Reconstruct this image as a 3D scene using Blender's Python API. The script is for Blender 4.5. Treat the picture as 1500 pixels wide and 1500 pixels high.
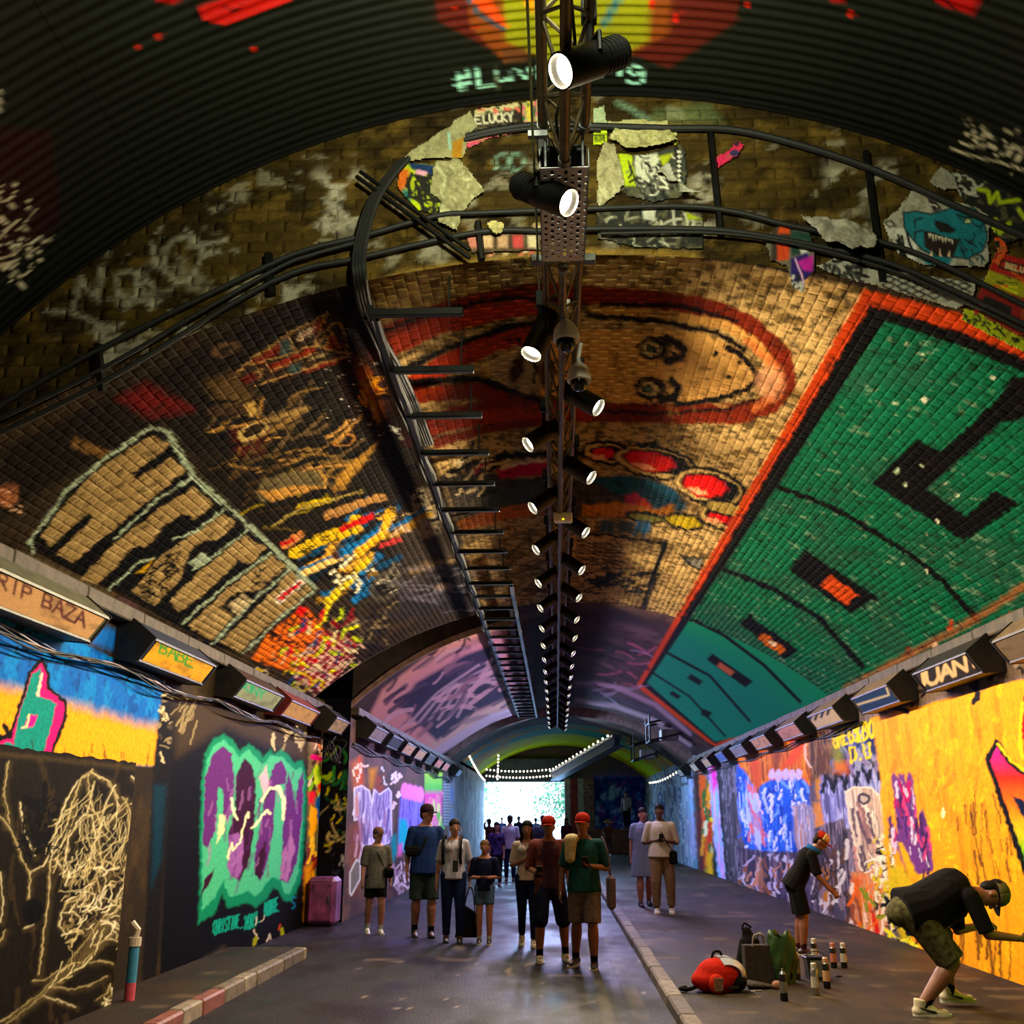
import bpy, bmesh, math, random
import numpy as np
from mathutils import Vector, Matrix
for o in list(bpy.data.objects): bpy.data.objects.remove(o)
rnd = random.Random(7)
scn = bpy.context.scene
COL = scn.collection
# ------------------------------------------------------------------ camera
F = 1500.0
CAMZ = 1.6
TH = math.atan(450 / 1500.0)                       # pitch up
PSI = math.atan(65 / 1500.0 * math.cos(TH))        # yaw left
fw = np.array([-math.sin(PSI) * math.cos(TH), math.cos(PSI) * math.cos(TH), math.sin(TH)])
rt = np.array([math.cos(PSI), math.sin(PSI), 0.0])
up = np.cross(rt, fw)
CP = np.array([0, 0, CAMZ])
cam_d = bpy.data.cameras.new('camera')
cam = bpy.data.objects.new('camera', cam_d); COL.objects.link(cam)
cam_d.sensor_fit = 'HORIZONTAL'; cam_d.sensor_width = 36; cam_d.lens = 36 * F / 1500.0
cam_d.clip_end = 400
M = Matrix.Identity(4)
for i in range(3):
    M[i][0] = rt[i]; M[i][1] = up[i]; M[i][2] = -fw[i]; M[i][3] = CP[i]
cam.matrix_world = M
scn.camera = cam
scn.view_settings.view_transform = 'Standard'
scn.view_settings.look = 'None'
scn.view_settings.gamma = 1
scn.view_settings.use_curve_mapping = False
scn.view_settings.exposure = 0.25
# ------------------------------------------------------------------ world: bright bluish overcast daylight outside the tunnel
W = bpy.data.worlds.new('world'); scn.world = W; W.use_nodes = True
bg = W.node_tree.nodes['Background']
bg.inputs[0].default_value = (0.36, 0.62, 1.0, 1); bg.inputs[1].default_value = 13.0
SPOT_W = 520.0       # watts of one track spotlight
WARM = (1.0, 0.84, 0.56); PURP = (0.62, 0.50, 1.0); COOL = (0.38, 0.58, 1.0)

def proj(P):
    P = np.asarray(P, float) - CP
    d = P @ fw
    dd = np.where(d > 0.05, d, 0.05)
    return np.stack([750 + F * (P @ rt) / dd, 750 - F * (P @ up) / dd], -1), d
def ray(u, v):
    d = fw + rt * ((u - 750) / F) + up * ((750 - v) / F)
    return d / np.linalg.norm(d)
def on_z(u, v, z):
    d = ray(u, v); t = (z - CAMZ) / d[2]; return CP + d * t
def on_y(u, v, y):
    d = ray(u, v); t = y / d[1]; return CP + d * t
def on_x(u, v, x):
    d = ray(u, v); t = x / d[0]; return CP + d * t
# ------------------------------------------------------------------ colour helpers
def lin(h):
    if not isinstance(h, str): return np.array(h[:3], float)
    h = h.lstrip('#'); c = np.array([int(h[i:i + 2], 16) for i in (0, 2, 4)]) / 255.0
    return np.where(c <= 0.04045, c / 12.92, ((c + 0.055) / 1.055) ** 2.4)
def hsh(ix, iy, seed):
    n = (ix * 374761393 + iy * 668265263 + seed * 974634599).astype(np.int64)
    n = (n ^ (n >> 13)) * 1274126177
    n = n ^ (n >> 16)
    return (n & 0xffff) / 65535.0
def vn(x, y, seed=0):
    ix = np.floor(x).astype(np.int64); iy = np.floor(y).astype(np.int64)
    fx = x - ix; fy = y - iy
    fx = fx * fx * (3 - 2 * fx); fy = fy * fy * (3 - 2 * fy)
    a = hsh(ix, iy, seed); b = hsh(ix + 1, iy, seed); c = hsh(ix, iy + 1, seed); d = hsh(ix + 1, iy + 1, seed)
    return (a * (1 - fx) + b * fx) * (1 - fy) + (c * (1 - fx) + d * fx) * fy
def fbm(x, y, seed=0, o=4):
    s = 0; a = .5; t = 0
    for k in range(o):
        s = s + a * vn(x * 2 ** k, y * 2 ** k, seed + k * 17); t += a; a *= .55
    return s / t
def sst(a, b, x):
    t = np.clip((x - a) / (b - a), 0, 1); return t * t * (3 - 2 * t)
def Zm(ox, oy, s, pts):          # zoomed crop coordinates -> photo pixels
    return [(ox + x / s, oy + y / s) for x, y in pts]
# simple stroke font (unit box, y down)
FONT = {
 'A': [[(0,1),(.5,0),(1,1)],[(.2,.62),(.8,.62)]], 'B': [[(0,0),(0,1),(.8,.9),(.9,.7),(.6,.5),(0,.5)],[(0,0),(.7,.05),(.8,.28),(.6,.5)]],
 'C': [[(1,.1),(.5,0),(.1,.3),(.1,.7),(.5,1),(1,.9)]], 'D': [[(0,0),(0,1),(.7,.9),(1,.5),(.7,.1),(0,0)]],
 'E': [[(1,0),(0,0),(0,1),(1,1)],[(0,.5),(.7,.5)]], 'F': [[(1,0),(0,0),(0,1)],[(0,.5),(.7,.5)]],
 'G': [[(1,.1),(.5,0),(.1,.3),(.1,.7),(.5,1),(1,.85),(1,.55),(.6,.55)]], 'H': [[(0,0),(0,1)],[(1,0),(1,1)],[(0,.5),(1,.5)]],
 'I': [[(.5,0),(.5,1)]], 'J': [[(.9,0),(.9,.8),(.5,1),(.1,.8)]], 'K': [[(0,0),(0,1)],[(1,0),(0,.5),(1,1)]], 'L': [[(0,0),(0,1),(.9,1)]],
 'M': [[(0,1),(.1,0),(.5,.6),(.9,0),(1,1)]], 'N': [[(0,1),(0,0),(1,1),(1,0)]], 'O': [[(.5,0),(.1,.2),(0,.5),(.1,.8),(.5,1),(.9,.8),(1,.5),(.9,.2),(.5,0)]],
 'P': [[(0,1),(0,0),(.8,.05),(.9,.3),(.7,.5),(0,.55)]], 'R': [[(0,1),(0,0),(.8,.05),(.9,.3),(.7,.5),(0,.55)],[(.4,.55),(1,1)]],
 'S': [[(1,.1),(.5,0),(.1,.2),(.3,.45),(.8,.6),(.9,.85),(.5,1),(0,.9)]], 'T': [[(0,0),(1,0)],[(.5,0),(.5,1)]], 'U': [[(0,0),(0,.7),(.3,1),(.7,1),(1,.7),(1,0)]],
 'V': [[(0,0),(.5,1),(1,0)]], 'W': [[(0,0),(.25,1),(.5,.4),(.75,1),(1,0)]], 'Y': [[(0,0),(.5,.5),(1,0)],[(.5,.5),(.5,1)]], 'Z': [[(0,0),(1,0),(0,1),(1,1)]],
 '#': [[(.3,0),(.2,1)],[(.75,0),(.65,1)],[(0,.35),(1,.3)],[(0,.7),(.95,.65)]], '.': [[(.45,.95),(.55,1)]], '-': [[(.2,.5),(.8,.5)]], '&': [[(1,1),(.2,.2),(.5,0),(.7,.2),(.1,.7),(.4,1),(.9,.6)]],
 'u': [[(0,.4),(0,.8),(.3,1),(.8,.9),(.8,.4)],[(.8,.9),(.9,1)]], 'v': [[(0,.4),(.45,1),(.9,.4)]], 'i': [[(.5,.45),(.5,1)],[(.5,.2),(.52,.24)]],
 'g': [[(.9,.5),(.5,.4),(.1,.65),(.4,.9),(.9,.75)],[(.9,.45),(.9,1.2),(.5,1.4),(.1,1.25)]], 'm': [[(0,1),(0,.45)],[(0,.55),(.3,.4),(.5,.55),(.5,1)],[(.5,.55),(.8,.4),(1,.55),(1,1)]],
 's': [[(.9,.45),(.4,.4),(.2,.6),(.8,.8),(.6,1),(.1,.95)]], 'h': [[(0,0),(0,1)],[(0,.6),(.5,.45),(.9,.6),(.9,1)]], 'a': [[(.9,.5),(.4,.4),(.1,.7),(.4,1),(.9,.8)],[(.9,.4),(.95,1)]],
}
class Paint:
    """paints albedo onto surface points; shapes are given in photo pixels, resolved on the surface the points lie on"""
    def __init__(s, P, base, seed=0, jit=0.0):
        s.P = np.asarray(P, float).reshape(-1, 3)
        s.q, s.d = proj(s.P)
        s.ok = s.d > 0.3
        s.q = np.where(s.ok[:, None], s.q, -1e5)
        s.c = np.tile(lin(base), (len(s.P), 1)); s.seed = seed
        s.q0 = s.q.copy()
        if jit: s.jit(jit)
    def jit(s, a, f=.25):
        x, y = s.q0[:, 0], s.q0[:, 1]
        s.q = s.q0 + a * np.stack([vn(x * f, y * f, 91) - .5, vn(x * f, y * f, 92) - .5], -1) * 2
    def mix(s, m, col, a=1.0):
        m = (np.clip(m, 0, 1) * a)[:, None]
        s.c = s.c * (1 - m) + lin(col) * m
    def mixi(s, idx, m, col, a=1.0):
        m = (np.clip(m, 0, 1) * a)[:, None]
        s.c[idx] = s.c[idx] * (1 - m) + lin(col) * m
    def _bb(s, pts, pad):
        p = np.asarray(pts, float); lo = p.min(0) - pad; hi = p.max(0) + pad
        q = s.q
        return np.nonzero((q[:, 0] > lo[0]) & (q[:, 0] < hi[0]) & (q[:, 1] > lo[1]) & (q[:, 1] < hi[1]))[0], p
    def _dist(s, q, p, closed):
        a = p if closed else p[:-1]
        b = np.roll(p, -1, 0) if closed else p[1:]
        best = np.full(len(q), 1e9)
        for A, B in zip(a, b):
            d = B - A; L = max((d * d).sum(), 1e-9)
            t = np.clip(((q - A) @ d) / L, 0, 1)
            e = q - A - t[:, None] * d
            best = np.minimum(best, (e * e).sum(1))
        return np.sqrt(best)
    def inside(s, q, p):
        x, y = q[:, 0], q[:, 1]; r = np.zeros(len(q), bool)
        x1, y1 = p[:, 0], p[:, 1]; x2, y2 = np.roll(x1, -1), np.roll(y1, -1)
        for k in range(len(p)):
            if y1[k] == y2[k]: continue
            c = ((y1[k] > y) != (y2[k] > y)) & (x < (x2[k] - x1[k]) * (y - y1[k]) / (y2[k] - y1[k]) + x1[k])
            r ^= c
        return r
    def pmask(s, pts, soft=1.2):
        i, p = s._bb(pts, soft + 1)
        if not len(i): return i, np.zeros(0)
        q = s.q[i]; d = s._dist(q, p, True); d = np.where(s.inside(q, p), d, -d)
        return i, np.clip(d / (2 * soft) + .5, 0, 1)
    def poly(s, pts, col, soft=1.2, a=1.0):
        i, m = s.pmask(pts, soft)
        if len(i): s.mixi(i, m, col, a)
    def grad(s, pts, stops, axis=1, soft=1.2):
        i, m = s.pmask(pts, soft)
        if not len(i): return
        t = s.q[i, axis]
        ks = [k for k, _ in stops]; cs = np.array([lin(c) for _, c in stops])
        c = np.stack([np.interp(t, ks, cs[:, j]) for j in range(3)], -1)
        s.c[i] = s.c[i] * (1 - m[:, None]) + c * m[:, None]
    def outl(s, pts, w, col, soft=1.0, a=1.0): s.line(list(pts) + [pts[0]], w, col, soft, a)
    def line(s, pts, w, col, soft=1.0, a=1.0):
        i, p = s._bb(pts, w + soft + 1)
        if not len(i): return
        d = s._dist(s.q[i], p, False)
        s.mixi(i, np.clip((w / 2 - d) / (2 * soft) + .5, 0, 1), col, a)
    def blob(s, x, y, rx, ry, col, rot=0, soft=.25, a=1.0):
        r = max(rx, ry) * (1 + soft) + 2
        i, _ = s._bb([(x - r, y - r), (x + r, y + r)], 0)
        if not len(i): return
        q = s.q[i] - (x, y); c, n = math.cos(math.radians(rot)), math.sin(math.radians(rot))
        e = np.sqrt(((q[:, 0] * c + q[:, 1] * n) / rx) ** 2 + ((-q[:, 0] * n + q[:, 1] * c) / ry) ** 2)
        s.mixi(i, np.clip((1 - e) / soft + .5, 0, 1) if soft < 1 else np.clip(1 - e, 0, 1), col, a)
    def text(s, t, o, ux, uy, w, col, gap=1.3, soft=.9):
        o = np.array(o, float); ux = np.array(ux, float); uy = np.array(uy, float)
        for ch in t:
            for st in FONT.get(ch, []):
                s.line([tuple(o + ux * a + uy * b) for a, b in st], w, col, soft)
            o = o + ux * gap
    def scrib(s, box, n, cols, w, ln, ang, seed, spread=.4, curl=.6, region=None, a=1.0):
        r = random.Random(seed); x0, y0, x1, y1 = box
        for _ in range(n):
            x = r.uniform(x0, x1); y = r.uniform(y0, y1)
            if region is not None and not s.inside(np.array([[x, y]]), np.array(region, float))[0]: continue
            th = math.radians(ang) + r.gauss(0, spread); L = ln * r.uniform(.4, 1.3); pts = [(x, y)]
            k = r.uniform(-curl, curl)
            for _ in range(4):
                x += L / 4 * math.cos(th); y += L / 4 * math.sin(th); th += k; pts.append((x, y))
            s.line(pts, w * r.uniform(.5, 1.5), r.choice(cols), .8, a)
    def specks(s, box, n, cols, r0, seed):
        r = random.Random(seed)
        for _ in range(n):
            s.blob(r.uniform(box[0], box[2]), r.uniform(box[1], box[3]), r0 * r.uniform(.5, 1.5), r0 * r.uniform(.5, 1.5), r.choice(cols), 0, .5)
# ------------------------------------------------------------------ materials
MATS = {}
def mat(name, col, rough=.6, metal=0.0, var=.12, scale=30.0, bump=.0, emit=None, es=0.0, spec=.5, bscale=None, trans=0.0):
    if name in MATS: return MATS[name]
    m = bpy.data.materials.new(name); m.use_nodes = True; MATS[name] = m
    nt = m.node_tree; b = nt.nodes['Principled BSDF']
    c = lin(col)
    tc = nt.nodes.new('ShaderNodeTexCoord'); nz = nt.nodes.new('ShaderNodeTexNoise')
    nz.inputs['Scale'].default_value = scale; nz.inputs['Detail'].default_value = 4
    nt.links.new(tc.outputs['Object'], nz.inputs['Vector'])
    rp = nt.nodes.new('ShaderNodeValToRGB'); nt.links.new(nz.outputs['Fac'], rp.inputs[0])
    rp.color_ramp.elements[0].position = .3; rp.color_ramp.elements[1].position = .7
    rp.color_ramp.elements[0].color = (*np.clip(c * (1 - var), 0, 1), 1); rp.color_ramp.elements[1].color = (*np.clip(c * (1 + var) + var * .01, 0, 1), 1)
    nt.links.new(rp.outputs[0], b.inputs['Base Color'])
    b.inputs['Roughness'].default_value = rough; b.inputs['Metallic'].default_value = metal
    b.inputs['Specular IOR Level'].default_value = spec
    if trans: b.inputs['Transmission Weight'].default_value = trans
    if bump:
        bp = nt.nodes.new('ShaderNodeBump'); bp.inputs['Strength'].default_value = bump; bp.inputs['Distance'].default_value = .01
        n2 = nz
        if bscale:
            n2 = nt.nodes.new('ShaderNodeTexNoise'); n2.inputs['Scale'].default_value = bscale; nt.links.new(tc.outputs['Object'], n2.inputs['Vector'])
        nt.links.new(n2.outputs['Fac'], bp.inputs['Height']); nt.links.new(bp.outputs[0], b.inputs['Normal'])
    if emit is not None:
        b.inputs['Emission Color'].default_value = (*lin(emit), 1); b.inputs['Emission Strength'].default_value = es
    return m
def paint_mat(name, rough=.55, bump=.35, scale=40, spec=.4, var=.25):
    if name in MATS: return MATS[name]
    m = bpy.data.materials.new(name); m.use_nodes = True; MATS[name] = m
    nt = m.node_tree; b = nt.nodes['Principled BSDF']
    ca = nt.nodes.new('ShaderNodeVertexColor'); ca.layer_name = 'Col'
    geo = nt.nodes.new('ShaderNodeNewGeometry')
    nz = nt.nodes.new('ShaderNodeTexNoise'); nz.inputs['Scale'].default_value = scale; nz.inputs['Detail'].default_value = 5
    nt.links.new(geo.outputs['Position'], nz.inputs['Vector'])
    mr = nt.nodes.new('ShaderNodeMapRange'); mr.inputs[1].default_value = .25; mr.inputs[2].default_value = .75
    mr.inputs[3].default_value = 1 - var; mr.inputs[4].default_value = 1 + var
    nt.links.new(nz.outputs['Fac'], mr.inputs[0])
    mx = nt.nodes.new('ShaderNodeVectorMath'); mx.operation = 'SCALE'
    nt.links.new(ca.outputs[0], mx.inputs[0]); nt.links.new(mr.outputs[0], mx.inputs['Scale'])
    nt.links.new(mx.outputs[0], b.inputs['Base Color'])
    b.inputs['Roughness'].default_value = rough; b.inputs['Specular IOR Level'].default_value = spec
    bp = nt.nodes.new('ShaderNodeBump'); bp.inputs['Strength'].default_value = bump; bp.inputs['Distance'].default_value = .01
    nt.links.new(nz.outputs['Fac'], bp.inputs['Height']); nt.links.new(bp.outputs[0], b.inputs['Normal'])
    return m
# ------------------------------------------------------------------ object helpers
def tag(o, label=None, cat=None, group=None, kind=None):
    if label: o['label'] = label
    if cat: o['category'] = cat
    if group: o['group'] = group
    if kind: o['kind'] = kind
    return o
def link(name, me, m=None, parent=None):
    o = bpy.data.objects.new(name, me); COL.objects.link(o)
    if m is not None and me is not None:
        me.materials.clear(); me.materials.append(m)
    if parent is not None: o.parent = parent
    return o
def empty(name, loc=(0, 0, 0), rz=0):
    o = bpy.data.objects.new(name, None); COL.objects.link(o); o.location = loc; o.rotation_euler = (0, 0, rz); o.empty_display_size = .1
    return o
def mesh_np(name, V, faces, colors=None, smooth=False):
    """faces: (N,k) int array"""
    V = np.asarray(V, np.float32); Fc = np.asarray(faces, np.int32)
    me = bpy.data.meshes.new(name); n, k = Fc.shape
    me.vertices.add(len(V)); me.vertices.foreach_set('co', V.ravel())
    me.loops.add(n * k); me.loops.foreach_set('vertex_index', Fc.ravel())
    me.polygons.add(n); me.polygons.foreach_set('loop_start', np.arange(0, n * k, k, dtype=np.int32))
    me.polygons.foreach_set('loop_total', np.full(n, k, np.int32))
    me.update(calc_edges=True); me.validate()
    if colors is not None:
        colors = np.clip(colors, 0, 1) ** 1.08; lum = colors @ np.array([.2126, .7152, .0722]); colors = np.clip(lum[:, None] + (colors - lum[:, None]) * 1.14, 0.0015, 1)
        ca = me.color_attributes.new('Col', 'FLOAT_COLOR', 'POINT')
        c4 = np.ones((len(V), 4), np.float32); c4[:, :3] = np.clip(colors, 0, 1); ca.data.foreach_set('color', c4.ravel())
    if smooth: me.polygons.foreach_set('use_smooth', np.ones(n, bool))
    return me
def grid_faces(nu, nv, flip=False):
    i = np.arange(nu - 1)[:, None] * nv + np.arange(nv - 1)[None, :]
    f = np.stack([i, i + nv, i + nv + 1, i + 1], -1).reshape(-1, 4)
    return f[:, ::-1] if flip else f
class MB:
    """mesh builder: boxes, tubes, lathes -> one mesh"""
    def __init__(s): s.v = []; s.f = []
    def add(s, v, f):
        o = len(s.v); s.v += [tuple(p) for p in v]; s.f += [tuple(i + o for i in q) for q in f]; return s
    def box(s, c, d, R=None, bev=0.0):
        x, y, z = [k / 2 for k in d]
        if bev > 0:
            b = min(bev, x * .9, y * .9, z * .9); pts = []
            for sx in (-1, 1):
                for sy in (-1, 1):
                    for sz in (-1, 1):
                        pts += [(sx * (x - b), sy * (y - b), sz * z), (sx * (x - b), sy * y, sz * (z - b)), (sx * x, sy * (y - b), sz * (z - b))]
            bm = bmesh.new()
            for p in pts: bm.verts.new(p)
            bmesh.ops.convex_hull(bm, input=bm.verts); bm.verts.index_update()
            vs = [v.co.copy() for v in bm.verts]; fs = [tuple(v.index for v in f.verts) for f in bm.faces]; bm.free()
        else:
            vs = [Vector((a * x, b_ * y, c_ * z)) for a in (-1, 1) for b_ in (-1, 1) for c_ in (-1, 1)]
            fs = [(0, 1, 3, 2), (4, 6, 7, 5), (0, 4, 5, 1), (2, 3, 7, 6), (0, 2, 6, 4), (1, 5, 7, 3)]
        if R is not None: vs = [R @ v for v in vs]
        c = Vector(c); return s.add([v + c for v in vs], fs)
    def tube(s, pts, r, n=8, caps=True, closed=False):
        pts = [Vector(p) for p in pts]; N = len(pts); rr = r if isinstance(r, (list, tuple)) else [r] * N
        rings = []; ref = None
        for k, p in enumerate(pts):
            a = pts[k - 1] if k > 0 else (pts[-1] if closed else p); b = pts[k + 1] if k < N - 1 else (pts[0] if closed else p)
            t = (b - a).normalized() if (b - a).length > 1e-9 else Vector((0, 0, 1))
            if ref is None: ref = Vector((0, 0, 1)) if abs(t.z) < .9 else Vector((1, 0, 0))
            e1 = (ref - t * ref.dot(t))
            if e1.length < 1e-6: e1 = t.orthogonal()
            e1.normalize(); ref = e1; e2 = t.cross(e1)
            rings.append([p + (e1 * math.cos(2 * math.pi * j / n) + e2 * math.sin(2 * math.pi * j / n)) * rr[k] for j in range(n)])
        o = len(s.v); s.v += [tuple(v) for g in rings for v in g]
        for k in range(N if closed else N - 1):
            k2 = (k + 1) % N
            for j in range(n): s.f.append((o + k * n + j, o + k * n + (j + 1) % n, o + k2 * n + (j + 1) % n, o + k2 * n + j))
        if caps and not closed:
            s.f.append(tuple(o + j for j in range(n))[::-1]); s.f.append(tuple(o + (N - 1) * n + j for j in range(n)))
        return s
    def lathe(s, prof, n=16, Mx=None, cap0=True, cap1=True):
        """prof: (r,z) list around local z"""
        vs = []
        for r, z in prof:
            for j in range(n):
                a = 2 * math.pi * j / n; v = Vector((r * math.cos(a), r * math.sin(a), z)); vs.append(Mx @ v if Mx is not None else v)
        fs = []
        for k in range(len(prof) - 1):
            for j in range(n): fs.append((k * n + j, k * n + (j + 1) % n, (k + 1) * n + (j + 1) % n, (k + 1) * n + j))
        if cap0: fs.append(tuple(range(n))[::-1])
        if cap1: fs.append(tuple((len(prof) - 1) * n + j for j in range(n)))
        return s.add(vs, fs)
    def prism(s, poly, y0, y1, f=lambda a, b, y: (a, y, b)):
        n = len(poly); vs = [f(a, b, y0) for a, b in poly] + [f(a, b, y1) for a, b in poly]
        fs = [tuple(range(n)), tuple(range(n, 2 * n))[::-1]] + [(k, k + n, (k + 1) % n + n, (k + 1) % n) for k in range(n)]
        return s.add(vs, fs)
    def ell(s, c, r, R=None, nu=16, nv=10):
        vs = []; fs = []
        for i in range(nv + 1):
            ph = math.pi * i / nv
            for j in range(nu):
                th = 2 * math.pi * j / nu
                v = Vector((r[0] * math.sin(ph) * math.cos(th), r[1] * math.sin(ph) * math.sin(th), r[2] * math.cos(ph)))
                vs.append((R @ v if R is not None else v) + Vector(c))
        for i in range(nv):
            for j in range(nu): fs.append((i * nu + j, (i + 1) * nu + j, (i + 1) * nu + (j + 1) % nu, i * nu + (j + 1) % nu))
        return s.add(vs, fs)
    def mesh(s, name, smooth=False):
        me = bpy.data.meshes.new(name); me.from_pydata(s.v, [], s.f); me.update()
        bm = bmesh.new(); bm.from_mesh(me); bmesh.ops.remove_doubles(bm, verts=bm.verts, dist=1e-6)
        bmesh.ops.recalc_face_normals(bm, faces=bm.faces); bm.to_mesh(me); bm.free()
        if smooth:
            me.polygons.foreach_set('use_smooth', np.ones(len(me.polygons), bool))
            try: me.set_sharp_from_angle(angle=math.radians(40))
            except Exception: pass
        return me
    def build(s, name, m, parent=None, smooth=False): return link(name, s.mesh(name, smooth), m, parent)
def axisM(p, d, roll=0.0):
    """matrix taking local +z to direction d, at p"""
    d = Vector(d).normalized(); q = d.to_track_quat('Z', 'Y')
    return Matrix.Translation(Vector(p)) @ q.to_matrix().to_4x4() @ Matrix.Rotation(roll, 4, 'Z')
# ================================================================== STRUCTURE
XC, HW, XL, XR, ZS = .21, 4.17, -3.96, 4.38, 3.40
R1, A1Z = 6.27, 4.99; ZC1 = A1Z - R1; AM1 = math.asin(HW / R1)
R2, A2Z = 4.85, 6.19; ZC2 = A2Z - R2
YH = 5.70
YEND = 52.0
BLK = '#050403'
PM_BRICK = paint_mat('painted_brick', .7, .35, 60, .03)
PM_WALL = paint_mat('painted_plaster', .65, .3, 25, .03)
PM_METAL = paint_mat('painted_corrugated_steel', .55, .05, 30, .25, var=.1)
PM_PAPER = paint_mat('pasted_paper', .8, .3, 60)
PM_BOX = paint_mat('painted_sheet_metal', .5, .1, 60)
def ylist(y0, y1, n):          # denser near the camera
    return 1.0 / np.linspace(1 / y0, 1 / y1, n)

# ---------------------------------------------------------------- mural on the main brick vault
def paint_vault(P):
    x, y = P.q0[:, 0], P.q0[:, 1]; w = P.P
    P.jit(2.2, .18)
    # sooty base
    n1 = fbm(w[:, 0] * 1.5, w[:, 1] * 1.5, 3)
    P.mix(sst(.35, .75, n1), '#2e2417', .9); P.mix(sst(.6, .8, fbm(w[:, 0] * 4, w[:, 1] * 3, 9)), '#4a3a24', .6)
    # central tan field
    tan = [(535,405),(600,392),(680,384),(860,366),(1020,372),(1140,398),(1270,425),(1200,560),(1100,720),(935,1005),(860,1010),(780,960),(735,905),(700,880),(668,760),(640,690),(600,590),(560,530)]
    P.poly(tan, '#b09468', 3)
    i, m = P.pmask(tan, 3)
    if len(i):
        n = fbm(w[i, 0] * 9, w[i, 1] * 9, 21); P.mixi(i, m * sst(.5, .62, n), '#6b5430', .8)
        n = fbm(w[i, 0] * 22, w[i, 1] * 14, 31); P.mixi(i, m * sst(.56, .66, n), '#2c2216', .75)
    P.poly([(650,384),(740,380),(735,440),(540,470),(535,420)], '#8f7348', 3, .5)
    # woman's head lying sideways: hair, face, features
    HB, HD, HR = '#6c260c', '#120805', '#94340f'
    for pts, wd, c in [
        ([(560,495),(610,470),(690,446),(780,430),(870,434),(960,440),(1040,452),(1100,478),(1145,520),(1152,560),(1130,592),(1080,606),(1000,606),(900,604),(820,600),(740,596),(660,612),(600,640)], 30, HB),
        ([(550,520),(640,478),(720,458),(790,448)], 26, HR), ([(590,572),(650,535),(720,502),(800,478)], 30, HR), ([(585,545),(660,508),(740,480),(800,470)], 10, HD),
        ([(600,580),(690,572),(760,578),(830,592)], 24, HB), ([(610,630),(700,612),(780,606),(860,606)], 22, HR), ([(640,648),(720,626),(800,618)], 14, HB),
        ([(550,490),(640,455),(740,436),(840,440)], 6, HD), ([(600,560),(700,555),(790,585)], 12, HD), ([(870,452),(980,462),(1060,475),(1110,505),(1135,545)], 14, '#b58a55'),
        ([(860,462),(960,470),(1050,488),(1090,512)], 8, HD), ([(880,446),(1000,448),(1080,470)], 7, HD), ([(860,600),(960,606),(1060,600),(1110,585)], 5, HD)]:
        P.line(pts, wd, c, 2)
    face = [(716,545),(728,524),(770,506),(850,486),(950,480),(1030,488),(1085,514),(1112,548),(1092,578),(1010,592),(900,590),(800,582),(742,566)]
    P.poly(face, '#c89c64', 2); P.poly([(716,545),(728,524),(780,506),(800,545),(790,580),(742,566)], '#8c7860', 4, .8)
    P.scrib((720,490,1100,590), 90, ['#8a6a42','#c09a68','#7d5c38'], 5, 22, 88, 5, .4, .3, face, .45)
    P.line([(1065,508),(1090,522),(1106,545),(1112,552)], 8, HD); P.line([(990,592),(1050,586),(1095,570),(1110,556)], 8, HD)
    P.line([(1096,500),(1140,540),(1140,578),(1105,598)], 12, '#c07048', 3, .8)
    P.blob(1128,560,20,24,'#d09a78',0,.6,.7)
    for ex, ey, by in ((955,511,-1),(950,570,1)):
        P.blob(ex+4,ey,22,15,HD,0,.4); P.blob(ex,ey,14,10,'#b9a57c',0,.3); P.blob(ex-1,ey,8,6,HD,0,.3); P.blob(ex-1,ey,4,3.5,'#5d7a6c',0,.3)
        P.line([(ex-22,ey-4),(ex-8,ey-15),(ex+12,ey-16),(ex+25,ey-5)], 4, HD); P.line([(ex-18,ey+8),(ex,ey+14),(ex+20,ey+10)], 4, HD)
        P.line([(ex+20,ey-16),(ex+38,ey-8),(ex+48,ey+2),(ex+40,ey+14),(ex+22,ey+18)] if by<0 else [(ex+20,ey+16),(ex+36,ey+14),(ex+44,ey-2),(ex+34,ey-12)], 13, HD, 2)
        P.scrib((ex-20,ey-14,ex+30,ey+14), 10, [HD], 2, 14, 60, 8+ex)
    P.blob(757,541,10,22,'#3d2418',15,.5); P.line([(776,520),(786,540),(782,560)], 5, HD); P.blob(800,548,9,24,'#4a2a1c',-10,.6); P.line([(800,520),(812,540),(806,566)], 5, HD)
    # pocked dots
    for dx, dy in ((1048,518),(1068,552),(760,498),(1085,530)): P.blob(dx,dy,4,4,HD,0,.4)
    # black/blue creature with red discs
    P.line([(650,700),(690,680),(740,668),(820,664),(900,664),(960,650)], 9, BLK, 2)
    P.poly([(650,700),(700,690),(760,700),(960,700),(1010,735),(1000,750),(930,760),(800,755),(720,760),(672,775)], '#26262a', 3, .9)
    P.poly([(690,715),(800,705),(808,735),(720,745)], '#3a4246', 4, .8)
    P.poly([(858,700),(930,695),(985,715),(1005,745),(960,748),(900,722)], '#1f4a60', 3)
    P.poly([(912,726),(935,722),(950,745),(925,744)], '#b02c4c', 2); P.poly([(925,735),(945,730),(955,746)], '#c84a2a', 2)
    P.poly([(852,740),(905,735),(960,745),(990,738),(985,752),(900,757),(852,755)], '#b0701e', 2)
    P.poly([(670,765),(720,745),(790,735),(800,752),(735,762),(676,780)], '#b0621c', 2)
    P.poly([(726,688),(760,680),(808,678),(808,697),(735,700)], '#a8203a', 2); P.line([(736,684),(770,676),(808,674)], 5, '#caa88c'); P.poly([(700,680),(722,676),(720,690),(695,694)], '#b01e3c', 2)
    P.scrib((648,668,720,730), 34, ['#c4ad84','#d8c6a4',BLK,BLK], 4, 26, -35, 77, .3, .3)
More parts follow.
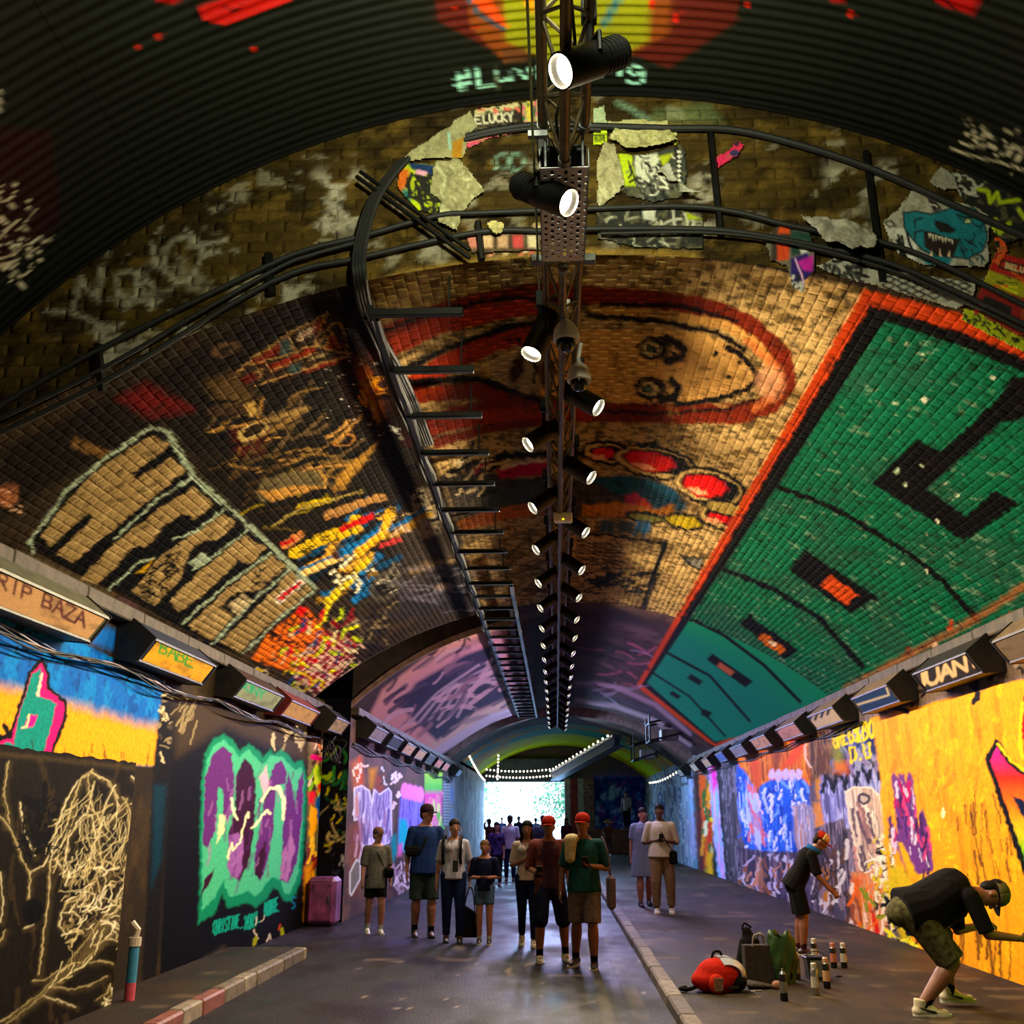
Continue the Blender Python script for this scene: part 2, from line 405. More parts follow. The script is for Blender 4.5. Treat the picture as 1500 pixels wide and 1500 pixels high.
    for cx, cy, rx, ry, ro in ((893,664,42,18,8),(960,677,62,25,10),(1040,713,56,27,14),(1062,757,42,22,14)):
        P.blob(cx,cy,rx,ry,BLK,ro,.1); P.blob(cx-2,cy,rx-6,ry-5,'#b59a68',ro,.12); P.blob(cx+1,cy,rx-11,ry-8,BLK,ro,.12)
        P.blob(cx-8,cy-1,rx-26,ry-11,'#c42a14',ro,.25); P.blob(cx-18,cy+6,rx*.28,4,'#e09a78',ro,.5); P.line([(cx+rx*.35,cy-8),(cx+rx*.5,cy+6)], 2.5, '#8a1c3a')
    for cx, cy, rx, ry, c in ((945,758,30,9,'#6f6a3a'),(1002,764,30,13,'#b09a3a'),(1065,745,34,12,'#8f7a4a')):
        P.blob(cx,cy,rx,ry,BLK,10,.12); P.blob(cx,cy,rx-5,ry-4,c,10,.2)
    for k in range(3): P.poly([(880+26*k,762),(902+26*k,764),(900+26*k,782),(878+26*k,780)], '#3d4c5c', 1.5)
    P.line([(935,766),(930,782)],6,'#2c5c84'); P.line([(948,768),(943,784)],6,'#2c5c84')
    # framed drawing
    P.line([(845,783),(900,784),(975,797)], 4, BLK); P.line([(974,796),(960,840),(941,892)], 9, BLK, 1); P.line([(830,880),(900,884),(941,892),(985,906)], 3, BLK, 1, .8)
    for k in range(7): P.line([(848,793+5.5*k)]+[(848+8*j,793+5.5*k+j*.9+rnd.uniform(-1.5,1.5)) for j in range(1, 9)], 2.2, '#2a2018', .8, .9)
    P.scrib((850,842,930,868), 26, [BLK,'#2a2018'], 3, 34, 6, 15, .35, .3); P.line([(905,850),(930,851),(915,862)], 4, BLK)
    P.scrib((700,780,800,880), 26, ['#3a2c20','#6a543c'], 4, 40, -8, 16, .3, .2, None, .7)
    P.poly([(998,815),(1030,818),(1024,834),(1006,826)], '#6f6a60', 1.5); P.outl([(998,815),(1032,818),(1024,836)], 3, BLK)
    P.poly([(850,888),(900,885),(950,905),(960,935),(940,955),(880,958),(845,945)], '#4a2030', 6, .7); P.blob(905,922,30,9,'#6a5a64',15,.3,.6); P.line([(846,892),(900,888),(955,908),(968,930)], 3, BLK)
    P.scrib((850,888,960,960), 20, ['#7a2436','#2c1c28','#54404c'], 5, 40, 10, 17, .2, .2, None, .7)
    P.poly([(776,880),(788,884),(795,975),(784,985)], '#2c2028', 2, .8)
    P.line([(845,945),(930,950),(1010,965)], 3, '#241820')
    # -------- green panel with heavy black outline and orange edge
    P.poly([(1265,424),(1420,462),(1560,520),(1960,690),(2000,800),(1052,1096),(1035,1086),(932,1005)], '#a8400f', 1.5)
    P.poly([(1274,446),(1420,490),(1580,560),(1960,722),(2000,800),(1050,1090),(940,1003)], '#060606', 1.5)
    gp = [(1296,470),(1400,505),(1700,625),(1960,745),(2000,800),(1048,1087),(950,998),(1090,790)]
    P.poly(gp, '#1d5f44', 1.5)
    i, m = P.pmask(gp, 1.5)
    if len(i):
        n = fbm(w[i, 0] * 2, w[i, 1] * 1.2, 41); P.mixi(i, m * sst(.4, .7, n), '#294f3e', .8)
        P.mixi(i, m * sst(.58, .7, fbm(w[i, 0] * 25, w[i, 1] * 18, 42)), '#0e3f2a', .7)
        P.mixi(i, m * sst(.68, .74, fbm(w[i, 0] * 12, w[i, 1] * 10, 45)), '#7a9078', .5)
    P.poly([(1484,550),(1600,570),(1600,600),(1470,618),(1358,718),(1415,756),(1458,718),(1493,738),(1412,793),(1278,708),(1343,643),(1378,662),(1462,582)], '#060606', 1.2)
    for pts, wd in [([(1138,712),(1230,748),(1330,810),(1380,850),(1428,905)], 8), ([(1058,833),(1130,862),(1200,905),(1264,978)], 7), ([(1008,905),(1060,930),(1120,975),(1172,1028)], 5), ([(975,955),(1040,990),(1098,1056)], 4), ([(955,985),(1010,1020),(1062,1078)], 3)]:
        P.line(pts, wd, '#060606', 1)
    P.poly([(1180,806),(1287,876),(1247,899),(1155,835)], '#060606'); P.poly([(1217,842),(1258,872),(1240,886),(1202,858)], '#b04a12')
    P.poly([(1097,900),(1172,953),(1150,966),(1083,912)], '#060606'); P.poly([(1117,926),(1152,952),(1142,959),(1112,936)], '#a85a2a'); P.blob(1132,942,7,4,'#c8b090',35)
    P.poly([(1043,957),(1103,998),(1092,1007),(1035,966)], '#060606'); P.poly([(1057,970),(1078,984),(1072,990),(1052,976)], '#a8502a')
    P.poly([(1012,987),(1030,998),(1024,1004),(1006,993)], '#060606'); P.poly([(1030,1038),(1044,1044),(1036,1052),(1026,1046)], '#060606'); P.poly([(985,1012),(998,1020),(992,1024),(980,1016)], '#060606')
    P.specks((1310,480,1490,860), 14, ['#a8b89a','#c8c8b0'], 3, 4)
    P.line([(1520,845),(1440,900),(1330,960),(1240,1010)], 9, '#9a5a3a', 4, .8); P.scrib((1240,900,1500,1000), 26, ['#b0402a','#c8a890','#6a3a2a'], 5, 12, -25, 18, .5, .4, [(1240,1000),(1500,860),(1500,900),(1250,1020)])
    P.blob(1478,905,14,6,'#d0401c',-25,.4)
    # -------- left: sooty space scene
    dark = [(0,660),(200,560),(420,440),(540,420),(585,560),(640,690),(700,880),(720,900),(600,880),(450,850),(300,700),(240,620),(60,720),(0,760)]
    P.poly(dark, '#0f0b07', 8, .85)
    P.poly([(600,880),(690,790),(640,700),(560,760)], '#3a3028', 18, .7)
    P.poly([(170,585),(215,560),(285,600),(220,612)], '#5a1408', 8, .9); P.poly([(340,630),(390,620),(385,665),(345,668)], '#4a0e0a', 8, .7)
    P.poly([(110,640),(160,660),(150,672),(105,655)], '#7a5c38', 3, .7); P.blob(12,725,15,18,'#8a5a40',20,.3); P.scrib((0,710,25,745), 10, ['#3a1c18','#c09a80'], 2, 14, 30, 31)
    P.blob(330,512,20,10,'#5c4630',-15,.5); P.blob(330,513,12,5,'#2a2016',-15,.4)
    P.poly([(300,560),(340,545),(380,585),(330,600)], '#6a5230', 10, .5)
    hull = [(344,553),(362,532),(430,484),(480,457),(500,468),(512,520),(470,533),(375,566)]
    P.poly(hull, '#2c1f14', 1.5)
    for c, pts in [('#6a2416',[(365,530),(425,492),(420,510),(380,535)]),('#7a2c18',[(395,535),(460,507),(462,515),(400,545)]),('#6a2416',[(440,490),(478,462),(474,480),(440,500)]),('#7a2c18',[(475,512),(486,486),(500,508)]),('#6a2416',[(400,560),(440,548),(460,534),(505,522),(500,530)]),('#541a10',[(350,556),(368,545),(378,552),(362,563)])]:
        P.poly(pts, c, 1)
    for pts in [[(344,553),(362,532),(430,484),(482,458)],[(356,536),(420,520),(462,505)],[(375,566),(470,533),(512,522)],[(462,505),(478,460)],[(462,505),(512,520),(500,472),(486,474),(464,508)],[(370,545),(385,542),(378,556)],[(392,532),(396,543),(464,516)],[(425,490),(430,512)],[(475,510),(485,488),(496,508)],[(378,538),(384,548)]]:
        P.line(pts, 2.4, '#9a7a4e', .8)
    for k in range(3): P.line([(436+8*k,500-3*k),(444+8*k,485-3*k)], 3, '#b8aa90'); P.line([(450+8*k,530-3*k),(462+9*k,523-3*k)], 2, '#8a7a58')
    P.blob(418,508,9,12,'#3a4a48',0,.5); P.blob(432,540,9,7,'#3a4a48',0,.5)
    P.blob(541,572,34,55,'#240a04',-18,.95,.8); P.blob(541,568,10,40,'#8a4810',-22,.9); P.scrib((525,548,555,580), 16, ['#b07828','#8a4c14'], 2.4, 18, 20, 36, .8, .2)
    P.blob(548,600,4,20,'#a8742c',-18,.8); P.specks((470,520,590,660), 40, ['#b8b0a0','#8a8274'], 1.3, 37)
    P.blob(505,645,18,8,'#a8763e',-20,.2); P.blob(505,646,14,5.5,'#1c1210',-20,.3); P.blob(521,616,5,3,'#b0a890',-20,.3); P.blob(521,616,3,1.5,'#1c1210')
    P.scrib((570,622,580,634), 5, ['#d8d4c8'], 2, 12, 60, 38)
    P.scrib((300,580,500,700), 70, ['#7a6038','#4a3a24','#a8804c',BLK,BLK,'#5a4830'], 4, 60, -25, 39, .3, .25, None, .85)
    P.poly([(358,590),(372,588),(376,608),(366,612)], '#a88a54', 2); P.poly([(300,598),(355,592),(362,604),(310,612)], '#3a2a1c', 2)
    P.blob(370,632,24,11,'#a08a5c',-25,.12); P.blob(372,630,19,7.5,'#241a10',-25,.15); P.line([(395,615),(450,598)], 7, '#7a6440', 1.5)
    P.scrib((330,690,440,760), 30, [BLK,'#3a2a18','#7a6a20'], 4, 50, -30, 40, .3, .3, None, .8)
    P.poly([(556,645),(535,662),(492,700),(488,722),(506,714)], '#9a743c', 2); P.poly([(548,660),(520,690),(512,700),(500,690)], '#b08848', 3, .5)
    P.poly([(376,722),(385,703),(430,690),(465,690),(476,712),(400,735),(382,733)], '#5a5038', 2); P.poly([(376,720),(440,712),(474,713),(400,734)], '#a87e48', 2); P.line([(465,690),(478,700),(476,716)], 3, '#c09a5a')
    P.poly([(600,720),(628,714),(650,778),(618,790)], '#8a7c68', 3, .8)
    for k in range(5): P.scrib((598+6*k,716+13*k,628+6*k,722+13*k), 9, [BLK,'#2a221a'], 2.6, 9, 60, 50+k, .9, .8)
    P.line([(590,755),(640,740)], 4, '#a08a68')
    # yellow / blue beast
    BE = [(430,815),(470,770),(560,735),(600,760),(560,820),(540,880),(480,900),(440,850)]
    P.scrib((430,730,590,880), 60, ['#1c5a88','#12405f','#0c1c28','#8a6a30','#d0a050'], 8, 50, -32, 60, .18, .12, BE, .95)
    for pts, wd, c in [([(432,810),(470,790),(515,775),(520,762)], 17, '#c8a812'),([(440,838),(480,822),(510,805)], 12, '#1c6aa0'),([(438,844),(500,815),(560,785),(575,750)], 9, '#d8b878'),([(500,775),(535,760),(545,755)], 8, '#b8201c'),([(415,800),(440,783)], 10, '#b87a50'),([(412,798),(430,790)], 5, '#a01c1c'),([(500,812),(540,790),(565,770)], 10, '#1c6aa0'),([(525,810),(560,782),(572,748)], 12, '#d8a84a'),([(480,880),(510,850),(540,820)], 9, '#c8b020'),([(470,905),(495,870),(520,845)], 6, '#d8c050'),([(520,880),(538,855),(530,840)], 10, '#1c6aa0'),([(440,742),(480,733)], 9, '#b8a020'),([(400,770),(440,745),(500,728),(530,720)], 4, '#8a7a48'),([(385,772),(430,776)], 5, '#4a4020'),([(548,740),(575,745),(580,755)], 3, BLK),([(480,755),(520,740),(560,728)], 12, '#9a744a'),([(560,800),(585,790)], 8, '#a83a3a'),([(575,785),(590,770),(598,778)], 4, '#b89a80')]:
        P.line(pts, wd, c, 1.2)
    P.scrib((435,780,520,815), 30, [BLK,'#4a3c08'], 2, 14, -30, 61, .6, .5); P.blob(492,812,6,6,'#4a2c20'); P.scrib((480,830,540,870), 24, [BLK,'#241c14','#e0d8b8'], 3, 22, -40, 62, .5, .4)
    P.blob(566,858,27,20,'#4a443c',-38,.2); P.blob(566,857,21,13,'#14100c',-38,.3); P.scrib((552,845,582,872), 14, ['#6a6458','#a8a090'], 2, 20, -40, 63)
    P.poly([(560,905),(660,850),(690,880),(600,905)], '#2c2a34', 8, .6); P.line([(600,835),(650,825),(680,815)], 8, '#8a7454', 5, .7); P.blob(650,860,18,8,'#a08a80',0,1.5,.9); P.scrib((570,830,700,900), 80, ['#1a181c','#4a4450','#6a6470'], 3, 40, -10, 64, .2, .1, None, .5)
    P.scrib((480,900,570,960), 60, ['#14100c','#3a3028','#7a6a50'], 4, 26, -40, 65, .5, .4, None, .8)
    # orange face and magenta net
    P.poly([(432,898),(448,888),(470,915),(478,930),(462,955),(440,985),(398,976),(370,965),(392,930)], '#cc6a10', 2); P.poly([(440,888),(450,890),(445,905),(432,898)], '#c01c14', 2)
    for k in range(6): P.line([(396+13*k,940-6*k),(410+13*k,905-2*k),(424+11*k,915+k)], 2.6, '#2a1208'); 
    P.scrib((395,915,455,960), 20, ['#241008'], 2.4, 16, -60, 66, .7, .6); P.blob(401,928,5,5,'#241008')
    P.poly([(455,945),(480,925),(520,935),(500,985),(470,1015),(430,990)], '#8a1c30', 4, .8)
    for k in range(9): P.line([(430+9*k,990-7*k),(462+9*k,1020-9*k)], 2, '#d8b0a0', .8); P.line([(428+6*k,975+5*k),(470+7*k,930+5*k)], 2, '#d8b0a0', .8)
    P.scrib((420,900,520,1010), 70, ['#b0c020','#d0d040','#c01c30','#8a1424','#1c3a6a','#d8c8a0'], 4, 16, -40, 67, .9, .6, None, .9)
    P.scrib((360,960,470,1010), 40, ['#c8b020','#2a1c14','#b8a890'], 3, 18, -30, 68, .8, .6, None, .8)
    # -------- block letters on the left haunch
    z = lambda pts: Zm(0, 500, 3, pts)
    P.poly(z([(130,900),(180,800),(300,660),(480,510),(670,385),(745,410),(850,600),(960,690),(1100,820),(1290,990),(1385,1090),(1080,1370),(900,1330),(760,1240),(560,1120),(330,1020)]), '#050404', 1.5)
    LT = '#86714e'
    for pts in ([(185,855),(250,760),(400,590),(600,450),(670,415),(740,450),(720,480),(575,580),(600,605),(755,510),(820,565),(640,710),(440,870),(320,975),(250,935),(410,775),(385,755),(215,905)],
                [(355,1045),(500,890),(700,735),(850,640),(940,720),(860,780),(800,760),(700,820),(715,835),(640,900),(590,905),(430,1070)],
                [(578,1100),(700,950),(870,830),(980,755),(1040,800),(960,870),(890,875),(830,930),(790,1050),(680,1160)],
                [(745,1140),(900,990),(1080,850),(1170,910),(1100,980),(1050,960),(960,1050),(850,1150),(790,1185)],
                [(830,1250),(960,1120),(1190,940),(1260,990),(1130,1100),(1040,1100),(975,1165),(1030,1210),(930,1315)],
                [(965,1320),(1120,1180),(1280,1010),(1310,1040),(1225,1130),(1240,1140),(1350,1070),(1370,1090),(1130,1290),(1060,1365)]):
        P.poly(z(pts), LT, 1.2)
        i, m = P.pmask(z(pts), 1.2)
        if len(i): P.mixi(i, m * sst(.5, .7, fbm(w[i, 0] * 10, w[i, 1] * 10, 71)), '#a8926a', .6)
    P.scrib((205,790,262,880), 70, [BLK], 2.6, 14, -50, 72, 1.0, .9, z([(578,1100),(700,950),(870,830),(800,1000),(680,1160)]))
    P.scrib((365,835,410,860), 12, [BLK], 2.4, 12, -50, 73, 1.0, .9)
    GG = '#8e9a86'
    P.line(z([(150,925),(130,880),(300,650),(480,505),(668,375),(745,405),(845,590),(960,685),(1100,820),(1290,990),(1382,1088)]), 5, GG); P.line(z([(740,410),(855,600),(975,710)]), 8, GG); P.line(z([(1100,810),(1290,1000),(1380,1080)]), 7, GG)
    for pts in ([(840,600),(700,690),(500,870)],[(980,740),(860,840),(760,870)],[(1090,830),(930,950),(850,1000)],[(1190,930),(980,1080),(800,1240)],[(1280,1000),(1120,1130),(935,1330)],[(1380,1095),(1250,1200),(1070,1370)],[(480,1090),(600,980),(680,950)]):
        P.line(z(pts), 3.6, GG)
    P.poly(z([(830,970),(880,930),(930,950),(870,1000)]), GG); P.poly(z([(1005,1160),(1060,1110),(1115,1140),(1045,1205)]), '#a89a7a'); P.poly(z([(600,1020),(640,985),(680,950),(640,1010)]), '#a8842c')
    P.poly(z([(1215,1130),(1320,1045),(1335,1060),(1230,1145)]), '#a8142c'); P.outl(z([(1210,1130),(1325,1040),(1340,1060),(1230,1150)]), 2.4, '#c8c0b0')
    P.poly(z([(100,930),(330,1040),(560,1160),(700,1260),(900,1370),(1000,1420),(960,1440),(640,1270),(330,1100),(80,980)]), '#7a7058', 6, .7)
    P.poly(z([(440,1130),(560,1140),(640,1210),(520,1180)]), '#5a3a48', 6, .7)
    # soot and mortar-scale grime everywhere
    P.mix(sst(.62, .74, fbm(w[:, 0] * 14, w[:, 1] * 11, 81)), '#1a140e', .55)

def paint_vault2(P):
    x, y = P.q0[:, 0], P.q0[:, 1]; w = P.P
    n = fbm(w[:, 0] * 1.2, w[:, 1] * .8, 5)
    P.mix(sst(.35, .7, n), '#54403c', 1); P.mix(sst(.5, .7, fbm(w[:, 0] * 5, w[:, 1] * 4, 6)), '#2a2024', .7)
    P.poly([(535,1060),(560,1010),(640,950),(700,918),(742,915),(750,1040),(700,1070),(640,1105),(610,1095)], '#a5776c', 3)
    P.poly([(585,1035),(610,1000),(680,960),(720,945),(742,985),(748,1020),(690,1045),(640,1085)], '#2c2434', 3)
    for k in range(6): P.line([(600+14*k,1060-2*k),(640+12*k,1015-4*k),(700+8*k,975+6*k),(735+2*k,960+12*k)], 4, '#8d7a76', 1.2)
    P.scrib((560,960,745,1080), 60, ['#241c28','#7a5a5a','#a88880','#4a3a44'], 5, 50, -35, 7, .2, .2, None, .8)
    P.line([(628,940),(650,930),(640,950),(672,930)], 4, '#2c1c20'); P.scrib((610,925,690,960), 8, ['#3a2420'], 3, 30, -30, 8)
    P.line([(635,1105),(690,1070),(720,1052),(752,1042)], 12, '#9a7a80', 2)
    # green panel carries on along the right haunch
    P.poly([(1265,424),(1500,520),(1500,900),(1052,1096),(1035,1086),(932,1005)], '#a84018', 1.5); P.poly([(1274,446),(1500,560),(1500,900),(1048,1090),(940,1003)], '#060606', 1.2)
    gp = [(1296,470),(1500,625),(1500,1000),(1047,1086),(948,1000),(1090,790)]
    P.poly(gp, '#1f7556', 1.2)
    for pts, wd in [([(1008,905),(1060,930),(1120,975),(1172,1028)], 5), ([(975,955),(1040,990),(1098,1056)], 4), ([(955,985),(1010,1020),(1062,1078)], 3)]: P.line(pts, wd, '#060606', 1)
    P.poly([(1043,957),(1103,998),(1092,1007),(1035,966)], '#060606'); P.poly([(1012,987),(1030,998),(1024,1004),(1006,993)], '#060606'); P.poly([(1030,1038),(1044,1044),(1036,1052),(1026,1046)], '#060606')
    P.poly([(985,1012),(998,1020),(992,1024),(980,1016)], '#060606'); P.poly([(1055,970),(1076,984),(1070,990),(1050,976)], '#9a5a3a')
    # rings of purple and cream around the far vault
    for k, c in enumerate(('#8a7078','#3a2c38','#9a7c80','#4a3640')):
        P.line([(845,1000+13*k),(900,1006+14*k),(960,1032+12*k),(1010,1075+8*k)], 7, c, 2, .8)
    P.scrib((850,940,940,1020), 24, ['#241c28','#7a6a70','#8a4a54'], 4, 30, 10, 9, .2, .2, None, .7)
    P.poly([(776,905),(788,905),(795,1000),(784,1000)], '#241c26', 2, .8)
def paint_vault4(P):
    w = P.P; t = (w[:, 1] - 36) / 11.0
    n = fbm(w[:, 0] * .8, w[:, 1] * .5, 12)
    P.mix(np.ones(len(w)), '#c8b43c'); P.mix(sst(.15, .25, t + .2 * (n - .5)), '#1fae90'); P.mix(sst(.35, .42, t + .2 * (n - .5)), '#8a8a70'); P.mix(sst(.5, .55, t + .1 * (n - .5)), '#0fa890')
    P.mix(sst(.75, .82, t), '#b8c850'); P.mix(sst(1.2, 1.6, np.abs(w[:, 0] - .3)) * sst(.5, .6, n), '#d0a030', .8)
# ---------------------------------------------------------------- left wall
def streaks(P, s, f1, f2): return fbm(P.P[:, 1] * f1, P.P[:, 2] * f2, s)
def paint_left(P):
    w = P.P; x, y = P.q0[:, 0], P.q0[:, 1]
    P.mix(sst(.4, .7, fbm(w[:, 1] * 2, w[:, 2] * 2, 1)), '#4a3a24', .7)
    P.jit(1.5, .2)
    z1 = lambda p: Zm(0, 800, 3, p); z2 = lambda p: Zm(0, 1050, 10 / 3, p)
    # sky / sand background
    bgp = [(-400,700),(242,1000),(238,1122),(-400,1100)]
    P.poly(bgp, '#0f5fa8', 2); n = fbm(w[:, 1] * 6, w[:, 2] * 6, 2)
    i, m = P.pmask(bgp, 2)
    if len(i):
        P.mixi(i, m * sst(.45, .6, n[i]), '#1878b8', .8); P.mixi(i, m * sst(.55, .7, fbm(w[i, 1] * 12, w[i, 2] * 12, 3)), '#0a3c78', .6)
        P.mixi(i, m * sst(-14, 22, y[i] - (985 + .27 * x[i]) + 14 * (n[i] - .5) - 16), '#e09c06')
    P.poly(z1([(380,380),(420,340),(560,390),(540,470),(370,420)]), '#2468b8', 6, .7)
    P.scrib((15,905,60,950), 24, ['#0a1418','#14242c'], 3, 12, 80, 4, 1.2, .8); P.scrib((190,960,225,1000), 16, ['#0a1418'], 3, 12, 80, 5, 1.2, .8)
    # pink and teal letter
    L = z1([(-120,860),(0,850),(45,835),(100,660),(130,555),(185,498),(215,560),(212,620),(285,685),(290,745),(240,880),(222,925),(-120,930)])
    P.poly(L, '#c01c70', 1.5); P.outl(L, 5, '#0a0806'); P.poly(z1([(-100,930),(30,860),(60,870),(80,760),(140,560),(180,535),(165,655),(250,690),(225,790),(190,918)]), '#0f8078', 1.2)
    P.poly(z1([(95,805),(130,740),(165,745),(150,790)]), '#d62c88', 1.2); P.line(z1([(130,740),(120,790),(100,800)]), 3, '#e8d8a0'); P.line(z1([(165,655),(185,560)]), 4, '#e8c8b0')
    P.line(z1([(0,840),(45,835),(20,790)]), 7, '#0a0806')
    P.line([(240,1000),(237,1122)], 3, '#d8c8a0')
    # dark drips below sand
    P.scrib((-40,1085,235,1105), 20, ['#3a2c10'], 2, 24, 90, 6, .1, .1, None, .7)
    # panel edge with peeling
    P.poly([(240,1000),(258,1008),(250,1130),(228,1460),(205,1480),(225,1120)], '#14120e', 2)
    P.scrib((232,1010,255,1120), 26, ['#c0b090','#4a4034','#8a7a60'], 3, 12, 20, 7, 1., .8)
    P.poly([(226,1150),(243,1150),(236,1260),(222,1300)], '#0c3040', 4, .9)
    # brown render with pasted strips above bubble letters
    bp = [(255,1005),(455,1088),(460,1380),(232,1450)]
    P.poly(bp, '#090807', 2); P.poly([(255,1005),(455,1088),(455,1120),(330,1065),(258,1110)], '#42341f', 8, .85)
    P.scrib((262,1020,300,1060), 12, ['#8a7a5c'], 2.2, 30, 115, 8, .15, .1); P.poly(Zm(400,1000,5,[(0,240),(120,330),(110,390),(60,350),(0,270)]), '#a89878', 2); P.poly(Zm(400,1000,5,[(170,390),(250,380),(205,500)]), '#a89878', 2); P.scrib((400,1060,450,1095), 10, ['#b8a888','#8a7a5a'], 4, 20, 100, 9, .3, .2)
    T, MI = '#0a7a5c', '#58a884'
    out = z2([(965,1015),(975,850),(975,560),(985,300),(1000,180),(1040,110),(1095,82),(1150,130),(1170,165),(1215,130),(1262,165),(1285,195),(1320,160),(1335,185),(1375,155),(1410,190),(1440,225),(1478,210),(1498,300),(1492,500),(1470,800),(1425,905),(1385,900),(1360,850),(1330,835),(1300,885),(1250,932),(1200,905),(1170,922),(1112,935),(1085,865),(1050,960)])
    P.poly(out, T, 2)
    P.poly(z2([(985,950),(985,800),(990,560),(998,310),(1010,200),(1050,135),(1095,110),(1140,155),(1165,200),(1215,160),(1250,195),(1280,235),(1320,190),(1375,190),(1405,225),(1440,260),(1470,245),(1485,310),(1478,500),(1455,780),(1415,860),(1390,860),(1370,800),(1330,780),(1290,830),(1250,880),(1210,850),(1165,870),(1120,880),(1090,800),(1050,880)]), MI, 1.5)
    V1, V2 = '#5c2c6c', '#340828'
    for pts, c in (([(990,620),(1000,300),(1040,180),(1090,140),(1130,180),(1143,280),(1140,460),(1115,500),(1090,490),(1088,350),(1066,345),(1052,560),(1012,640)], V1), ([(980,880),(1000,790),(1050,740),(1030,800)], V2),
                   ([(1112,720),(1120,560),(1150,460),(1150,290),(1190,205),(1232,235),(1250,340),(1240,560),(1212,720),(1170,800),(1135,785)], V2), ([(1112,720),(1120,580),(1160,560),(1190,600),(1180,760),(1160,795),(1130,780)], '#8a5a98'),
                   ([(1245,770),(1240,690),(1275,500),(1305,330),(1340,235),(1370,210),(1400,265),(1392,330),(1350,335),(1332,560),(1302,720),(1275,800)], V1), ([(1245,770),(1250,690),(1300,600),(1290,740),(1270,800)], V2),
                   ([(1370,800),(1380,600),(1395,330),(1410,270),(1430,350),(1442,450),(1455,310),(1480,265),(1482,400),(1452,700),(1410,810)], V1), ([(1370,790),(1380,660),(1420,560),(1440,640),(1405,805)], '#9a6a98')):
        P.poly(z2(pts), c, 1.2)
    P.scrib((295,1080,445,1290), 70, ['#5a2c68','#9a6aa0','#6a2c6c'], 3, 24, 95, 10, .2, .1, z2([(1000,600),(1050,160),(1480,270),(1450,780),(1120,780)]), .5)
    P.poly(z2([(1270,300),(1300,240),(1312,330),(1290,400)]), '#e0a8b8', 2); P.poly(z2([(1070,480),(1100,480),(1095,560),(1060,620)]), '#e0d8a8', 2)
    P.line(z2([(1280,410),(1320,350),(1360,345),(1385,400),(1385,500)]), 5, '#e8dfb8'); P.line(z2([(1285,415),(1325,360)]), 2, '#0a0806')
    P.line(z2([(1115,690),(1130,620),(1140,650),(1175,610),(1180,560),(1210,470),(1215,490)]), 3, '#e8dfb8'); P.line(z2([(1130,400),(1140,460),(1160,500)]), 4, '#e8dfb8'); P.line(z2([(1230,545),(1300,460),(1320,470)]), 4, '#e8dfb8')
    P.text('CHRISTINE', z2([(1042,1000)])[0], (3.0,-.9), (0,19), 2.0, '#1f9a86', 1.42); P.text('RORY', z2([(1198,975)])[0], (3.2,-1.1), (0,20), 2.0, '#1f9a86', 1.5); P.text('ROBBIE', z2([(1292,905)])[0], (2.4,-.8), (0,20), 2.0, '#1f9a86', 1.4); P.text('S', z2([(1425,880)])[0], (5,-1), (0,18), 2, '#1f6a86')
    P.line(z2([(1178,1030),(1186,1026)]), 2, '#1f9a86'); P.line(z2([(1262,1005),(1270,1000)]), 2, '#1f9a86')
    P.scrib((370,1340,425,1390), 12, ['#8a8a20','#a84030','#c0b0a0'], 3, 14, 90, 11, .3, .3)
    P.poly([(255,1430),(330,1385),(330,1400),(260,1448)], '#4a4034', 4, .6)
    # yellow / blue strip
    st = [(452,1085),(492,1100),(488,1345),(446,1370)]
    P.poly(st, '#6a5c40', 1.5); P.poly([(456,1075),(494,1090),(494,1110),(456,1100)], '#8a6a5a', 2); P.poly([(482,1080),(493,1082),(494,1112),(484,1108)], '#a8c020', 1.5)
    P.scrib((455,1075,480,1105), 10, ['#c87858','#e0c8b0','#3a1c14'], 3, 16, 95, 12, .3, .3); P.poly([(456,1105),(491,1112),(492,1118),(456,1112)], '#c82a68', 1)
    P.scrib((456,1115,492,1150), 26, ['#7aa030','#b8c850','#c0b090','#3a2814'], 4, 22, 100, 13, .3, .3); P.poly([(466,1150),(478,1135),(476,1150),(464,1165)], '#c02820', 1.5); P.poly([(452,1160),(462,1160),(460,1178),(452,1178)], '#c83038', 2)
    P.poly([(464,1170),(475,1152),(482,1180),(480,1205),(468,1210),(462,1190)], '#124a88', 1.5); P.poly([(455,1180),(464,1185),(466,1205),(458,1225),(452,1225)], '#dc9c10', 1.5)
    P.scrib((450,1225,490,1340), 60, ['#d89a20','#8a3a18','#e0b050','#2c1a10','#a87838','#701c2c'], 4, 30, 95, 14, .2, .2); P.poly([(446,1270),(458,1265),(456,1330),(445,1350)], '#d08a18', 3, .8); P.scrib((450,1330,490,1365), 20, ['#c05a20','#2a3a5a','#8a7a30'], 4, 14, 90, 15)
    P.poly([(491,1095),(560,1120),(560,1350),(488,1350)], '#0e0d10', 2); P.scrib((492,1140,515,1200), 22, ['#b8a878','#5a6a50','#c8c030'], 2.2, 16, 100, 16, 1., .9); P.scrib((492,1090,515,1150), 14, ['#2a5a3a','#3a7a40','#9ab020'], 5, 16, 100, 17)

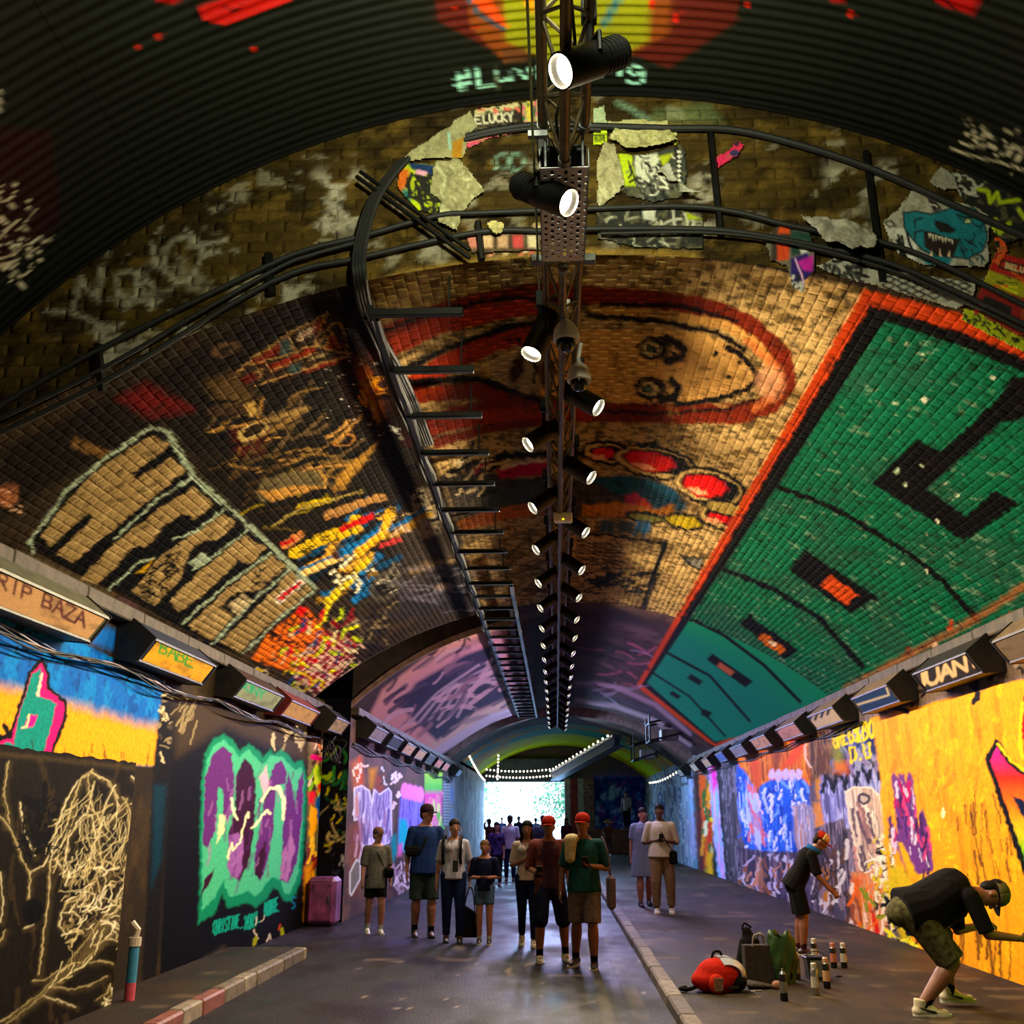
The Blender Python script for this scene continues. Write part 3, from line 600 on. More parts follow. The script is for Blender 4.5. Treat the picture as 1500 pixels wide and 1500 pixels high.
def paint_return(P):
    P.mix(np.ones(len(P.P)), '#14121a'); P.scrib((480,1130,520,1240), 40, ['#b8a878','#5a6a50','#1f4a34','#c8c030'], 2.4, 18, 100, 16, 1., .9); P.scrib((480,1230,520,1300), 12, ['#c8c8d0','#3a3a50'], 2.4, 12, 60, 18, .9, .5)
    P.scrib((480,1090,520,1150), 14, ['#2a5a3a','#3a7a40','#9ab020'], 5, 16, 100, 17)
def paint_left2(P):
    w = P.P; P.mix(sst(.4, .65, fbm(w[:, 1] * 1.5, w[:, 2] * 3, 1)), '#6a5248', .7)
    z = lambda p: Zm(440, 1080, 5.357, p)
    n = fbm(w[:, 1] * 12, w[:, 2] * 1.5, 4)
    P.poly(z([(400,200),(480,150),(500,380),(420,420)]), '#b86a40', 5, .7); P.poly(z([(540,250),(600,240),(570,400),(545,400)]), '#c8902c', 4, .8); P.poly(z([(460,150),(480,230),(480,370),(450,300)]), '#c8401c', 3, .8); P.poly(z([(600,300),(650,300),(640,450),(600,430)]), '#9a3c18', 5, .7)
    P.scrib((517,1118,530,1140), 8, ['#d8c8b0'], 3, 10, 90, 19); P.scrib((558,1122,566,1150), 8, ['#c8c8b8','#3a3a30'], 3, 8, 90, 20)
    lav = [(425,400),(480,380),(540,420),(560,520),(580,410),(620,450),(690,400),(712,430),(715,800),(690,830),(480,850),(460,640),(425,650)]
    P.poly(z(lav), '#8f88a8', 2); i, m = P.pmask(z(lav), 2)
    if len(i): P.mixi(i, m * sst(.45, .6, n[i]), '#c0b8d0', .8); P.mixi(i, m * sst(.62, .7, n[i]), '#5a5078', .8)
    P.outl(z(lav), 2, '#d8d8dc', 1); P.scrib((520,1155,575,1240), 40, ['#d0ccd8','#6a6088','#9a7a98'], 2.5, 30, 92, 21, .15, .1)
    P.poly(z([(425,480),(450,430),(462,600),(430,640)]), '#b08a80', 1.5)
    P.poly(z([(400,700),(480,660),(470,1100),(430,1230),(390,1240)]), '#8a4a34', 8, .7); P.poly(z([(390,1060),(440,960),(470,980),(470,1110),(400,1240),(388,1220)]), '#6f6a62', 2); P.outl(z([(390,1060),(440,960),(470,980),(470,1110),(400,1240),(388,1220)]), 2, '#c8d0c8')
    P.scrib((575,1130,588,1180), 14, ['#d8c8b8','#e0d8d0'], 3, 8, 90, 22)
    vi = [(785,480),(830,390),(880,420),(930,410),(960,470),(965,650),(900,700),(850,860),(770,920),(775,640)]
    P.poly(z(vi), '#8a80c8', 2); i, m = P.pmask(z(vi), 2)
    if len(i): P.mixi(i, m * sst(.5, .62, n[i]), '#4a3c90', .8)
    for k in range(4): P.blob(*z([(820 + 40 * k, 420 + 10 * k)])[0], 6, 12, '#e088b8', 0, .3)
    P.poly(z([(780,640),(830,650),(860,800),(820,900),(770,820)]), '#28b0b8', 3); P.poly(z([(770,850),(800,830),(790,930),(760,930)]), '#d870a0', 3); P.poly(z([(710,780),(750,760),(760,900),(720,1000)]), '#2a8a88', 3)
    P.scrib((575,1260,605,1310), 40, ['#d8c8c8','#a89098'], 2.2, 9, 90, 23, .4, .2)
    # pink / green strip, louvred strip, blue strips
    P.grad(z([(975,260),(1115,280),(1110,720),(975,720)]), [(1130,'#a8c060'),(1155,'#68b060'),(1165,'#d8509a'),(1215,'#d890a0')]); P.scrib((625,1155,648,1200), 16, ['#e07898','#d8c890','#78b060'], 4, 18, 90, 24, .15, .1)
    P.poly(z([(1120,300),(1190,310),(1190,700),(1120,700)]), '#6a6874', 1.5)
    for k in range(16): P.line(z([(1125,320+24*k),(1185,322+24*k)]), 1.6, '#a8a8b0')
    P.poly(z([(1195,310),(1310,330),(1310,900),(1195,900)]), '#a090c0', 2); P.scrib((660,1150,690,1250), 40, ['#6a88d8','#c8b8e8','#d87088','#5a4a98'], 4, 40, 91, 25, .08, .05)
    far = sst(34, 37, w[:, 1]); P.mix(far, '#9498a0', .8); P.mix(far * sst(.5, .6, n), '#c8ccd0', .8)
# ---------------------------------------------------------------- dark proud block with chalky line drawing
def paint_block(P):
    w = P.P; P.mix(sst(.45, .7, fbm(w[:, 1] * 4, w[:, 2] * 3, 1)), '#1a130b', .8); P.jit(1.5, .2)
    z = lambda p: Zm(0, 1050, 10 / 3, p); C = '#bcac84'; C2 = '#6a5c40'
    P.scrib((-60,1105,220,1500), 60, ['#0c0a07','#3a2e1e'], 6, 60, 95, 2, .2, .1, None, .6)
    arcs = [[(250,690),(270,560),(320,420),(380,310),(450,275),(520,310),(560,370),(580,440)],[(330,520),(350,430),(400,300),(450,260)],[(440,270),(540,320),(580,400)],[(270,690),(330,780),(340,790),(320,700),(330,600),(400,480),(450,480),(470,600),(440,700)],
            [(420,430),(480,480),(500,560),(530,600)],[(600,390),(640,470),(620,600),(560,700)],[(640,290),(690,340),(710,450),(690,600),(640,760),(560,900)],[(735,260),(740,400),(720,640),(690,800),(620,900)],[(520,530),(580,460),(645,420)],[(330,520),(260,640),(210,730),(150,760)],
            [(245,700),(240,860),(215,1060),(190,1260)],[(0,480),(60,560),(110,700),(150,760),(140,900)],[(100,420),(120,560),(170,680)],[(480,600),(500,720),(440,830),(360,930)],[(300,960),(330,900),(420,860),(480,780)],[(290,1020),(300,960),(360,950),(400,990),(380,1050),(320,1060),(290,1020)],
            [(0,1490),(60,1450),(200,1350),(320,1220),(430,1080),(520,960),(600,860),(680,760)],[(30,1500),(140,1420),(250,1320),(380,1220),(480,1120),(560,1050)],[(210,1360),(300,1390),(370,1415)],[(250,1320),(360,1330),(440,1310),(520,1265)],[(440,1200),(500,1190),(550,1205)],[(480,1110),(540,1080),(590,1100)],[(160,1290),(230,1280),(280,1240)],
            [(500,1400),(560,1340),(600,1380),(560,1450)],[(540,1300),(560,1400),(570,1480)],[(470,1380),(520,1350),(540,1310)],[(0,1100),(30,1040)],[(0,760),(15,900),(5,1000)],[(40,220),(20,380),(50,520)],[(430,280),(440,420)],[(560,330),(500,470)],[(620,400),(540,500)],[(700,640),(640,640),(600,700)],[(120,1030),(160,1020),(180,980)]]
    for k, a in enumerate(arcs): P.line(z(a), 2.0 if k < 17 else 1.5, C if k % 3 else '#ddd0b0', 1.0, .9); P.line(z([(x + 6, y + 8) for x, y in a]), 8, C2, 4, .22); P.line(z([(x - 9, y + 5) for x, y in a]), 1.2, C2, .8, .7)
    tr = z([(30,1490),(200,1340),(330,1200),(450,1050),(560,920),(660,800),(700,700),(640,900),(580,1040),(430,1200),(250,1330),(90,1470)])
    P.poly(tr, '#5c4f36', 5, .7); P.scrib((0,1250,215,1500), 260, [C,'#c8bc98',C2,'#2a2216'], 1.8, 34, -45, 3, .35, .3, tr, .85)
    P.scrib((80,1130,215,1310), 260, [C,C2,'#c8bc98'], 1.3, 40, 110, 4, .35, .25, z([(270,560),(330,430),(450,290),(560,400),(640,420),(640,640),(480,860),(340,800),(280,700)]), .7)
    P.scrib((90,1270,190,1390), 150, [C,C2,'#ded2b4'], 2, 24, -50, 5, .6, .4, None, .7); P.scrib((28,1165,75,1250), 90, ['#060504'], 2, 22, 60, 6, 1.3, .8)
    P.blob(48,1335,14,20,'#050403',0,.3); P.blob(66,1160,4,16,'#050403'); P.blob(100,1355,8,6,C2); P.blob(100,1352,4,3,'#241c12')
    P.line([(0,1104),(225,1128)], 5, '#5a4a30', 4, .5)
    P.scrib((150,1440,200,1490), 24, ['#d8d0b8','#a8a088'], 1.8, 20, 70, 7, .9, .5)
# ---------------------------------------------------------------- right wall
def paint_right(P):
    w = P.P; x, y = P.q0[:, 0], P.q0[:, 1]
    nA = fbm(w[:, 1] * 9, w[:, 2] * 1.6, 4); nB = fbm(w[:, 1] * 5, w[:, 2] * 5, 5)
    P.mix(sst(.4, .6, nA), '#7a6a70', .8); P.jit(1.5, .2)
    z = lambda p: Zm(1000, 1050, 4.286, p)
    def area(pts, base, c2, c3, soft=2, f=nA):
        P.poly(pts, base, soft); i, m = P.pmask(pts, soft)
        if len(i): P.mixi(i, m * sst(.46, .56, f[i]), c2, .9); P.mixi(i, m * sst(.58, .66, f[i]), c3, .9)
    # strips far along the wall
    area(z([(-60,340),(60,340),(100,980),(-60,940)]), '#6aa0c8', '#b0a8d8', '#d8b8d0'); P.poly(z([(-60,860),(100,900),(100,985),(-60,950)]), '#3a6a6c', 5, .7); P.poly(z([(0,640),(70,640),(95,860),(0,850)]), '#b078b8', 10, .6)
    P.poly(z([(55,330),(100,340),(145,985),(95,980)]), '#3a1210', 2); P.poly(z([(75,600),(110,600),(140,980),(105,980)]), '#5a1018', 3)
    P.poly(z([(100,350),(150,380),(190,1000),(140,990)]), '#c8581c', 2); P.poly(z([(145,400),(185,400),(200,700),(160,700)]), '#1c5c2c', 3); P.scrib((1025,1140,1046,1280), 40, ['#d8901c','#c03818','#e0c030','#3a5a20','#d8c8a0'], 4, 26, 88, 26, .15, .1, z([(105,400),(185,400),(220,1010),(140,990)])); P.poly(z([(150,850),(190,860),(190,1005),(150,990)]), '#d8a818', 3); P.poly(z([(185,700),(220,720),(220,1005),(190,1000)]), '#141210', 2)
    area(z([(160,300),(205,270),(235,560),(270,1040),(225,1030)]), '#8ab8e0', '#b890d0', '#d8a8c8'); P.poly(z([(160,300),(208,260),(225,420),(190,480)]), '#d8389a', 4)
    area(z([(212,290),(330,240),(345,620),(385,1080),(280,1040),(240,560)]), '#4a444c', '#7a7680', '#241f24'); P.line(z([(214,290),(245,620),(282,1040)]), 3, '#0c0a0c')
    # orange, brown, blue
    area(z([(330,250),(560,120),(800,90),(860,330),(800,430),(640,400),(480,430),(400,500)]), '#c86a14', '#d8901c', '#8a3c10'); P.poly(z([(560,170),(640,150),(600,330),(570,320)]), '#6a3418', 4, .8); P.poly(z([(640,120),(780,95),(770,200),(700,300),(620,320),(700,200)]), '#d8581c', 3); P.poly(z([(400,250),(480,220),(480,430),(470,470)]), '#c84a14', 4, .7)
    area(z([(780,90),(950,80),(950,330),(870,400),(800,420)]), '#5a3a24', '#8a6a4c', '#30201a'); P.line(z([(765,150),(775,260),(800,310)]), 3, '#e0c0a0')
    blue = z([(335,300),(380,330),(440,430),(480,520),(490,430),(560,400),(660,390),(740,370),(790,440),(800,560),(760,760),(700,860),(560,850),(400,860),(350,600)])
    area(blue, '#2656b0', '#4a80d0', '#c0d0e8'); P.scrib((1078,1130,1190,1250), 150, ['#1a3c90','#7aa4e0','#d8e0f0','#3064c0'], 3, 16, 92, 27, .25, .3, blue)
    P.poly(z([(400,400),(430,440),(490,640),(500,780),(460,810),(440,700)]), '#c8a0a8', 4, .8); P.scrib((1095,1150,1118,1235), 20, ['#e0c8d0','#d87a78','#b8c8e8'], 4, 24, 80, 28, .1, .1)
    for k in range(5): P.blob(*z([(560 + 42 * k, 360 + 8 * (k % 2))])[0], 5, 9, '#c8b8c8', 0, .3)
    area(z([(350,820),(560,850),(780,850),(830,1250),(560,1150),(390,1090)]), '#3a3444', '#5a4a60', '#7a6a6c'); P.scrib((1085,1250,1180,1330), 60, ['#b8b0c0','#8a5a3a','#2a2430','#d0c8c8','#c89070'], 3, 20, 90, 29, .3, .3)
    for k in range(4): P.poly(z([(530+45*k,870+12*k),(560+45*k,850+12*k),(555+45*k,900+12*k)]), '#c0c0c8', 1.5)
    P.poly(z([(470,880),(500,900),(510,1110),(480,1110)]), '#a87858', 3, .8)
    area(z([(690,560),(780,540),(840,600),(830,800),(740,860),(700,780)]), '#8a8898', '#c0b8c0', '#b08a70'); P.poly(z([(820,540),(870,540),(920,660),(900,720),(830,700)]), '#c88a50', 3); P.poly(z([(840,400),(870,380),(870,520),(840,520)]), '#c88a2c', 3)
    # lilac fingers with black outlines
    lil = z([(870,370),(910,380),(950,460),(990,380),(1040,330),(1080,310),(1130,320),(1180,280),(1230,330),(1260,480),(1120,700),(900,700),(860,480)])
    area(lil, '#8080b0', '#b0b0d0', '#4a4870')
    for k in range(5): P.line(z([(880+72*k,470-20*k),(895+72*k,370-20*k),(925+72*k,400-20*k),(950+72*k,470-20*k)]), 5.5, '#101018', 1.2)
    area(z([(830,700),(1000,640),(1120,950),(1090,1100),(1060,1330),(830,1230),(810,860)]), '#4a4450', '#8a7a88', '#1c181c'); P.poly(z([(850,950),(920,950),(930,1150),(880,1190)]), '#b8761c', 4, .85); P.scrib((1195,1230,1250,1350), 60, ['#c8c0b8','#2a2428','#7a6a70','#5a3c2c'], 4, 30, 88, 30, .25, .2)
    # cream outlined mass
    crm = z([(1020,470),(1080,440),(1180,450),(1240,500),(1270,700),(1280,900),(1200,950),(1120,960),(1060,700)])
    area(crm, '#c0a490', '#8a7a74', '#d8c4b0'); P.outl(crm, 3, '#e0d0b8'); P.scrib((1245,1165,1295,1270), 24, ['#8a6a68','#e0d0b8','#5a4a54','#b88a80'], 4, 40, 80, 31, .12, .1); P.blob(1265,1170,9,9,'#3a3440'); P.blob(1265,1170,5,5,'#b0a090')
    area(z([(1060,980),(1250,960),(1290,1330),(1230,1400),(1080,1340)]), '#c08868', '#c8702c', '#d8b090'); P.poly(z([(1060,1020),(1130,1000),(1120,1150),(1080,1150)]), '#c8581c', 5, .8); P.poly(z([(1170,1190),(1200,1230),(1250,1390),(1215,1390)]), '#c82818', 2); P.scrib((1248,1290,1295,1390), 30, ['#d86a20','#e0c8b0','#8a4a30','#7a8a30'], 4, 24, 85, 32, .3, .2)
    P.scrib((1265,1245,1300,1285), 16, ['#e8dcc8'], 3, 20, -20, 33, .6, .8); P.scrib((1280,1225,1312,1330), 80, ['#0c0a08','#d8d0b0','#c8b020'], 3, 12, 60, 34, 1.2, .9)
    # dark blue patch with yellow lettering
    P.poly(z([(940,100),(1200,20),(1290,-20),(1290,230),(1200,260),(1100,330),(950,320)]), '#202c54', 3); P.scrib((1220,1065,1300,1120), 34, ['#4a5a8a','#7a6a8a','#8a8aa0'], 6, 14, 90, 35, .5, .3); P.poly(z([(940,200),(1000,180),(1010,330),(950,330)]), '#8a8a2c', 5, .8); P.poly(z([(950,290),(1040,280),(1040,360),(960,350)]), '#c86818', 5, .8)
    P.text('GREGS', (1219,1072), (6,-2), (2,24), 3.2, '#e0c41c', 1.25); P.text('&', (1252,1064), (7,-2), (2,24), 3.2, '#e0c41c'); P.text('BON', (1263,1058), (7,-2), (2,26), 3.2, '#e0c41c', 1.25); P.text('D.U', (1245,1095), (8,-2), (2,22), 3.2, '#e0c41c', 1.25)
    # yellow field
    yel = [(1277,1052),(1300,1046),(1335,1032),(1348,1036),(1400,1018),(1440,1012),(1452,1005),(1500,994),(1800,900),(1800,1700),(1334,1392),(1318,1300),(1296,1180)]
    P.poly(yel, '#e49c06', 2.2); i, m = P.pmask(yel, 2.2)
    if len(i): P.mixi(i, m * sst(.56, .7, nA[i]), '#b87808', .6); P.mixi(i, m * sst(.6, .72, nB[i]), '#f0b420', .6)
    P.scrib((1290,1040,1490,1200), 60, ['#c08410','#8a6010','#f4bc30'], 5, 22, 100, 36, .3, .2, yel, .45); P.scrib((1400,1150,1480,1280), 26, ['#5a3a08','#3a2808'], 2.2, 40, 82, 37, .1, .05, None, .8); P.scrib((1330,1180,1400,1280), 50, ['#f4d060','#c88a10'], 2, 8, 90, 38, .6, .3, None, .8)
    P.scrib((1385,1330,1500,1370), 12, ['#4a2c04'], 3, 70, 92, 39, .06, .05, None, .85); P.blob(1381,1190,3,9,'#f0e0b0')
    P.poly(z([(1240,440),(1260,420),(1290,700),(1310,1000),(1290,1060)]), '#d8a010', 2)
    # camouflage band above the yellow
    P.poly([(1300,1042),(1312,1010),(1420,970),(1800,800),(1800,895),(1500,990),(1452,1002),(1440,1008),(1400,1014),(1348,1032)], '#6a584c', 2); P.scrib((1300,975,1500,1040), 40, ['#14100e','#2a221e','#8a7868'], 5, 26, -20, 40, .8, .7, [(1300,1042),(1312,1010),(1420,970),(1500,930),(1500,990),(1400,1014)])
    # hand-shaped purple drips
    hand = [(1305,1140),(1310,1131),(1316,1140),(1318,1132),(1324,1135),(1328,1145),(1330,1131),(1337,1134),(1342,1180),(1345,1225),(1346,1190),(1352,1186),(1358,1205),(1365,1245),(1368,1275),(1330,1285),(1320,1260),(1305,1215),(1300,1198),(1304,1196),(1314,1220),(1310,1170)]
    P.poly(hand, '#6a3a7a', 1.5); P.scrib((1303,1132,1366,1280), 80, ['#a82058','#4a2a6a','#c8b8d0','#3a1c4a','#c04878'], 3, 26, 84, 41, .12, .1, hand); P.poly([(1316,1235),(1322,1235),(1345,1285),(1330,1285)], '#dca818', 2)
    P.poly([(1322,1270),(1334,1290),(1345,1330),(1338,1380),(1320,1375),(1300,1310),(1305,1270)], '#c8b010', 3, .9); P.scrib((1295,1310,1340,1390), 50, ['#d8d020','#0c0a08','#e0d860','#8a8a10'], 4, 16, 70, 42, .8, .6)
    P.poly([(1375,1360),(1395,1365),(1398,1400),(1380,1398)], '#c83810', 6, .9); P.poly([(1340,1310),(1352,1330),(1348,1378),(1336,1380)], '#d86a10', 3, .8)
    # rainbow letter running out of the frame
    RB = [(1447,1112),(1460,1086),(1480,1118),(1520,1146),(1800,1200),(1800,1600),(1520,1330)]
    P.grad(RB, [(1090,'#e0389a'),(1140,'#e8402c'),(1180,'#ec7a1c'),(1220,'#c8b820'),(1260,'#4ab83c')], 1, 1.2); P.outl(RB, 8, '#080606'); P.line([(1462,1090),(1482,1116),(1520,1143)], 3, '#e8d030'); P.poly([(1482,1165),(1500,1172),(1530,1230),(1500,1200)], '#101838', 1)
    P.line([(1498,1030),(1494,1090),(1498,1110)], 5, '#f0d030'); P.poly([(1500,1020),(1540,1000),(1540,1110),(1500,1100),(1497,1070)], '#c81c24', 1.2)
    # far stretch and grime at the foot
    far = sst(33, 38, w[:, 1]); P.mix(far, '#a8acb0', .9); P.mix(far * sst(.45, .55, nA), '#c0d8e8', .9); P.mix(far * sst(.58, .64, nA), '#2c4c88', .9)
# ---------------------------------------------------------------- headwall brick and corrugated sheets
def paint_head(P):
    w = P.P; x = P.q0[:, 0]; y = P.q0[:, 1]; P.jit(2, .2)
    n = fbm(w[:, 0] * 3, w[:, 2] * 5, 2)
    P.mix(sst(.35, .65, n), '#4a3c22', .9); P.mix(sst(.55, .75, fbm(w[:, 0] * 7, w[:, 2] * 9, 3)), '#6a5630', .7)
    for bx in ((450,240,600,380),(120,420,300,560),(330,400,480,470),(1200,230,1330,310),(1000,240,1060,350),(560,340,680,390),(880,300,1040,370)):
        i = (x > bx[0]) & (x < bx[2]) & (y > bx[1]) & (y < bx[3])
        ex = np.minimum(np.minimum(x - bx[0], bx[2] - x), np.minimum(y - bx[1], bx[3] - y)) / 25.0
        P.mix(np.where(i, np.clip(ex, 0, 1), 0) * sst(.52, .6, fbm(w[:, 0] * 8, w[:, 2] * 8, 44)), '#a8a090', .85)
    P.mix(sst(.66, .72, fbm(w[:, 0] * 6, w[:, 2] * 8, 47)), '#8a8270', .7)
    P.mix(sst(.6, .7, fbm(w[:, 0] * 11, w[:, 2] * 12, 48)), '#15110a', .6)
    z = lambda p: Zm(0, 0, 3, p); C = '#9a9484'
    for pts in ([(200,1365),(320,1370),(355,1220),(430,1320),(445,1170),(455,1250)],[(320,1370),(420,1415)],[(545,1190),(515,1210),(515,1290),(555,1350),(600,1290),(595,1200),(545,1190)],[(600,1200),(640,1310)],[(620,1200),(680,1270)],[(670,1070),(680,1160),(720,1180)],[(770,1050),(725,1090),(720,1180),(780,1250),(850,1220),(890,1130),(870,1060),(810,1040),(770,1050)],[(850,1040),(890,1100)],[(870,1080),(990,1055)],[(890,1120),(960,1105)],[(820,1010),(830,1030)]):
        P.line(z(pts), 6, C, 2, .9)
    P.scrib((180,340,330,430), 30, ['#9a9484','#6a6454'], 3, 14, -20, 6, .8, .6, None, .6)
    # crest tag ring and chalk marks
    for cx in (735, 757): P.line([(cx+11*math.cos(a*.7),237+12*math.sin(a*.7)) for a in range(10)], 3, '#8aa898', 1.5, .8)
    P.line([(905,150),(955,178)], 7, '#8aa890', 3, .6); P.poly([(960,160),(1040,150),(1060,180),(955,182)], '#6a7a58', 6, .5)
    # paint carried up from the vault below
    P.poly([(540,420),(580,398),(700,378),(870,364),(1020,370),(1030,392),(1160,405),(1260,428),(1200,440),(900,395),(700,400),(540,440)], '#8f7444', 4, .8)
    P.specks((700,330,790,372), 26, ['#c8b088','#b86a5a','#d8d0b0','#241c14'], 4, 8)
def paint_corr(P):
    w = P.P; P.mix(sst(.45, .6, fbm(w[:, 0] * .8, w[:, 1] * .8, 3)), '#181a12', .6)
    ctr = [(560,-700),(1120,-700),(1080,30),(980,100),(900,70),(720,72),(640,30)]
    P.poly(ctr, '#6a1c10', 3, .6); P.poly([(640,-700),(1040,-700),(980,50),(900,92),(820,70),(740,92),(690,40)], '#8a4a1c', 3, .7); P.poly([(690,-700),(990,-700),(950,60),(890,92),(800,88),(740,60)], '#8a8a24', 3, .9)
    P.poly([(690,-40),(745,40),(735,38),(690,0)], '#d8501c', 3); P.poly([(765,-40),(788,5),(778,20),(766,0)], '#d89020', 3); P.line([(665,-40),(700,20),(740,44)], 5, '#20485a', 2); P.line([(920,-40),(905,0),(885,35)], 9, '#2a6a78', 4); P.line([(950,-20),(955,10)], 5, '#c8301c', 2); P.poly([(985,25),(998,15),(995,30),(984,34)], '#c83020', 1.5)
    P.poly([(735,72),(775,66),(770,92),(740,92)], '#5a3a28', 3, .7)
    P.poly([(288,12),(300,6),(430,-30),(425,2),(330,38),(300,30)], '#c02c14', 2); P.line([(286,12),(295,30),(325,40)], 4, '#0a0605', 1); P.line([(330,10),(345,18),(360,0)], 3, '#0a0605'); P.poly([(200,-20),(270,-20),(260,6),(232,2)], '#b02414', 3)
    P.poly([(1340,-20),(1445,-20),(1424,21),(1380,8)], '#b01c14', 2); P.poly([(1210,-10),(1235,-10),(1235,4),(1216,2)], '#a82418', 2); P.line([(1380,-5),(1400,16)], 3, '#0a0605')
    for bx, by, r in ((233,53,6),(200,69,5),(372,72,5),(1246,20,7),(1093,6,5),(664,12,4),(696,40,4)): P.blob(bx, by, r, r * .8, '#b83018', 0, .4)
    P.poly([(-200,180),(75,190),(88,320),(60,360),(-200,480)], '#2a0806', 8, .9)
    P.scrib((-20,285,85,420), 44, ['#c8b8a0','#d8cab4'], 2.6, 34, -32, 9, .5, .7, [(-60,280),(30,280),(90,380),(60,420),(-60,440)]); P.blob(-2,150,4,18,'#a8a090')
    T = '#a8d8c8'
    P.text('#L', (667,106), (22,-3), (2,26), 4.5, T, 1.5); P.text('uv', (725,96), (24,-3), (2,24), 4.5, T, 1.3); P.text('i', (782,93), (12,-1), (2,24), 4.5, T)
    P.text('P', (878,88), (24,2), (0,24), 4.5, T); P.text('i', (902,86), (12,1), (0,24), 4.5, T); P.text('g', (917,85), (26,2), (0,27), 4.5, T)
    z = lambda p: Zm(1000, 0, 3, p)
    for pts in ([(1215,620),(1250,640),(1290,640),(1275,580),(1245,590),(1290,580),(1300,650)],[(1300,570),(1320,560),(1320,650)],[(1330,590),(1350,570),(1350,655)],[(1440,580),(1410,565),(1370,620),(1370,680),(1430,680),(1420,620)],[(1478,575),(1420,720)],[(1500,640),(1445,765)],[(1430,660),(1500,650)],[(1180,655),(1300,690),(1500,745)],[(1240,530),(1243,545)],[(1265,530),(1270,545)]):
        P.line(z(pts), 3.2, '#c8b8a0', 1)
    P.line([(728,80),(728,140)], 1.6, '#5a5a4a')
# ---------------------------------------------------------------- brick fields
def brick_topo(nx, ny):
    f = [tuple(r) for r in grid_faces(nx, ny)]
    per = [(i, 0) for i in range(nx)] + [(nx - 1, j) for j in range(1, ny)] + [(i, ny - 1) for i in range(nx - 2, -1, -1)] + [(0, j) for j in range(ny - 2, 0, -1)]
    top = [i * ny + j for i, j in per]; n = len(top); o = nx * ny
    f += [(top[k], o + k, o + (k + 1) % n, top[(k + 1) % n]) for k in range(n)]
    return np.array(f), per
def brick_block(S0, S1, Y0, Y1, H, nx, ny, surf, inset=.002):
    """bricks spanning [S0,S1]x[Y0,Y1] in surface coordinates, face proud by H; returns V (nb,nv,3)"""
    f, per = brick_topo(nx, ny); nb = len(S0)
    a = np.linspace(0, 1, nx); b = np.linspace(0, 1, ny)
    sa = S0[:, None] + (S1 - S0)[:, None] * a; yb = Y0[:, None] + (Y1 - Y0)[:, None] * b
    # rounded arris: pull border in
    S = np.repeat(sa[:, :, None], ny, 2); Y = np.repeat(yb[:, None, :], nx, 1)
    S[:, 0] += inset; S[:, -1] -= inset; Y[:, :, 0] += inset; Y[:, :, -1] -= inset
    Hh = np.repeat(np.repeat(H[:, None, None], nx, 1), ny, 2)
    Hh = Hh + .0008 * (vn(S * 31, Y * 29, 5) - .5); Hh[:, 0] -= .0005; Hh[:, -1] -= .0005; Hh[:, :, 0] -= .0005; Hh[:, :, -1] -= .0005
    pi = np.array([p[0] for p in per]); pj = np.array([p[1] for p in per])
    S2 = sa[:, pi]; Y2 = yb[:, pj]; H2 = np.full(S2.shape, -.0006)
    Sx = np.concatenate([S.reshape(nb, -1), S2], 1); Yx = np.concatenate([Y.reshape(nb, -1), Y2], 1); Hx = np.concatenate([Hh.reshape(nb, -1), H2], 1)
    return surf(Sx, Yx, Hx), f
def front_area(V, nx, ny):
    c = np.stack([V[:, 0], V[:, (nx - 1) * ny], V[:, nx * ny - 1], V[:, ny - 1]], 1); q, d = proj(c.reshape(-1, 3)); q = q.reshape(-1, 4, 2); d = d.reshape(-1, 4)
    A = .5 * np.abs((q[:, 2, 0] - q[:, 0, 0]) * (q[:, 3, 1] - q[:, 1, 1]) - (q[:, 3, 0] - q[:, 1, 0]) * (q[:, 2, 1] - q[:, 0, 1]))
    inn = (q.min((1, 2)) > 0) & (q.max((1, 2)) < 1500) & (d.min(1) > .5)
    return np.where(inn, A, 0)
def emit_bricks(parent, blocks, nobj, m, name='brick'):
    """blocks: list of (V, faces, nx, ny, colours). The nobj bricks that show largest become parts, the rest one joined part"""
    areas = [front_area(V, nx, ny) for V, f, nx, ny, c in blocks]
    allA = np.concatenate(areas); thr = np.sort(allA)[-nobj] if len(allA) > nobj else -1
    restV = []; restF = []; restC = []; off = 0; cnt = 0
    for (V, f, nx, ny, c), A in zip(blocks, areas):
        for k in range(len(V)):
            if A[k] >= thr and A[k] > 0 and cnt < nobj:
                me = mesh_np(name, V[k], f, c[k]); link(name, me, m, parent); cnt += 1; A[k] = -1
        keep = A >= 0; nv = V.shape[1]; n = keep.sum()
        if n:
            restV.append(V[keep].reshape(-1, 3)); restC.append(c[keep].reshape(-1, 3))
            restF.append((f[None] + (np.arange(n) * nv)[:, None, None] + off).reshape(-1, 4)); off += n * nv
    if off:
        o = link('brickwork', mesh_np('brickwork', np.concatenate(restV), np.concatenate(restF), np.concatenate(restC)), m, parent); o['kind'] = 'stuff'
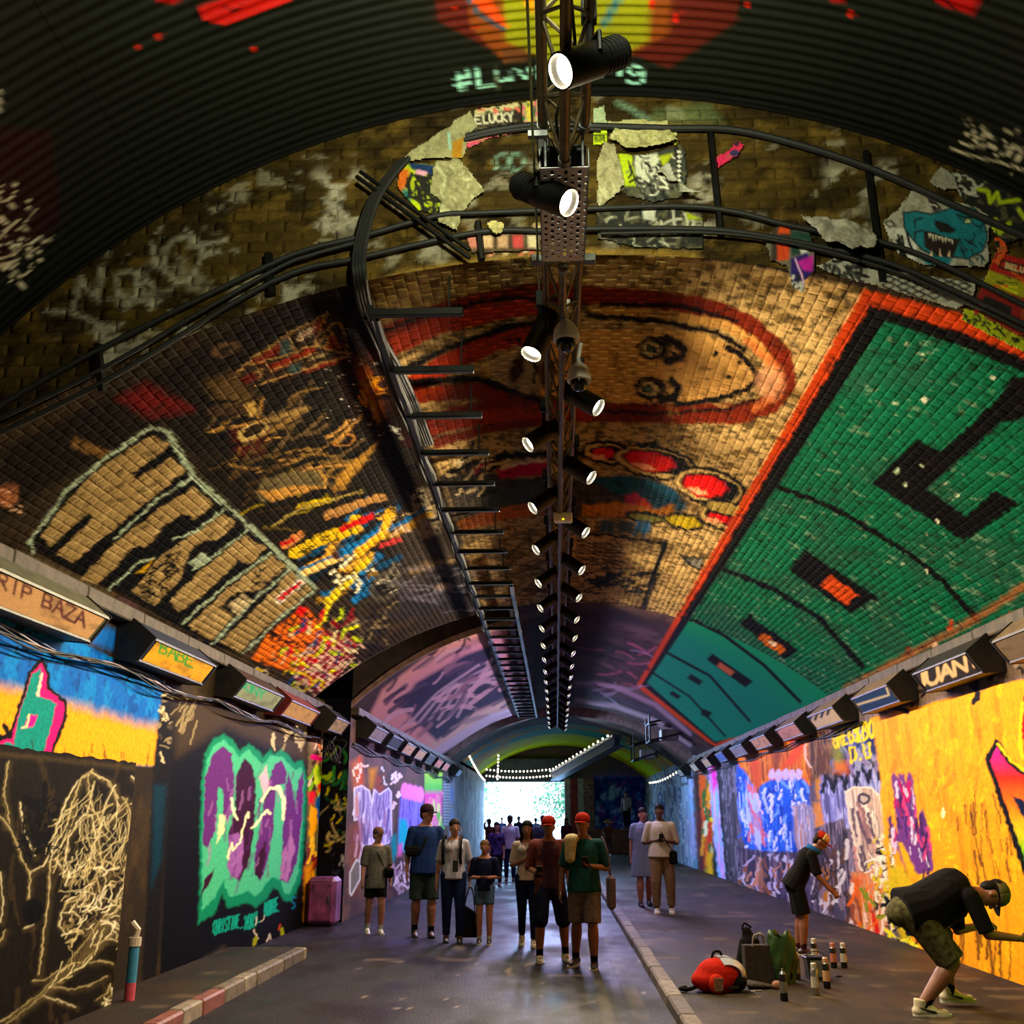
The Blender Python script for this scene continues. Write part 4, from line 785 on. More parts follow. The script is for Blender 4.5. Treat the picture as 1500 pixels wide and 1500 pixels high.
# ---------------------------------------------------------------- main brick vault (bed joints run along the tunnel)
def s_vault(s, y, h):
    a = s / R1; r = R1 - h
    return np.stack([XC + r * np.sin(a), y, ZC1 + r * np.cos(a)], -1)
YV1 = 16.5
def grid_surf(name, fn, us, vs, painter, base, m, parent=None, smooth=True, flip=False):
    U, Vv = np.meshgrid(us, vs, indexing='ij'); P3 = fn(U, Vv).reshape(-1, 3)
    p = Paint(P3, base); painter(p)
    return link(name, mesh_np(name, P3, grid_faces(len(us), len(vs), flip), p.c, smooth), m, parent)
vault = grid_surf('ceiling', lambda s, y: s_vault(s, y, 0.0), np.linspace(-AM1 * R1, AM1 * R1, 240), ylist(YH, YV1, 160), paint_vault, '#2c2318', PM_BRICK, flip=False)
tag(vault, 'curved brick vault ceiling covered in murals', None, None, 'structure')
ncs = int(2 * AM1 * R1 / .076); ch = 2 * AM1 * R1 / ncs
near = [[], [], [], [], []]; farb = [[], [], [], [], []]
for c in range(ncs):
    s0 = -AM1 * R1 + c * ch; yy = YH + (.0 if c % 2 else -.06); hd = (c % 3 == 0)
    while yy < YV1 - .01:
        L = .12
        a, b = max(yy, YH) + .0035, min(yy + L, YV1) - .0035
        if b - a > .03:
            t = near if a < 10.5 else farb
            t[0].append(s0 + .003); t[1].append(s0 + ch - .003); t[2].append(a); t[3].append(b); t[4].append(.0010 + .0010 * rnd.random())
        yy += L
blocks = []
for t, nx, ny in ((near, 5, 6), (farb, 3, 4)):
    A = [np.array(k) for k in t]
    V, f = brick_block(*A, nx, ny, s_vault)
    p = Paint(V.reshape(-1, 3), '#2c2318'); paint_vault(p)
    c = p.c.reshape(len(V), -1, 3)
    tone = (.92 + .16 * np.random.RandomState(3).rand(len(V)))[:, None, None]
    c = c * tone
    blocks.append((V, f, nx, ny, c))
emit_bricks(vault, blocks, 300, PM_BRICK)
# mortar bed between the bricks is the sheet behind them, grimy
# ---------------------------------------------------------------- headwall between the high steel-lined bay and the lower brick vault
def z_lo(x): return ZC1 + np.sqrt(np.maximum(R1 ** 2 - (x - XC) ** 2, 0))
def z_hi(x): return np.where(np.abs(x - XC) < R2, ZC2 + np.sqrt(np.maximum(R2 ** 2 - (x - XC) ** 2, 1e-6)), ZC2)
def s_head(s, z, h):
    zz = np.clip(z, z_lo(s) - .005, np.maximum(z_hi(s) + .03, z_lo(s)))
    return np.stack([s, YH - h, zz], -1)
xs = np.linspace(XC - 4.55, XC + 4.55, 260); ts = np.linspace(0, 1, 40)
U, T = np.meshgrid(xs, ts, indexing='ij'); lo = z_lo(U); hi = np.maximum(z_hi(U) + .05, lo + .01)
HP = np.stack([U, np.full_like(U, YH), lo + (hi - lo) * T], -1).reshape(-1, 3)
pp = Paint(HP, '#33291a'); paint_head(pp)
head = link('wall_head', mesh_np('wall_head', HP, grid_faces(260, 40), pp.c), PM_BRICK)
tag(head, 'dark brick arch headwall above the lower vault', None, None, 'structure')
t = [[], [], [], [], []]
for r in range(46):
    z0 = 3.0 + r * .076; xx = XC - 4.5 + (.115 if r % 2 else 0)
    while xx < XC + 4.5:
        xm = xx + .11
        if z0 + .07 > z_lo(np.array(xm)) and z0 < z_hi(np.array(xm)) + .01 and abs(xm - XC) < 4.5:
            for k, v in enumerate((xx + .004, xx + .221, z0 + .003, z0 + .073, .003 + .006 * rnd.random())): t[k].append(v)
        xx += .225
V, f = brick_block(*[np.array(k) for k in t], 8, 4, s_head)
ext = V[:, :, 2].max(1) - V[:, :, 2].min(1); V = V[ext > .015]
pp = Paint(V.reshape(-1, 3), '#33291a'); paint_head(pp); c = pp.c.reshape(len(V), -1, 3) * (.85 + .3 * np.random.RandomState(5).rand(len(V)))[:, None, None]
emit_bricks(head, [(V, f, 8, 4, c)], 300, PM_BRICK)
# ---------------------------------------------------------------- corrugated steel lining of the near bay, sheet by sheet
ceil2 = empty('ceiling', (XC, 0, A2Z)); tag(ceil2, 'dark corrugated steel arch lining', None, None, 'structure')
AM2 = math.radians(100); nsheet = 18; da = 2 * AM2 / nsheet; per = .076
def corr(y): return .008 * np.sin(2 * np.pi * y / per)
ys_a = np.arange(2.2, YH - .001, per / 6); ys_b = np.arange(-7.0, 2.2 + per / 4, per / 4)
for k in range(nsheet):
    a0 = -AM2 + k * da - .004; a1 = a0 + da + .012; am = abs(a0 + a1) / 2
    for ys, na in ((ys_a, 34 if am < 1.2 else 8), (ys_b, 5)):
        aa = np.linspace(a0, a1, na); A, Y = np.meshgrid(aa, ys, indexing='ij'); r = R2 + corr(Y) + (.004 if k % 2 else 0)
        P3 = np.stack([XC + r * np.sin(A), Y, ZC2 + r * np.cos(A)], -1).reshape(-1, 3)
        p = Paint(P3, '#12130c')
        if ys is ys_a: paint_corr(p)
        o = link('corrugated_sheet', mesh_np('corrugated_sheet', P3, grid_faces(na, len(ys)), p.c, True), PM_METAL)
        o.parent = ceil2; o.matrix_parent_inverse = Matrix.Translation((-XC, 0, -A2Z))
# edge angle around the lining and bolts
mb = MB(); mb.tube([(XC + (R2 - .02) * math.sin(a), YH - .03, ZC2 + (R2 - .02) * math.cos(a)) for a in np.linspace(-1.1, 1.1, 60)], .018, 6)
o = mb.build('edge_trim', mat('black_steel', '#0c0b0a', .5, .6), None); o.parent = ceil2; o.matrix_parent_inverse = Matrix.Translation((-XC, 0, -A2Z))
# ---------------------------------------------------------------- farther vault bays
def prof(x, RL, RRr, apex): 
    dx = x - XC; R = np.where(dx < 0, RL, RRr); return apex - R + np.sqrt(np.maximum(R * R - dx * dx, 0))
def bay(y0, y1, x0, x1, RL, RRr, apex, painter, base, nx, ny, nm='ceiling', lab=None):
    def fn(x, y): return np.stack([x, y, prof(x, RL, RRr, apex)], -1)
    o = grid_surf(nm, fn, np.linspace(x0, x1, nx), ylist(y0, y1, ny), painter, base, PM_BRICK)
    tag(o, lab or 'painted brick vault of a farther bay', None, None, 'structure'); return o
def ring(y, x0, x1, RL, RRr, apex, dr, col, nm='trim_1', lab='brick arch face', th=.02):
    mb = MB(); xs = np.linspace(x0, x1, 50); z = prof(xs, RL, RRr, apex)
    vs = [(x, y, zz) for x, zz in zip(xs, z)] + [(x, y, zz + dr) for x, zz in zip(xs, z)] + [(x, y + th, zz) for x, zz in zip(xs, z)] + [(x, y + th, zz + dr) for x, zz in zip(xs, z)]
    n = 50; fs = []
    for k in range(n - 1): fs += [(k, k + 1, n + k + 1, n + k), (2 * n + k, 3 * n + k, 3 * n + k + 1, 2 * n + k + 1), (k, 2 * n + k, 2 * n + k + 1, k + 1), (n + k, n + k + 1, 3 * n + k + 1, 3 * n + k)]
    mb.add(vs, fs); return tag(mb.build(nm, col), lab, None, None, 'structure')
M_RING = mat('arch_face_brick', '#8a6a60', .7, 0, .4, 6, .4)
M_DARKB = mat('sooty_brick', '#3a2e2a', .8, 0, .4, 5, .5)
bay(YV1, 32.5, -.7, XR + .02, R1, R1, A1Z, paint_vault2, '#3a2c2c', 170, 130)
bay(17.7, 32.5, -3.5, -.7, 5.34, 5.34, A1Z - .06, paint_vault2, '#3a2c2c', 110, 110)
bay(YV1, 17.7, -4.4, -.7, 6.6, 6.6, A1Z + .3, lambda p: p.mix(sst(.5, .7, fbm(p.P[:, 0] * 2, p.P[:, 1] * 3, 8)), '#4a3c36'), '#3a2e28', 50, 12)
ring(17.74, -3.5, -.7, 5.34, 5.34, A1Z - .06, .7, M_DARKB, 'trim_15', 'sooty masonry above the second bay arch')
ring(17.68, -3.5, -.7, 5.34, 5.34, A1Z - .06, .11, M_RING, 'trim_2', 'pinkish brick arch face of the second bay')
ring(YV1, -4.4, -.7, R1, R1, A1Z, .42, M_DARKB, 'trim_3', 'dark brick arch edge of the first bay')
tag(MB().box((-.7, (YV1 + 17.7) / 2, A1Z + .13), (.06, 1.25, .5)).build('trim_4', M_DARKB), 'dark brick cheek beside the vault gap', None, None, 'structure')
bay(32.5, 34.0, -4.4, XR + .4, 6.6, 6.6, A1Z + .35, lambda p: None, '#3a2e2a', 40, 6)
ring(32.5, -4.4, XR + .4, R1, R1, A1Z, .42, M_DARKB, 'trim_5', 'dark brick arch edge of the second bay', .04)
bay(34.0, 37.0, -3.5, XR, 5.5, 6.2, A1Z - .15, lambda p: p.mix(sst(.4, .6, fbm(p.P[:, 0] * 2, p.P[:, 1] * 2, 8)), '#54463c'), '#3a302c', 60, 12)
ring(33.98, -3.5, XR, 5.5, 6.2, A1Z - .15, .6, M_RING, 'trim_6', 'brick arch face of the third bay')
bay(37.0, YEND, -3.6, XR, 6.0, 6.3, A1Z + .1, paint_vault4, '#c8b43c', 80, 60, lab='turquoise and yellow painted vault at the far end')
# ---------------------------------------------------------------- walls
def wallx(name, X, y0, y1, z0, z1, ny, nz, painter, base, lab, flip=False):
    o = grid_surf(name, lambda y, z: np.stack([np.full_like(y, X), y, z], -1), ylist(y0, y1, ny), np.linspace(z0, z1, nz), painter, base, PM_WALL, flip=flip)
    return tag(o, lab, None, None, 'structure')
wallx('wall_left', XL, YH, 17.7, .0, 3.55, 520, 400, paint_left, '#2a2218', 'left tunnel wall with sky panel and bubble letter graffiti')
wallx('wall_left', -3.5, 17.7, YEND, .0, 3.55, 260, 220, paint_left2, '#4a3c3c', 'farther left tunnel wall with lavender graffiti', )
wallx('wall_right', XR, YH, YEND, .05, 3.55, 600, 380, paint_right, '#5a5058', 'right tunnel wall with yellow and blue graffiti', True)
o = grid_surf('wall_return', lambda x, z: np.stack([x, np.full_like(x, 17.7), z], -1), np.linspace(XL - .3, -3.5, 30), np.linspace(0, 3.6, 120), paint_return, '#14121a', PM_WALL); tag(o, 'dark return of the left wall', None, None, 'structure')
M_DARKW = mat('plain_plaster', '#3a3028', .8, 0, .4, 3, .3)
for nm, X in (('wall_left', XC - HW - .02), ('wall_right', XC + HW + .02)):
    tag(MB().box((X + (-.1 if X < 0 else .1), -.7, 2.3), (.2, 12.8, 4.6)).build(nm, M_DARKW), 'plain near tunnel wall', None, None, 'structure')
tag(MB().box((XC, -7.1, 3.2), (10.4, .2, 6.6)).build('wall_back_light_block', M_DARKW), 'unseen wall added behind the viewpoint to keep daylight out', None, None, 'structure')  # added closure against daylight from behind; the tunnel itself runs on
# proud lower block on the left
XB = -3.74; yb = ylist(6.4, 9.25, 300); zb = np.linspace(.0, 2.08, 300)
Y, Zz = np.meshgrid(yb, zb, indexing='ij'); P3 = np.stack([XB + .006 * (fbm(Y * 3, Zz * 3, 4) - .5), Y, Zz + (Zz > 2.07) * .02 * (vn(Y * 14, Y * 0, 3) - .5)], -1).reshape(-1, 3)
pb = Paint(P3, '#19140e'); paint_block(pb)
blk = link('wall_block', mesh_np('wall_block', P3, grid_faces(300, 300), pb.c), PM_WALL); tag(blk, 'dark proud wall block with cream line drawing', None, None, 'structure')
MB().box(((XB + XL) / 2 - .003, 7.5, 1.035), (XB - XL - .01, 3.5, 2.06)).build('block_core', M_DARKW, blk)
# ledges (cornices)
M_LEDGE = mat('ledge_concrete', '#3c3226', .8, 0, .5, 8, .6)
for nm, x0, x1, y0, y1 in (('trim_7', XL - .02, XL + .14, YH, 17.7), ('trim_8', -3.52, -3.36, 17.7, 36.9), ('trim_9', XR - .14, XR + .02, YH, 36.9)):
    mb = MB(); n = int((y1 - y0) / 1.2)
    tr = empty(nm, ((x0 + x1) / 2, y0, 3.38)); tag(tr, 'stone ledge along the wall head', None, None, 'structure')
    for k in range(n):
        a = y0 + (y1 - y0) * k / n; b = y0 + (y1 - y0) * (k + 1) / n
        oo = MB().box((0, (a + b) / 2 - y0, rnd.uniform(-.006, .006)), (x1 - x0, b - a - .012, .13), None, .012).build('ledge_stone', M_LEDGE, tr)
# ---------------------------------------------------------------- road, pavements, kerbs
def paint_road(P):
    w = P.P; n = fbm(w[:, 0] * 1.3, w[:, 1] * .9, 3)
    P.mix(sst(.35, .7, n), '#1e181c', .9); P.mix(sst(.55, .7, fbm(w[:, 0] * 6, w[:, 1] * 5, 4)), '#2c2424', .6)
    P.mix(sst(.6, .75, fbm(w[:, 0] * 3, w[:, 1] * 1.2, 7)), '#0f0d10', .7)
    z = lambda p: Zm(500, 1320, 3, p); C = '#6a5c54'
    for pts, wd in (([(105,260),(180,258),(270,265)], 2.4), ([(420,245),(440,255),(560,258),(580,248)], 2.4), ([(820,290),(810,280),(850,272)], 3), ([(910,325),(1100,330)], 2), ([(720,310),(740,295),(735,320),(755,325)], 3), ([(540,295),(640,297)], 2), ([(980,470),(1160,430)], 2), ([(500,205),(535,208)], 4)): P.line(z(pts), wd, C, 1, .9)
    P.specks((520,1400,960,1480), 30, ['#7a6c66','#8a7c74'], 1.6, 5)
    # worn double lines by the kerb
    for X in (.42, .70): P.mix((np.abs(w[:, 0] - X) < .055) * sst(.35, .6, fbm(w[:, 0] * 5, w[:, 1] * 3, 9)), '#4a423a', .8)
XK1, XK0, YK = .97, -3.03, 13.2
def flat(z): return lambda x, y: np.stack([x, y, np.full_like(x, z) + .004 * (fbm(x * 1.2, y * .8, 5) - .5)], -1)
def shiny(name, rough0, rough1, bump, bs):
    m = paint_mat(name, .4, bump, bs, .2, .3); nt = m.node_tree; b = nt.nodes['Principled BSDF']
    g = nt.nodes.new('ShaderNodeNewGeometry'); n = nt.nodes.new('ShaderNodeTexNoise'); n.inputs['Scale'].default_value = 1.1; n.inputs['Detail'].default_value = 5
    mp = nt.nodes.new('ShaderNodeMapping'); mp.inputs['Scale'].default_value = (1, .5, 1); nt.links.new(g.outputs['Position'], mp.inputs[0]); nt.links.new(mp.outputs[0], n.inputs['Vector'])
    r = nt.nodes.new('ShaderNodeMapRange'); r.inputs[1].default_value = .38; r.inputs[2].default_value = .62; r.inputs[3].default_value = rough0; r.inputs[4].default_value = rough1
    nt.links.new(n.outputs['Fac'], r.inputs[0]); nt.links.new(r.outputs[0], b.inputs['Roughness']); return m
M_ROAD = shiny('damp_asphalt', .32, .7, .6, 45); M_PAVE = shiny('worn_paving', .5, .8, .6, 50)
fl = grid_surf('floor', flat(0.0), np.linspace(XL - .1, XK1 + .02, 150), ylist(4.0, YEND, 240), paint_road, '#141014', M_ROAD); tag(fl, 'dark damp asphalt road of the tunnel', None, None, 'structure')
tag(MB().box((XC, -1.5, -.05), (8.9, 11, .1)).build('floor', M_DARKW), 'asphalt road under the viewpoint', None, None, 'structure')
def paint_pave(P):
    w = P.P; n = fbm(w[:, 0] * 1.5, w[:, 1] * 1.0, 13); P.mix(sst(.35, .7, n), '#3a2c1c', .9); P.mix(sst(.55, .72, fbm(w[:, 0] * 5, w[:, 1] * 4, 14)), '#1d1814', .7); P.mix(sst(.66, .74, fbm(w[:, 0] * 2, w[:, 1] * 6, 15)), '#6a5a44', .5)
fr = grid_surf('floor', flat(.10), np.linspace(XK1 + .12, XR, 150), ylist(4.0, YEND, 220), paint_pave, '#281e14', M_PAVE); tag(fr, 'broad raised pavement on the right', None, None, 'structure')
f2 = grid_surf('floor', flat(.12), np.linspace(XL - .05, XK0 - .12, 60), ylist(4.0, YK, 120), paint_pave, '#281e14', M_PAVE); tag(f2, 'narrow raised pavement on the left', None, None, 'structure')
M_KERB = [mat('kerb_stone_a', '#5a4c3c', .7, 0, .5, 14, .5), mat('kerb_stone_b', '#6e6050', .7, 0, .5, 9, .5), mat('kerb_stone_c', '#4a3c30', .7, 0, .5, 18, .5), mat('kerb_paint_red', '#6a3428', .6, 0, .5, 14, .4), mat('kerb_paint_green', '#2a6a4c', .6, 0, .5, 20, .3)]
for nm, x0, x1, z1, ya, yb_ in (('trim_10', XK0 - .13, XK0, .125, 4.0, YK), ('trim_11', XK1, XK1 + .14, .108, 4.0, 44)):
    tr = empty(nm, ((x0 + x1) / 2, ya, 0)); tag(tr, 'line of kerb stones', None, None, 'structure'); y = ya; k = 0
    while y < yb_ - .05:
        L = min(rnd.uniform(.75, .95) if nm == 'trim_11' else rnd.uniform(.38, .62), yb_ - y)
        mi = rnd.choice([0, 0, 1, 2, 2]) if nm == 'trim_11' else rnd.choice([0, 1, 2, 2, 3, 4 if y < 7.5 else 0])
        MB().box((rnd.uniform(-.006, .006), y + L / 2 - ya, z1 / 2 - .02 + rnd.uniform(-.004, .004)), (x1 - x0 + .01, L - .010, z1 + .04), None, .018).build('kerb_stone', M_KERB[mi], tr); y += L; k += 1
tag(MB().box(((XL + XK0) / 2, YK + .02, .055), (XK0 - XL, .1, .12), None, .015).build('trim_12', M_KERB[0]), 'end kerb of the left pavement', None, None, 'structure')
# ---------------------------------------------------------------- far end: lintel, pier, low wall, ground outside
M_BLUE = mat('steel_beam', '#2c3a4a', .5, 0, .3, 6); M_PIER = mat('whitewashed_pier', '#9a9890', .6, 0, .3, 4); M_REDS = mat('red_pier_stripe', '#7a2420', .6, 0, .3, 4)
def endpaint(P):
    w = P.P; n = fbm(w[:, 0] * 4, w[:, 2] * 3, 5); P.mix(sst(.4, .6, n), '#3a6ac8', .9); P.mix(sst(.55, .65, fbm(w[:, 0] * 6, w[:, 2] * 6, 6)), '#8a50b8', .7); P.mix(sst(.6, .7, n), '#a8d0f0', .8)
ew = grid_surf('wall_end', lambda x, z: np.stack([x, np.full_like(x, YEND), z], -1), np.linspace(1.85, XR + .1, 50), np.linspace(0, 3.6, 50), endpaint, '#1c3c8a', PM_WALL); tag(ew, 'blue painted end wall beside the exit', None, None, 'structure')
tag(MB().box((-1.7, YEND, 3.9), (5.2, .5, 1.1)).build('trim_13', M_BLUE), 'dark blue lintel beam over the exit', None, None, 'structure')
tag(MB().box((XC, YEND + .3, 4.97), (10.6, .3, 3.24)).build('trim_14', mat('far_brick', '#5a4a44', .8, 0, .3, 6, .3)), 'brick over the far pier', None, None, 'structure')
pier = empty('exit_pier', (1.1, YEND - .2, 0)); tag(pier, 'red and white striped pier covered with stickers beside the exit', 'pier')
for k, (xo, wd, m) in enumerate(((-.55, .3, M_PIER), (-.22, .36, M_REDS), (.1, .3, M_PIER), (.5, .5, mat('sticker_column', '#6a5548', .6, 0, .9, 9)))): MB().box((xo, 0, 1.75), (wd, .5, 3.5), None, .03).build('pier_face', m, pier)
lw = empty('low_wall', (2.9, 49.6, .1)); tag(lw, 'low orange brown wall at the foot of the blue end wall', 'wall')
for r in range(5):
    for c in range(6): MB().box((-1.25 + .5 * c + (.12 if r % 2 else 0), 0, .11 + .21 * r), (.485, .4, .2), None, .015).build('block', mat('terracotta_block', '#8a5a3c', .7, 0, .35, 5, .3), lw)
tag(MB().box((-1.5, 66, -.03), (30, 27.9, .06)).build('ground', mat('outside_paving', '#8a9098', .7, 0, .2, 3)), 'pale paving outside the exit', None, None, 'structure')

M_SHELL = mat('daylight_block_shell', '#121012', .9, 0, .3, 3)  # unseen shell added round the vaults so daylight enters only at the exit
for c_, d_ in (((-4.95, 29, 3.2), (.3, 47.5, 6.9)), ((5.35, 29, 3.2), (.3, 47.5, 6.9)), ((XC, 29, 6.75), (11, 47.5, .3)), ((-4.4, YEND + .3, 1.7), (1.0, .3, 3.5)), ((4.95, YEND + .3, 1.7), (1.1, .3, 3.5)), ((XC, YH + .15, 6.5), (11, .2, .6))):
    tag(MB().box(c_, d_).build('daylight_block_shell', M_SHELL), 'unseen shell added around the tunnel to keep daylight out', None, None, 'structure')

tag(MB().box((XC, 28.2, -.12), (10.6, 48.6, .18)).build('floor_base', M_SHELL), 'slab added below the road to keep daylight out of the gaps', None, None, 'structure')  # added slab, stops daylight coming up through the kerb gaps
# ================================================================== FIXTURES
M_TRUSS = mat('aged_bronze_aluminium', '#6c604c', .45, .6, .25, 30); M_BLACK = mat('black_metal', '#0b0b0c', .45, .5, .2, 30); M_MATTE = mat('black_rubber', '#0d0c0b', .7, 0, .3, 30)
M_STEEL = mat('galvanised_steel', '#7a7c80', .35, .8, .2, 40); M_WHITE = mat('white_plastic', '#eceae4', .4, 0, .05, 30); M_LENS = mat('lit_lens', '#fff4dc', .3, 0, .01, 10, emit='#fff0c8', es=14)
XT, ZT = .075, 4.60
def truss(y0, y1, label, z=ZT):
    t = empty('lighting_truss', (XT, y0, z)); tag(t, label, 'truss'); L = y1 - y0
    CH = [(-.1, .19), (.1, .19), (0, 0)]
    for cx, cz in CH: MB().tube([(cx, 0, cz), (cx, L, cz)], .0245, 12).build('chord', M_TRUSS, t, True)
    n = max(2, int(L / .25)); st = L / n
    mbs = [MB(), MB(), MB()]
    for k in range(n):
        for q, (a, b) in enumerate(((0, 2), (1, 2), (0, 1))):
            A, B = (CH[a], CH[b]) if k % 2 else (CH[b], CH[a])
            mbs[q].tube([(A[0], k * st, A[1]), (B[0], (k + 1) * st, B[1])], .009, 6)
    for m in mbs: m.build('lacing', M_TRUSS, t, True)
    for yy in (0.03, L - .03): 
        m = MB(); m.tube([(-.1, yy, .19), (.1, yy, .19), (0, yy, 0)], .013, 6, False, True); m.build('end_frame', M_TRUSS, t, True)
        for cx, cz in CH: MB().lathe([(.031, -.02), (.031, .02)], 12, axisM((cx, yy, cz), (0, 1, 0))).build('connector', M_STEEL, t)
    return t
def hang(t, ys, z1): 
    for y in ys: MB().tube([(0, y, .19), (0, y, z1)], .006, 6).build('hanger_rod', M_BLACK, t)
t1 = truss(.2, 4.22, 'near bronze truss under the steel lining'); hang(t1, (1.0, 3.6), A2Z - ZT)
t2 = truss(5.16, 36.0, 'long bronze truss running down the brick vault'); hang(t2, [.6 + 2.4 * k for k in range(11)], A1Z - ZT)
# perforated tray spanning the gap between the trusses
tray = empty('perforated_tray', (XT, 4.24, ZT)); tag(tray, 'white perforated steel tray between the two trusses', 'cable tray')
W_, L_ = .235, .86; nc, nr = 7, 15; M_TRAY = mat('white_perforated_steel', '#e6e2f0', .5, .0, .1, 40)
vs = []; fs = []
gx = [0]; 
for c in range(nc): gx += [gx[-1] + W_ / nc * .5, gx[-1] + W_ / nc]
gy = [0]
for r in range(nr): gy += [gy[-1] + L_ / nr * .4, gy[-1] + L_ / nr]
for i, a in enumerate(gx):
    for b in gy: vs.append((a - W_ / 2, b, 0))
ny_ = len(gy)
for i in range(len(gx) - 1):
    for j in range(ny_ - 1):
        hole = (i % 2 == 1) and (j % 2 == (1 if (i // 2) % 2 else 0)) and 0 < j < ny_ - 2
        if not hole: fs.append((i * ny_ + j, (i + 1) * ny_ + j, (i + 1) * ny_ + j + 1, i * ny_ + j + 1))
me = bpy.data.meshes.new('tray_plate'); me.from_pydata(vs, [], fs); pl = link('tray_plate', me, M_TRAY, tray); sm = pl.modifiers.new('s', 'SOLIDIFY'); sm.thickness = .004
MB().box((0, L_ / 2, .12), (W_ - .02, L_, .006)).build('cable_bed', M_MATTE, tray)
for sx in (-1, 1): MB().box((sx * W_ / 2, L_ / 2, .05), (.006, L_, .11)).build('side_rail', M_STEEL, tray); MB().box((sx * .15, .9, .03), (.07, .05, .05), None, .005).build('fixing_lug', M_STEEL, tray)
for k in range(4): MB().tube([(-.08 + .05 * k, 0, .1), (-.07 + .05 * k, .5, .085), (-.08 + .05 * k, L_, .1)], .011, 6).build('cable', M_MATTE, tray)
for sx in (-.09, .09): MB().tube([(sx, .0, .0), (sx, .0, .19)], .008, 6).build('tray_hook', M_STEEL, tray); MB().tube([(sx, L_ + .04, .0), (sx, L_ + .04, .2), (sx, L_ + .1, .2)], .008, 6).build('tray_hook', M_STEEL, tray)
# thin conduit beside the truss
cd = MB(); cd.tube([(XT - .155, .3, ZT + .06), (XT - .152, 3.0, ZT + .06), (XT - .14, 5.55, ZT + .06)], .006, 8)
o = cd.build('conduit', mat('pale_green_conduit', '#9ab890', .4, .1, .1), None, True); tag(o, 'thin pale conduit running beside the near truss', 'conduit')
for y in (1.2, 3.2, 4.1): MB().box((XT - .125, y, ZT + .08), (.09, .03, .03)).build('clip', M_STEEL, o)
mb = MB(); mb.tube([(XT + .1 * math.sin(k * 1.3) * .4, .4 + .28 * k, ZT + .1 + .05 * math.cos(k * .9)) for k in range(15)], .008, 6); tag(mb.build('power_cable', M_MATTE), 'black power cable laid inside the near truss', 'cable')
mb = MB(); mb.tube([(XT + .03 * math.sin(k * 1.3), 5.5 + .6 * k, ZT + .16 + .02 * math.cos(k * .9)) for k in range(50)], .012, 6); tag(mb.build('power_cable', M_MATTE), 'black power cable laid inside the long truss', 'cable')
# track spotlights -------------------------------------------------
def spot_meshes():
    D = {}
    D['clamp'] = MB().box((0, 0, .03), (.05, .045, .09), None, .006).tube([(0, 0, -.02), (0, 0, -.1)], .01, 8).mesh('clamp')
    m = MB(); m.tube([(-.062, 0, -.17), (-.062, 0, -.1), (.062, 0, -.1), (.062, 0, -.17)], .008, 6); D['yoke'] = m.mesh('yoke')
    m = MB(); m.lathe([(.0, -.15), (.045, -.145), (.052, -.12), (.052, -.03), (.058, -.028), (.058, .13), (.052, .132), (.050, .10)], 24, None, False, False); D['housing'] = m.mesh('housing', True)
    m = MB(); m.lathe([(.0, .098), (.051, .098)], 24, None, False, False); D['lens'] = m.mesh('lens')
    m = MB()
    for k in range(5): m.lathe([(.0, -.125 + .018 * k), (.056, -.125 + .018 * k), (.056, -.119 + .018 * k), (.0, -.119 + .018 * k)], 20, None, False, False)
    D['cooling_fin'] = m.mesh('cooling_fin')
    return D
SM = spot_meshes()
def spotlight(pos, d, label, group, color, power, size=150):
    s = empty('spotlight', pos); tag(s, label, 'spotlight', group)
    s.scale = (1.3,) * 3; link('clamp', SM['clamp'], M_BLACK, s); yz = math.atan2(d[1], d[0]) - math.pi / 2
    y = link('yoke', SM['yoke'], M_BLACK, s); y.rotation_euler = (0, 0, yz)
    h = link('housing', SM['housing'], M_BLACK, s); h.matrix_local = axisM((0, 0, -.165), d)
    f = link('cooling_fin', SM['cooling_fin'], M_BLACK, h); l = link('lens', SM['lens'], M_LENS, h)
    L = bpy.data.lights.new('spot_lamp', 'SPOT'); L.energy = power; L.color = color; L.spot_size = math.radians(size); L.spot_blend = 1.0; L.shadow_soft_size = .045
    q = bpy.data.objects.new('spot_lamp', L); COL.objects.link(q); q.parent = h; q.matrix_local = Matrix.Translation((0, 0, .125)) @ Matrix.Rotation(math.pi, 4, 'X')
    return s
def tint(y): return WARM if y < 18 else (PURP if y < 29 else COOL)
ORD = ['first', 'second', 'third', 'fourth', 'fifth', 'sixth', 'seventh', 'eighth', 'ninth', 'tenth', 'eleventh', 'twelfth', 'thirteenth', 'fourteenth', 'fifteenth', 'sixteenth', 'seventeenth', 'eighteenth', 'nineteenth', 'twentieth']
ysL = [3.5, 5.97, 7.75, 9.5, 11.1, 12.8, 14.4]; ysR = [4.42, 7.0, 8.6, 10.4, 12.1, 13.7, 15.3]
while ysL[-1] < 34: ysL.append(ysL[-1] + 1.65)
while ysR[-1] < 34: ysR.append(ysR[-1] + 1.65)
for side, ys in ((-1, ysL), (1, ysR)):
    wl = 'left' if side < 0 else 'right'; far_n = 0
    for k, y in enumerate(ys):
        if k == 0:
            lab = 'large black spotlight with round body turned to the left wall below the steel lining' if side < 0 else 'black spotlight under the perforated tray turned toward the right wall'
        elif y < 15: lab = '%s black spotlight on the long truss aimed at the %s wall, counted from the headwall' % (ORD[k - 1], wl)
        else: lab = 'small distant spotlight on the far run of the long truss aimed at the %s wall' % wl
        dv = (side * .76, -.28, -.60) if k else (side * .72, -.38, -.58)
        if side < 0 and k == 1: dv = (-.35, -.25, -.9)
        pw = SPOT_W * (1.0 if y < 15 else .75 if y < 29 else 1.1)
        spotlight((XT + (side * .14 if k else -side * .1), y, ZT + .19), dv, lab, 'spotlights on the truss' if y < 15 else 'distant spotlights aimed %s' % wl, tint(y), pw)
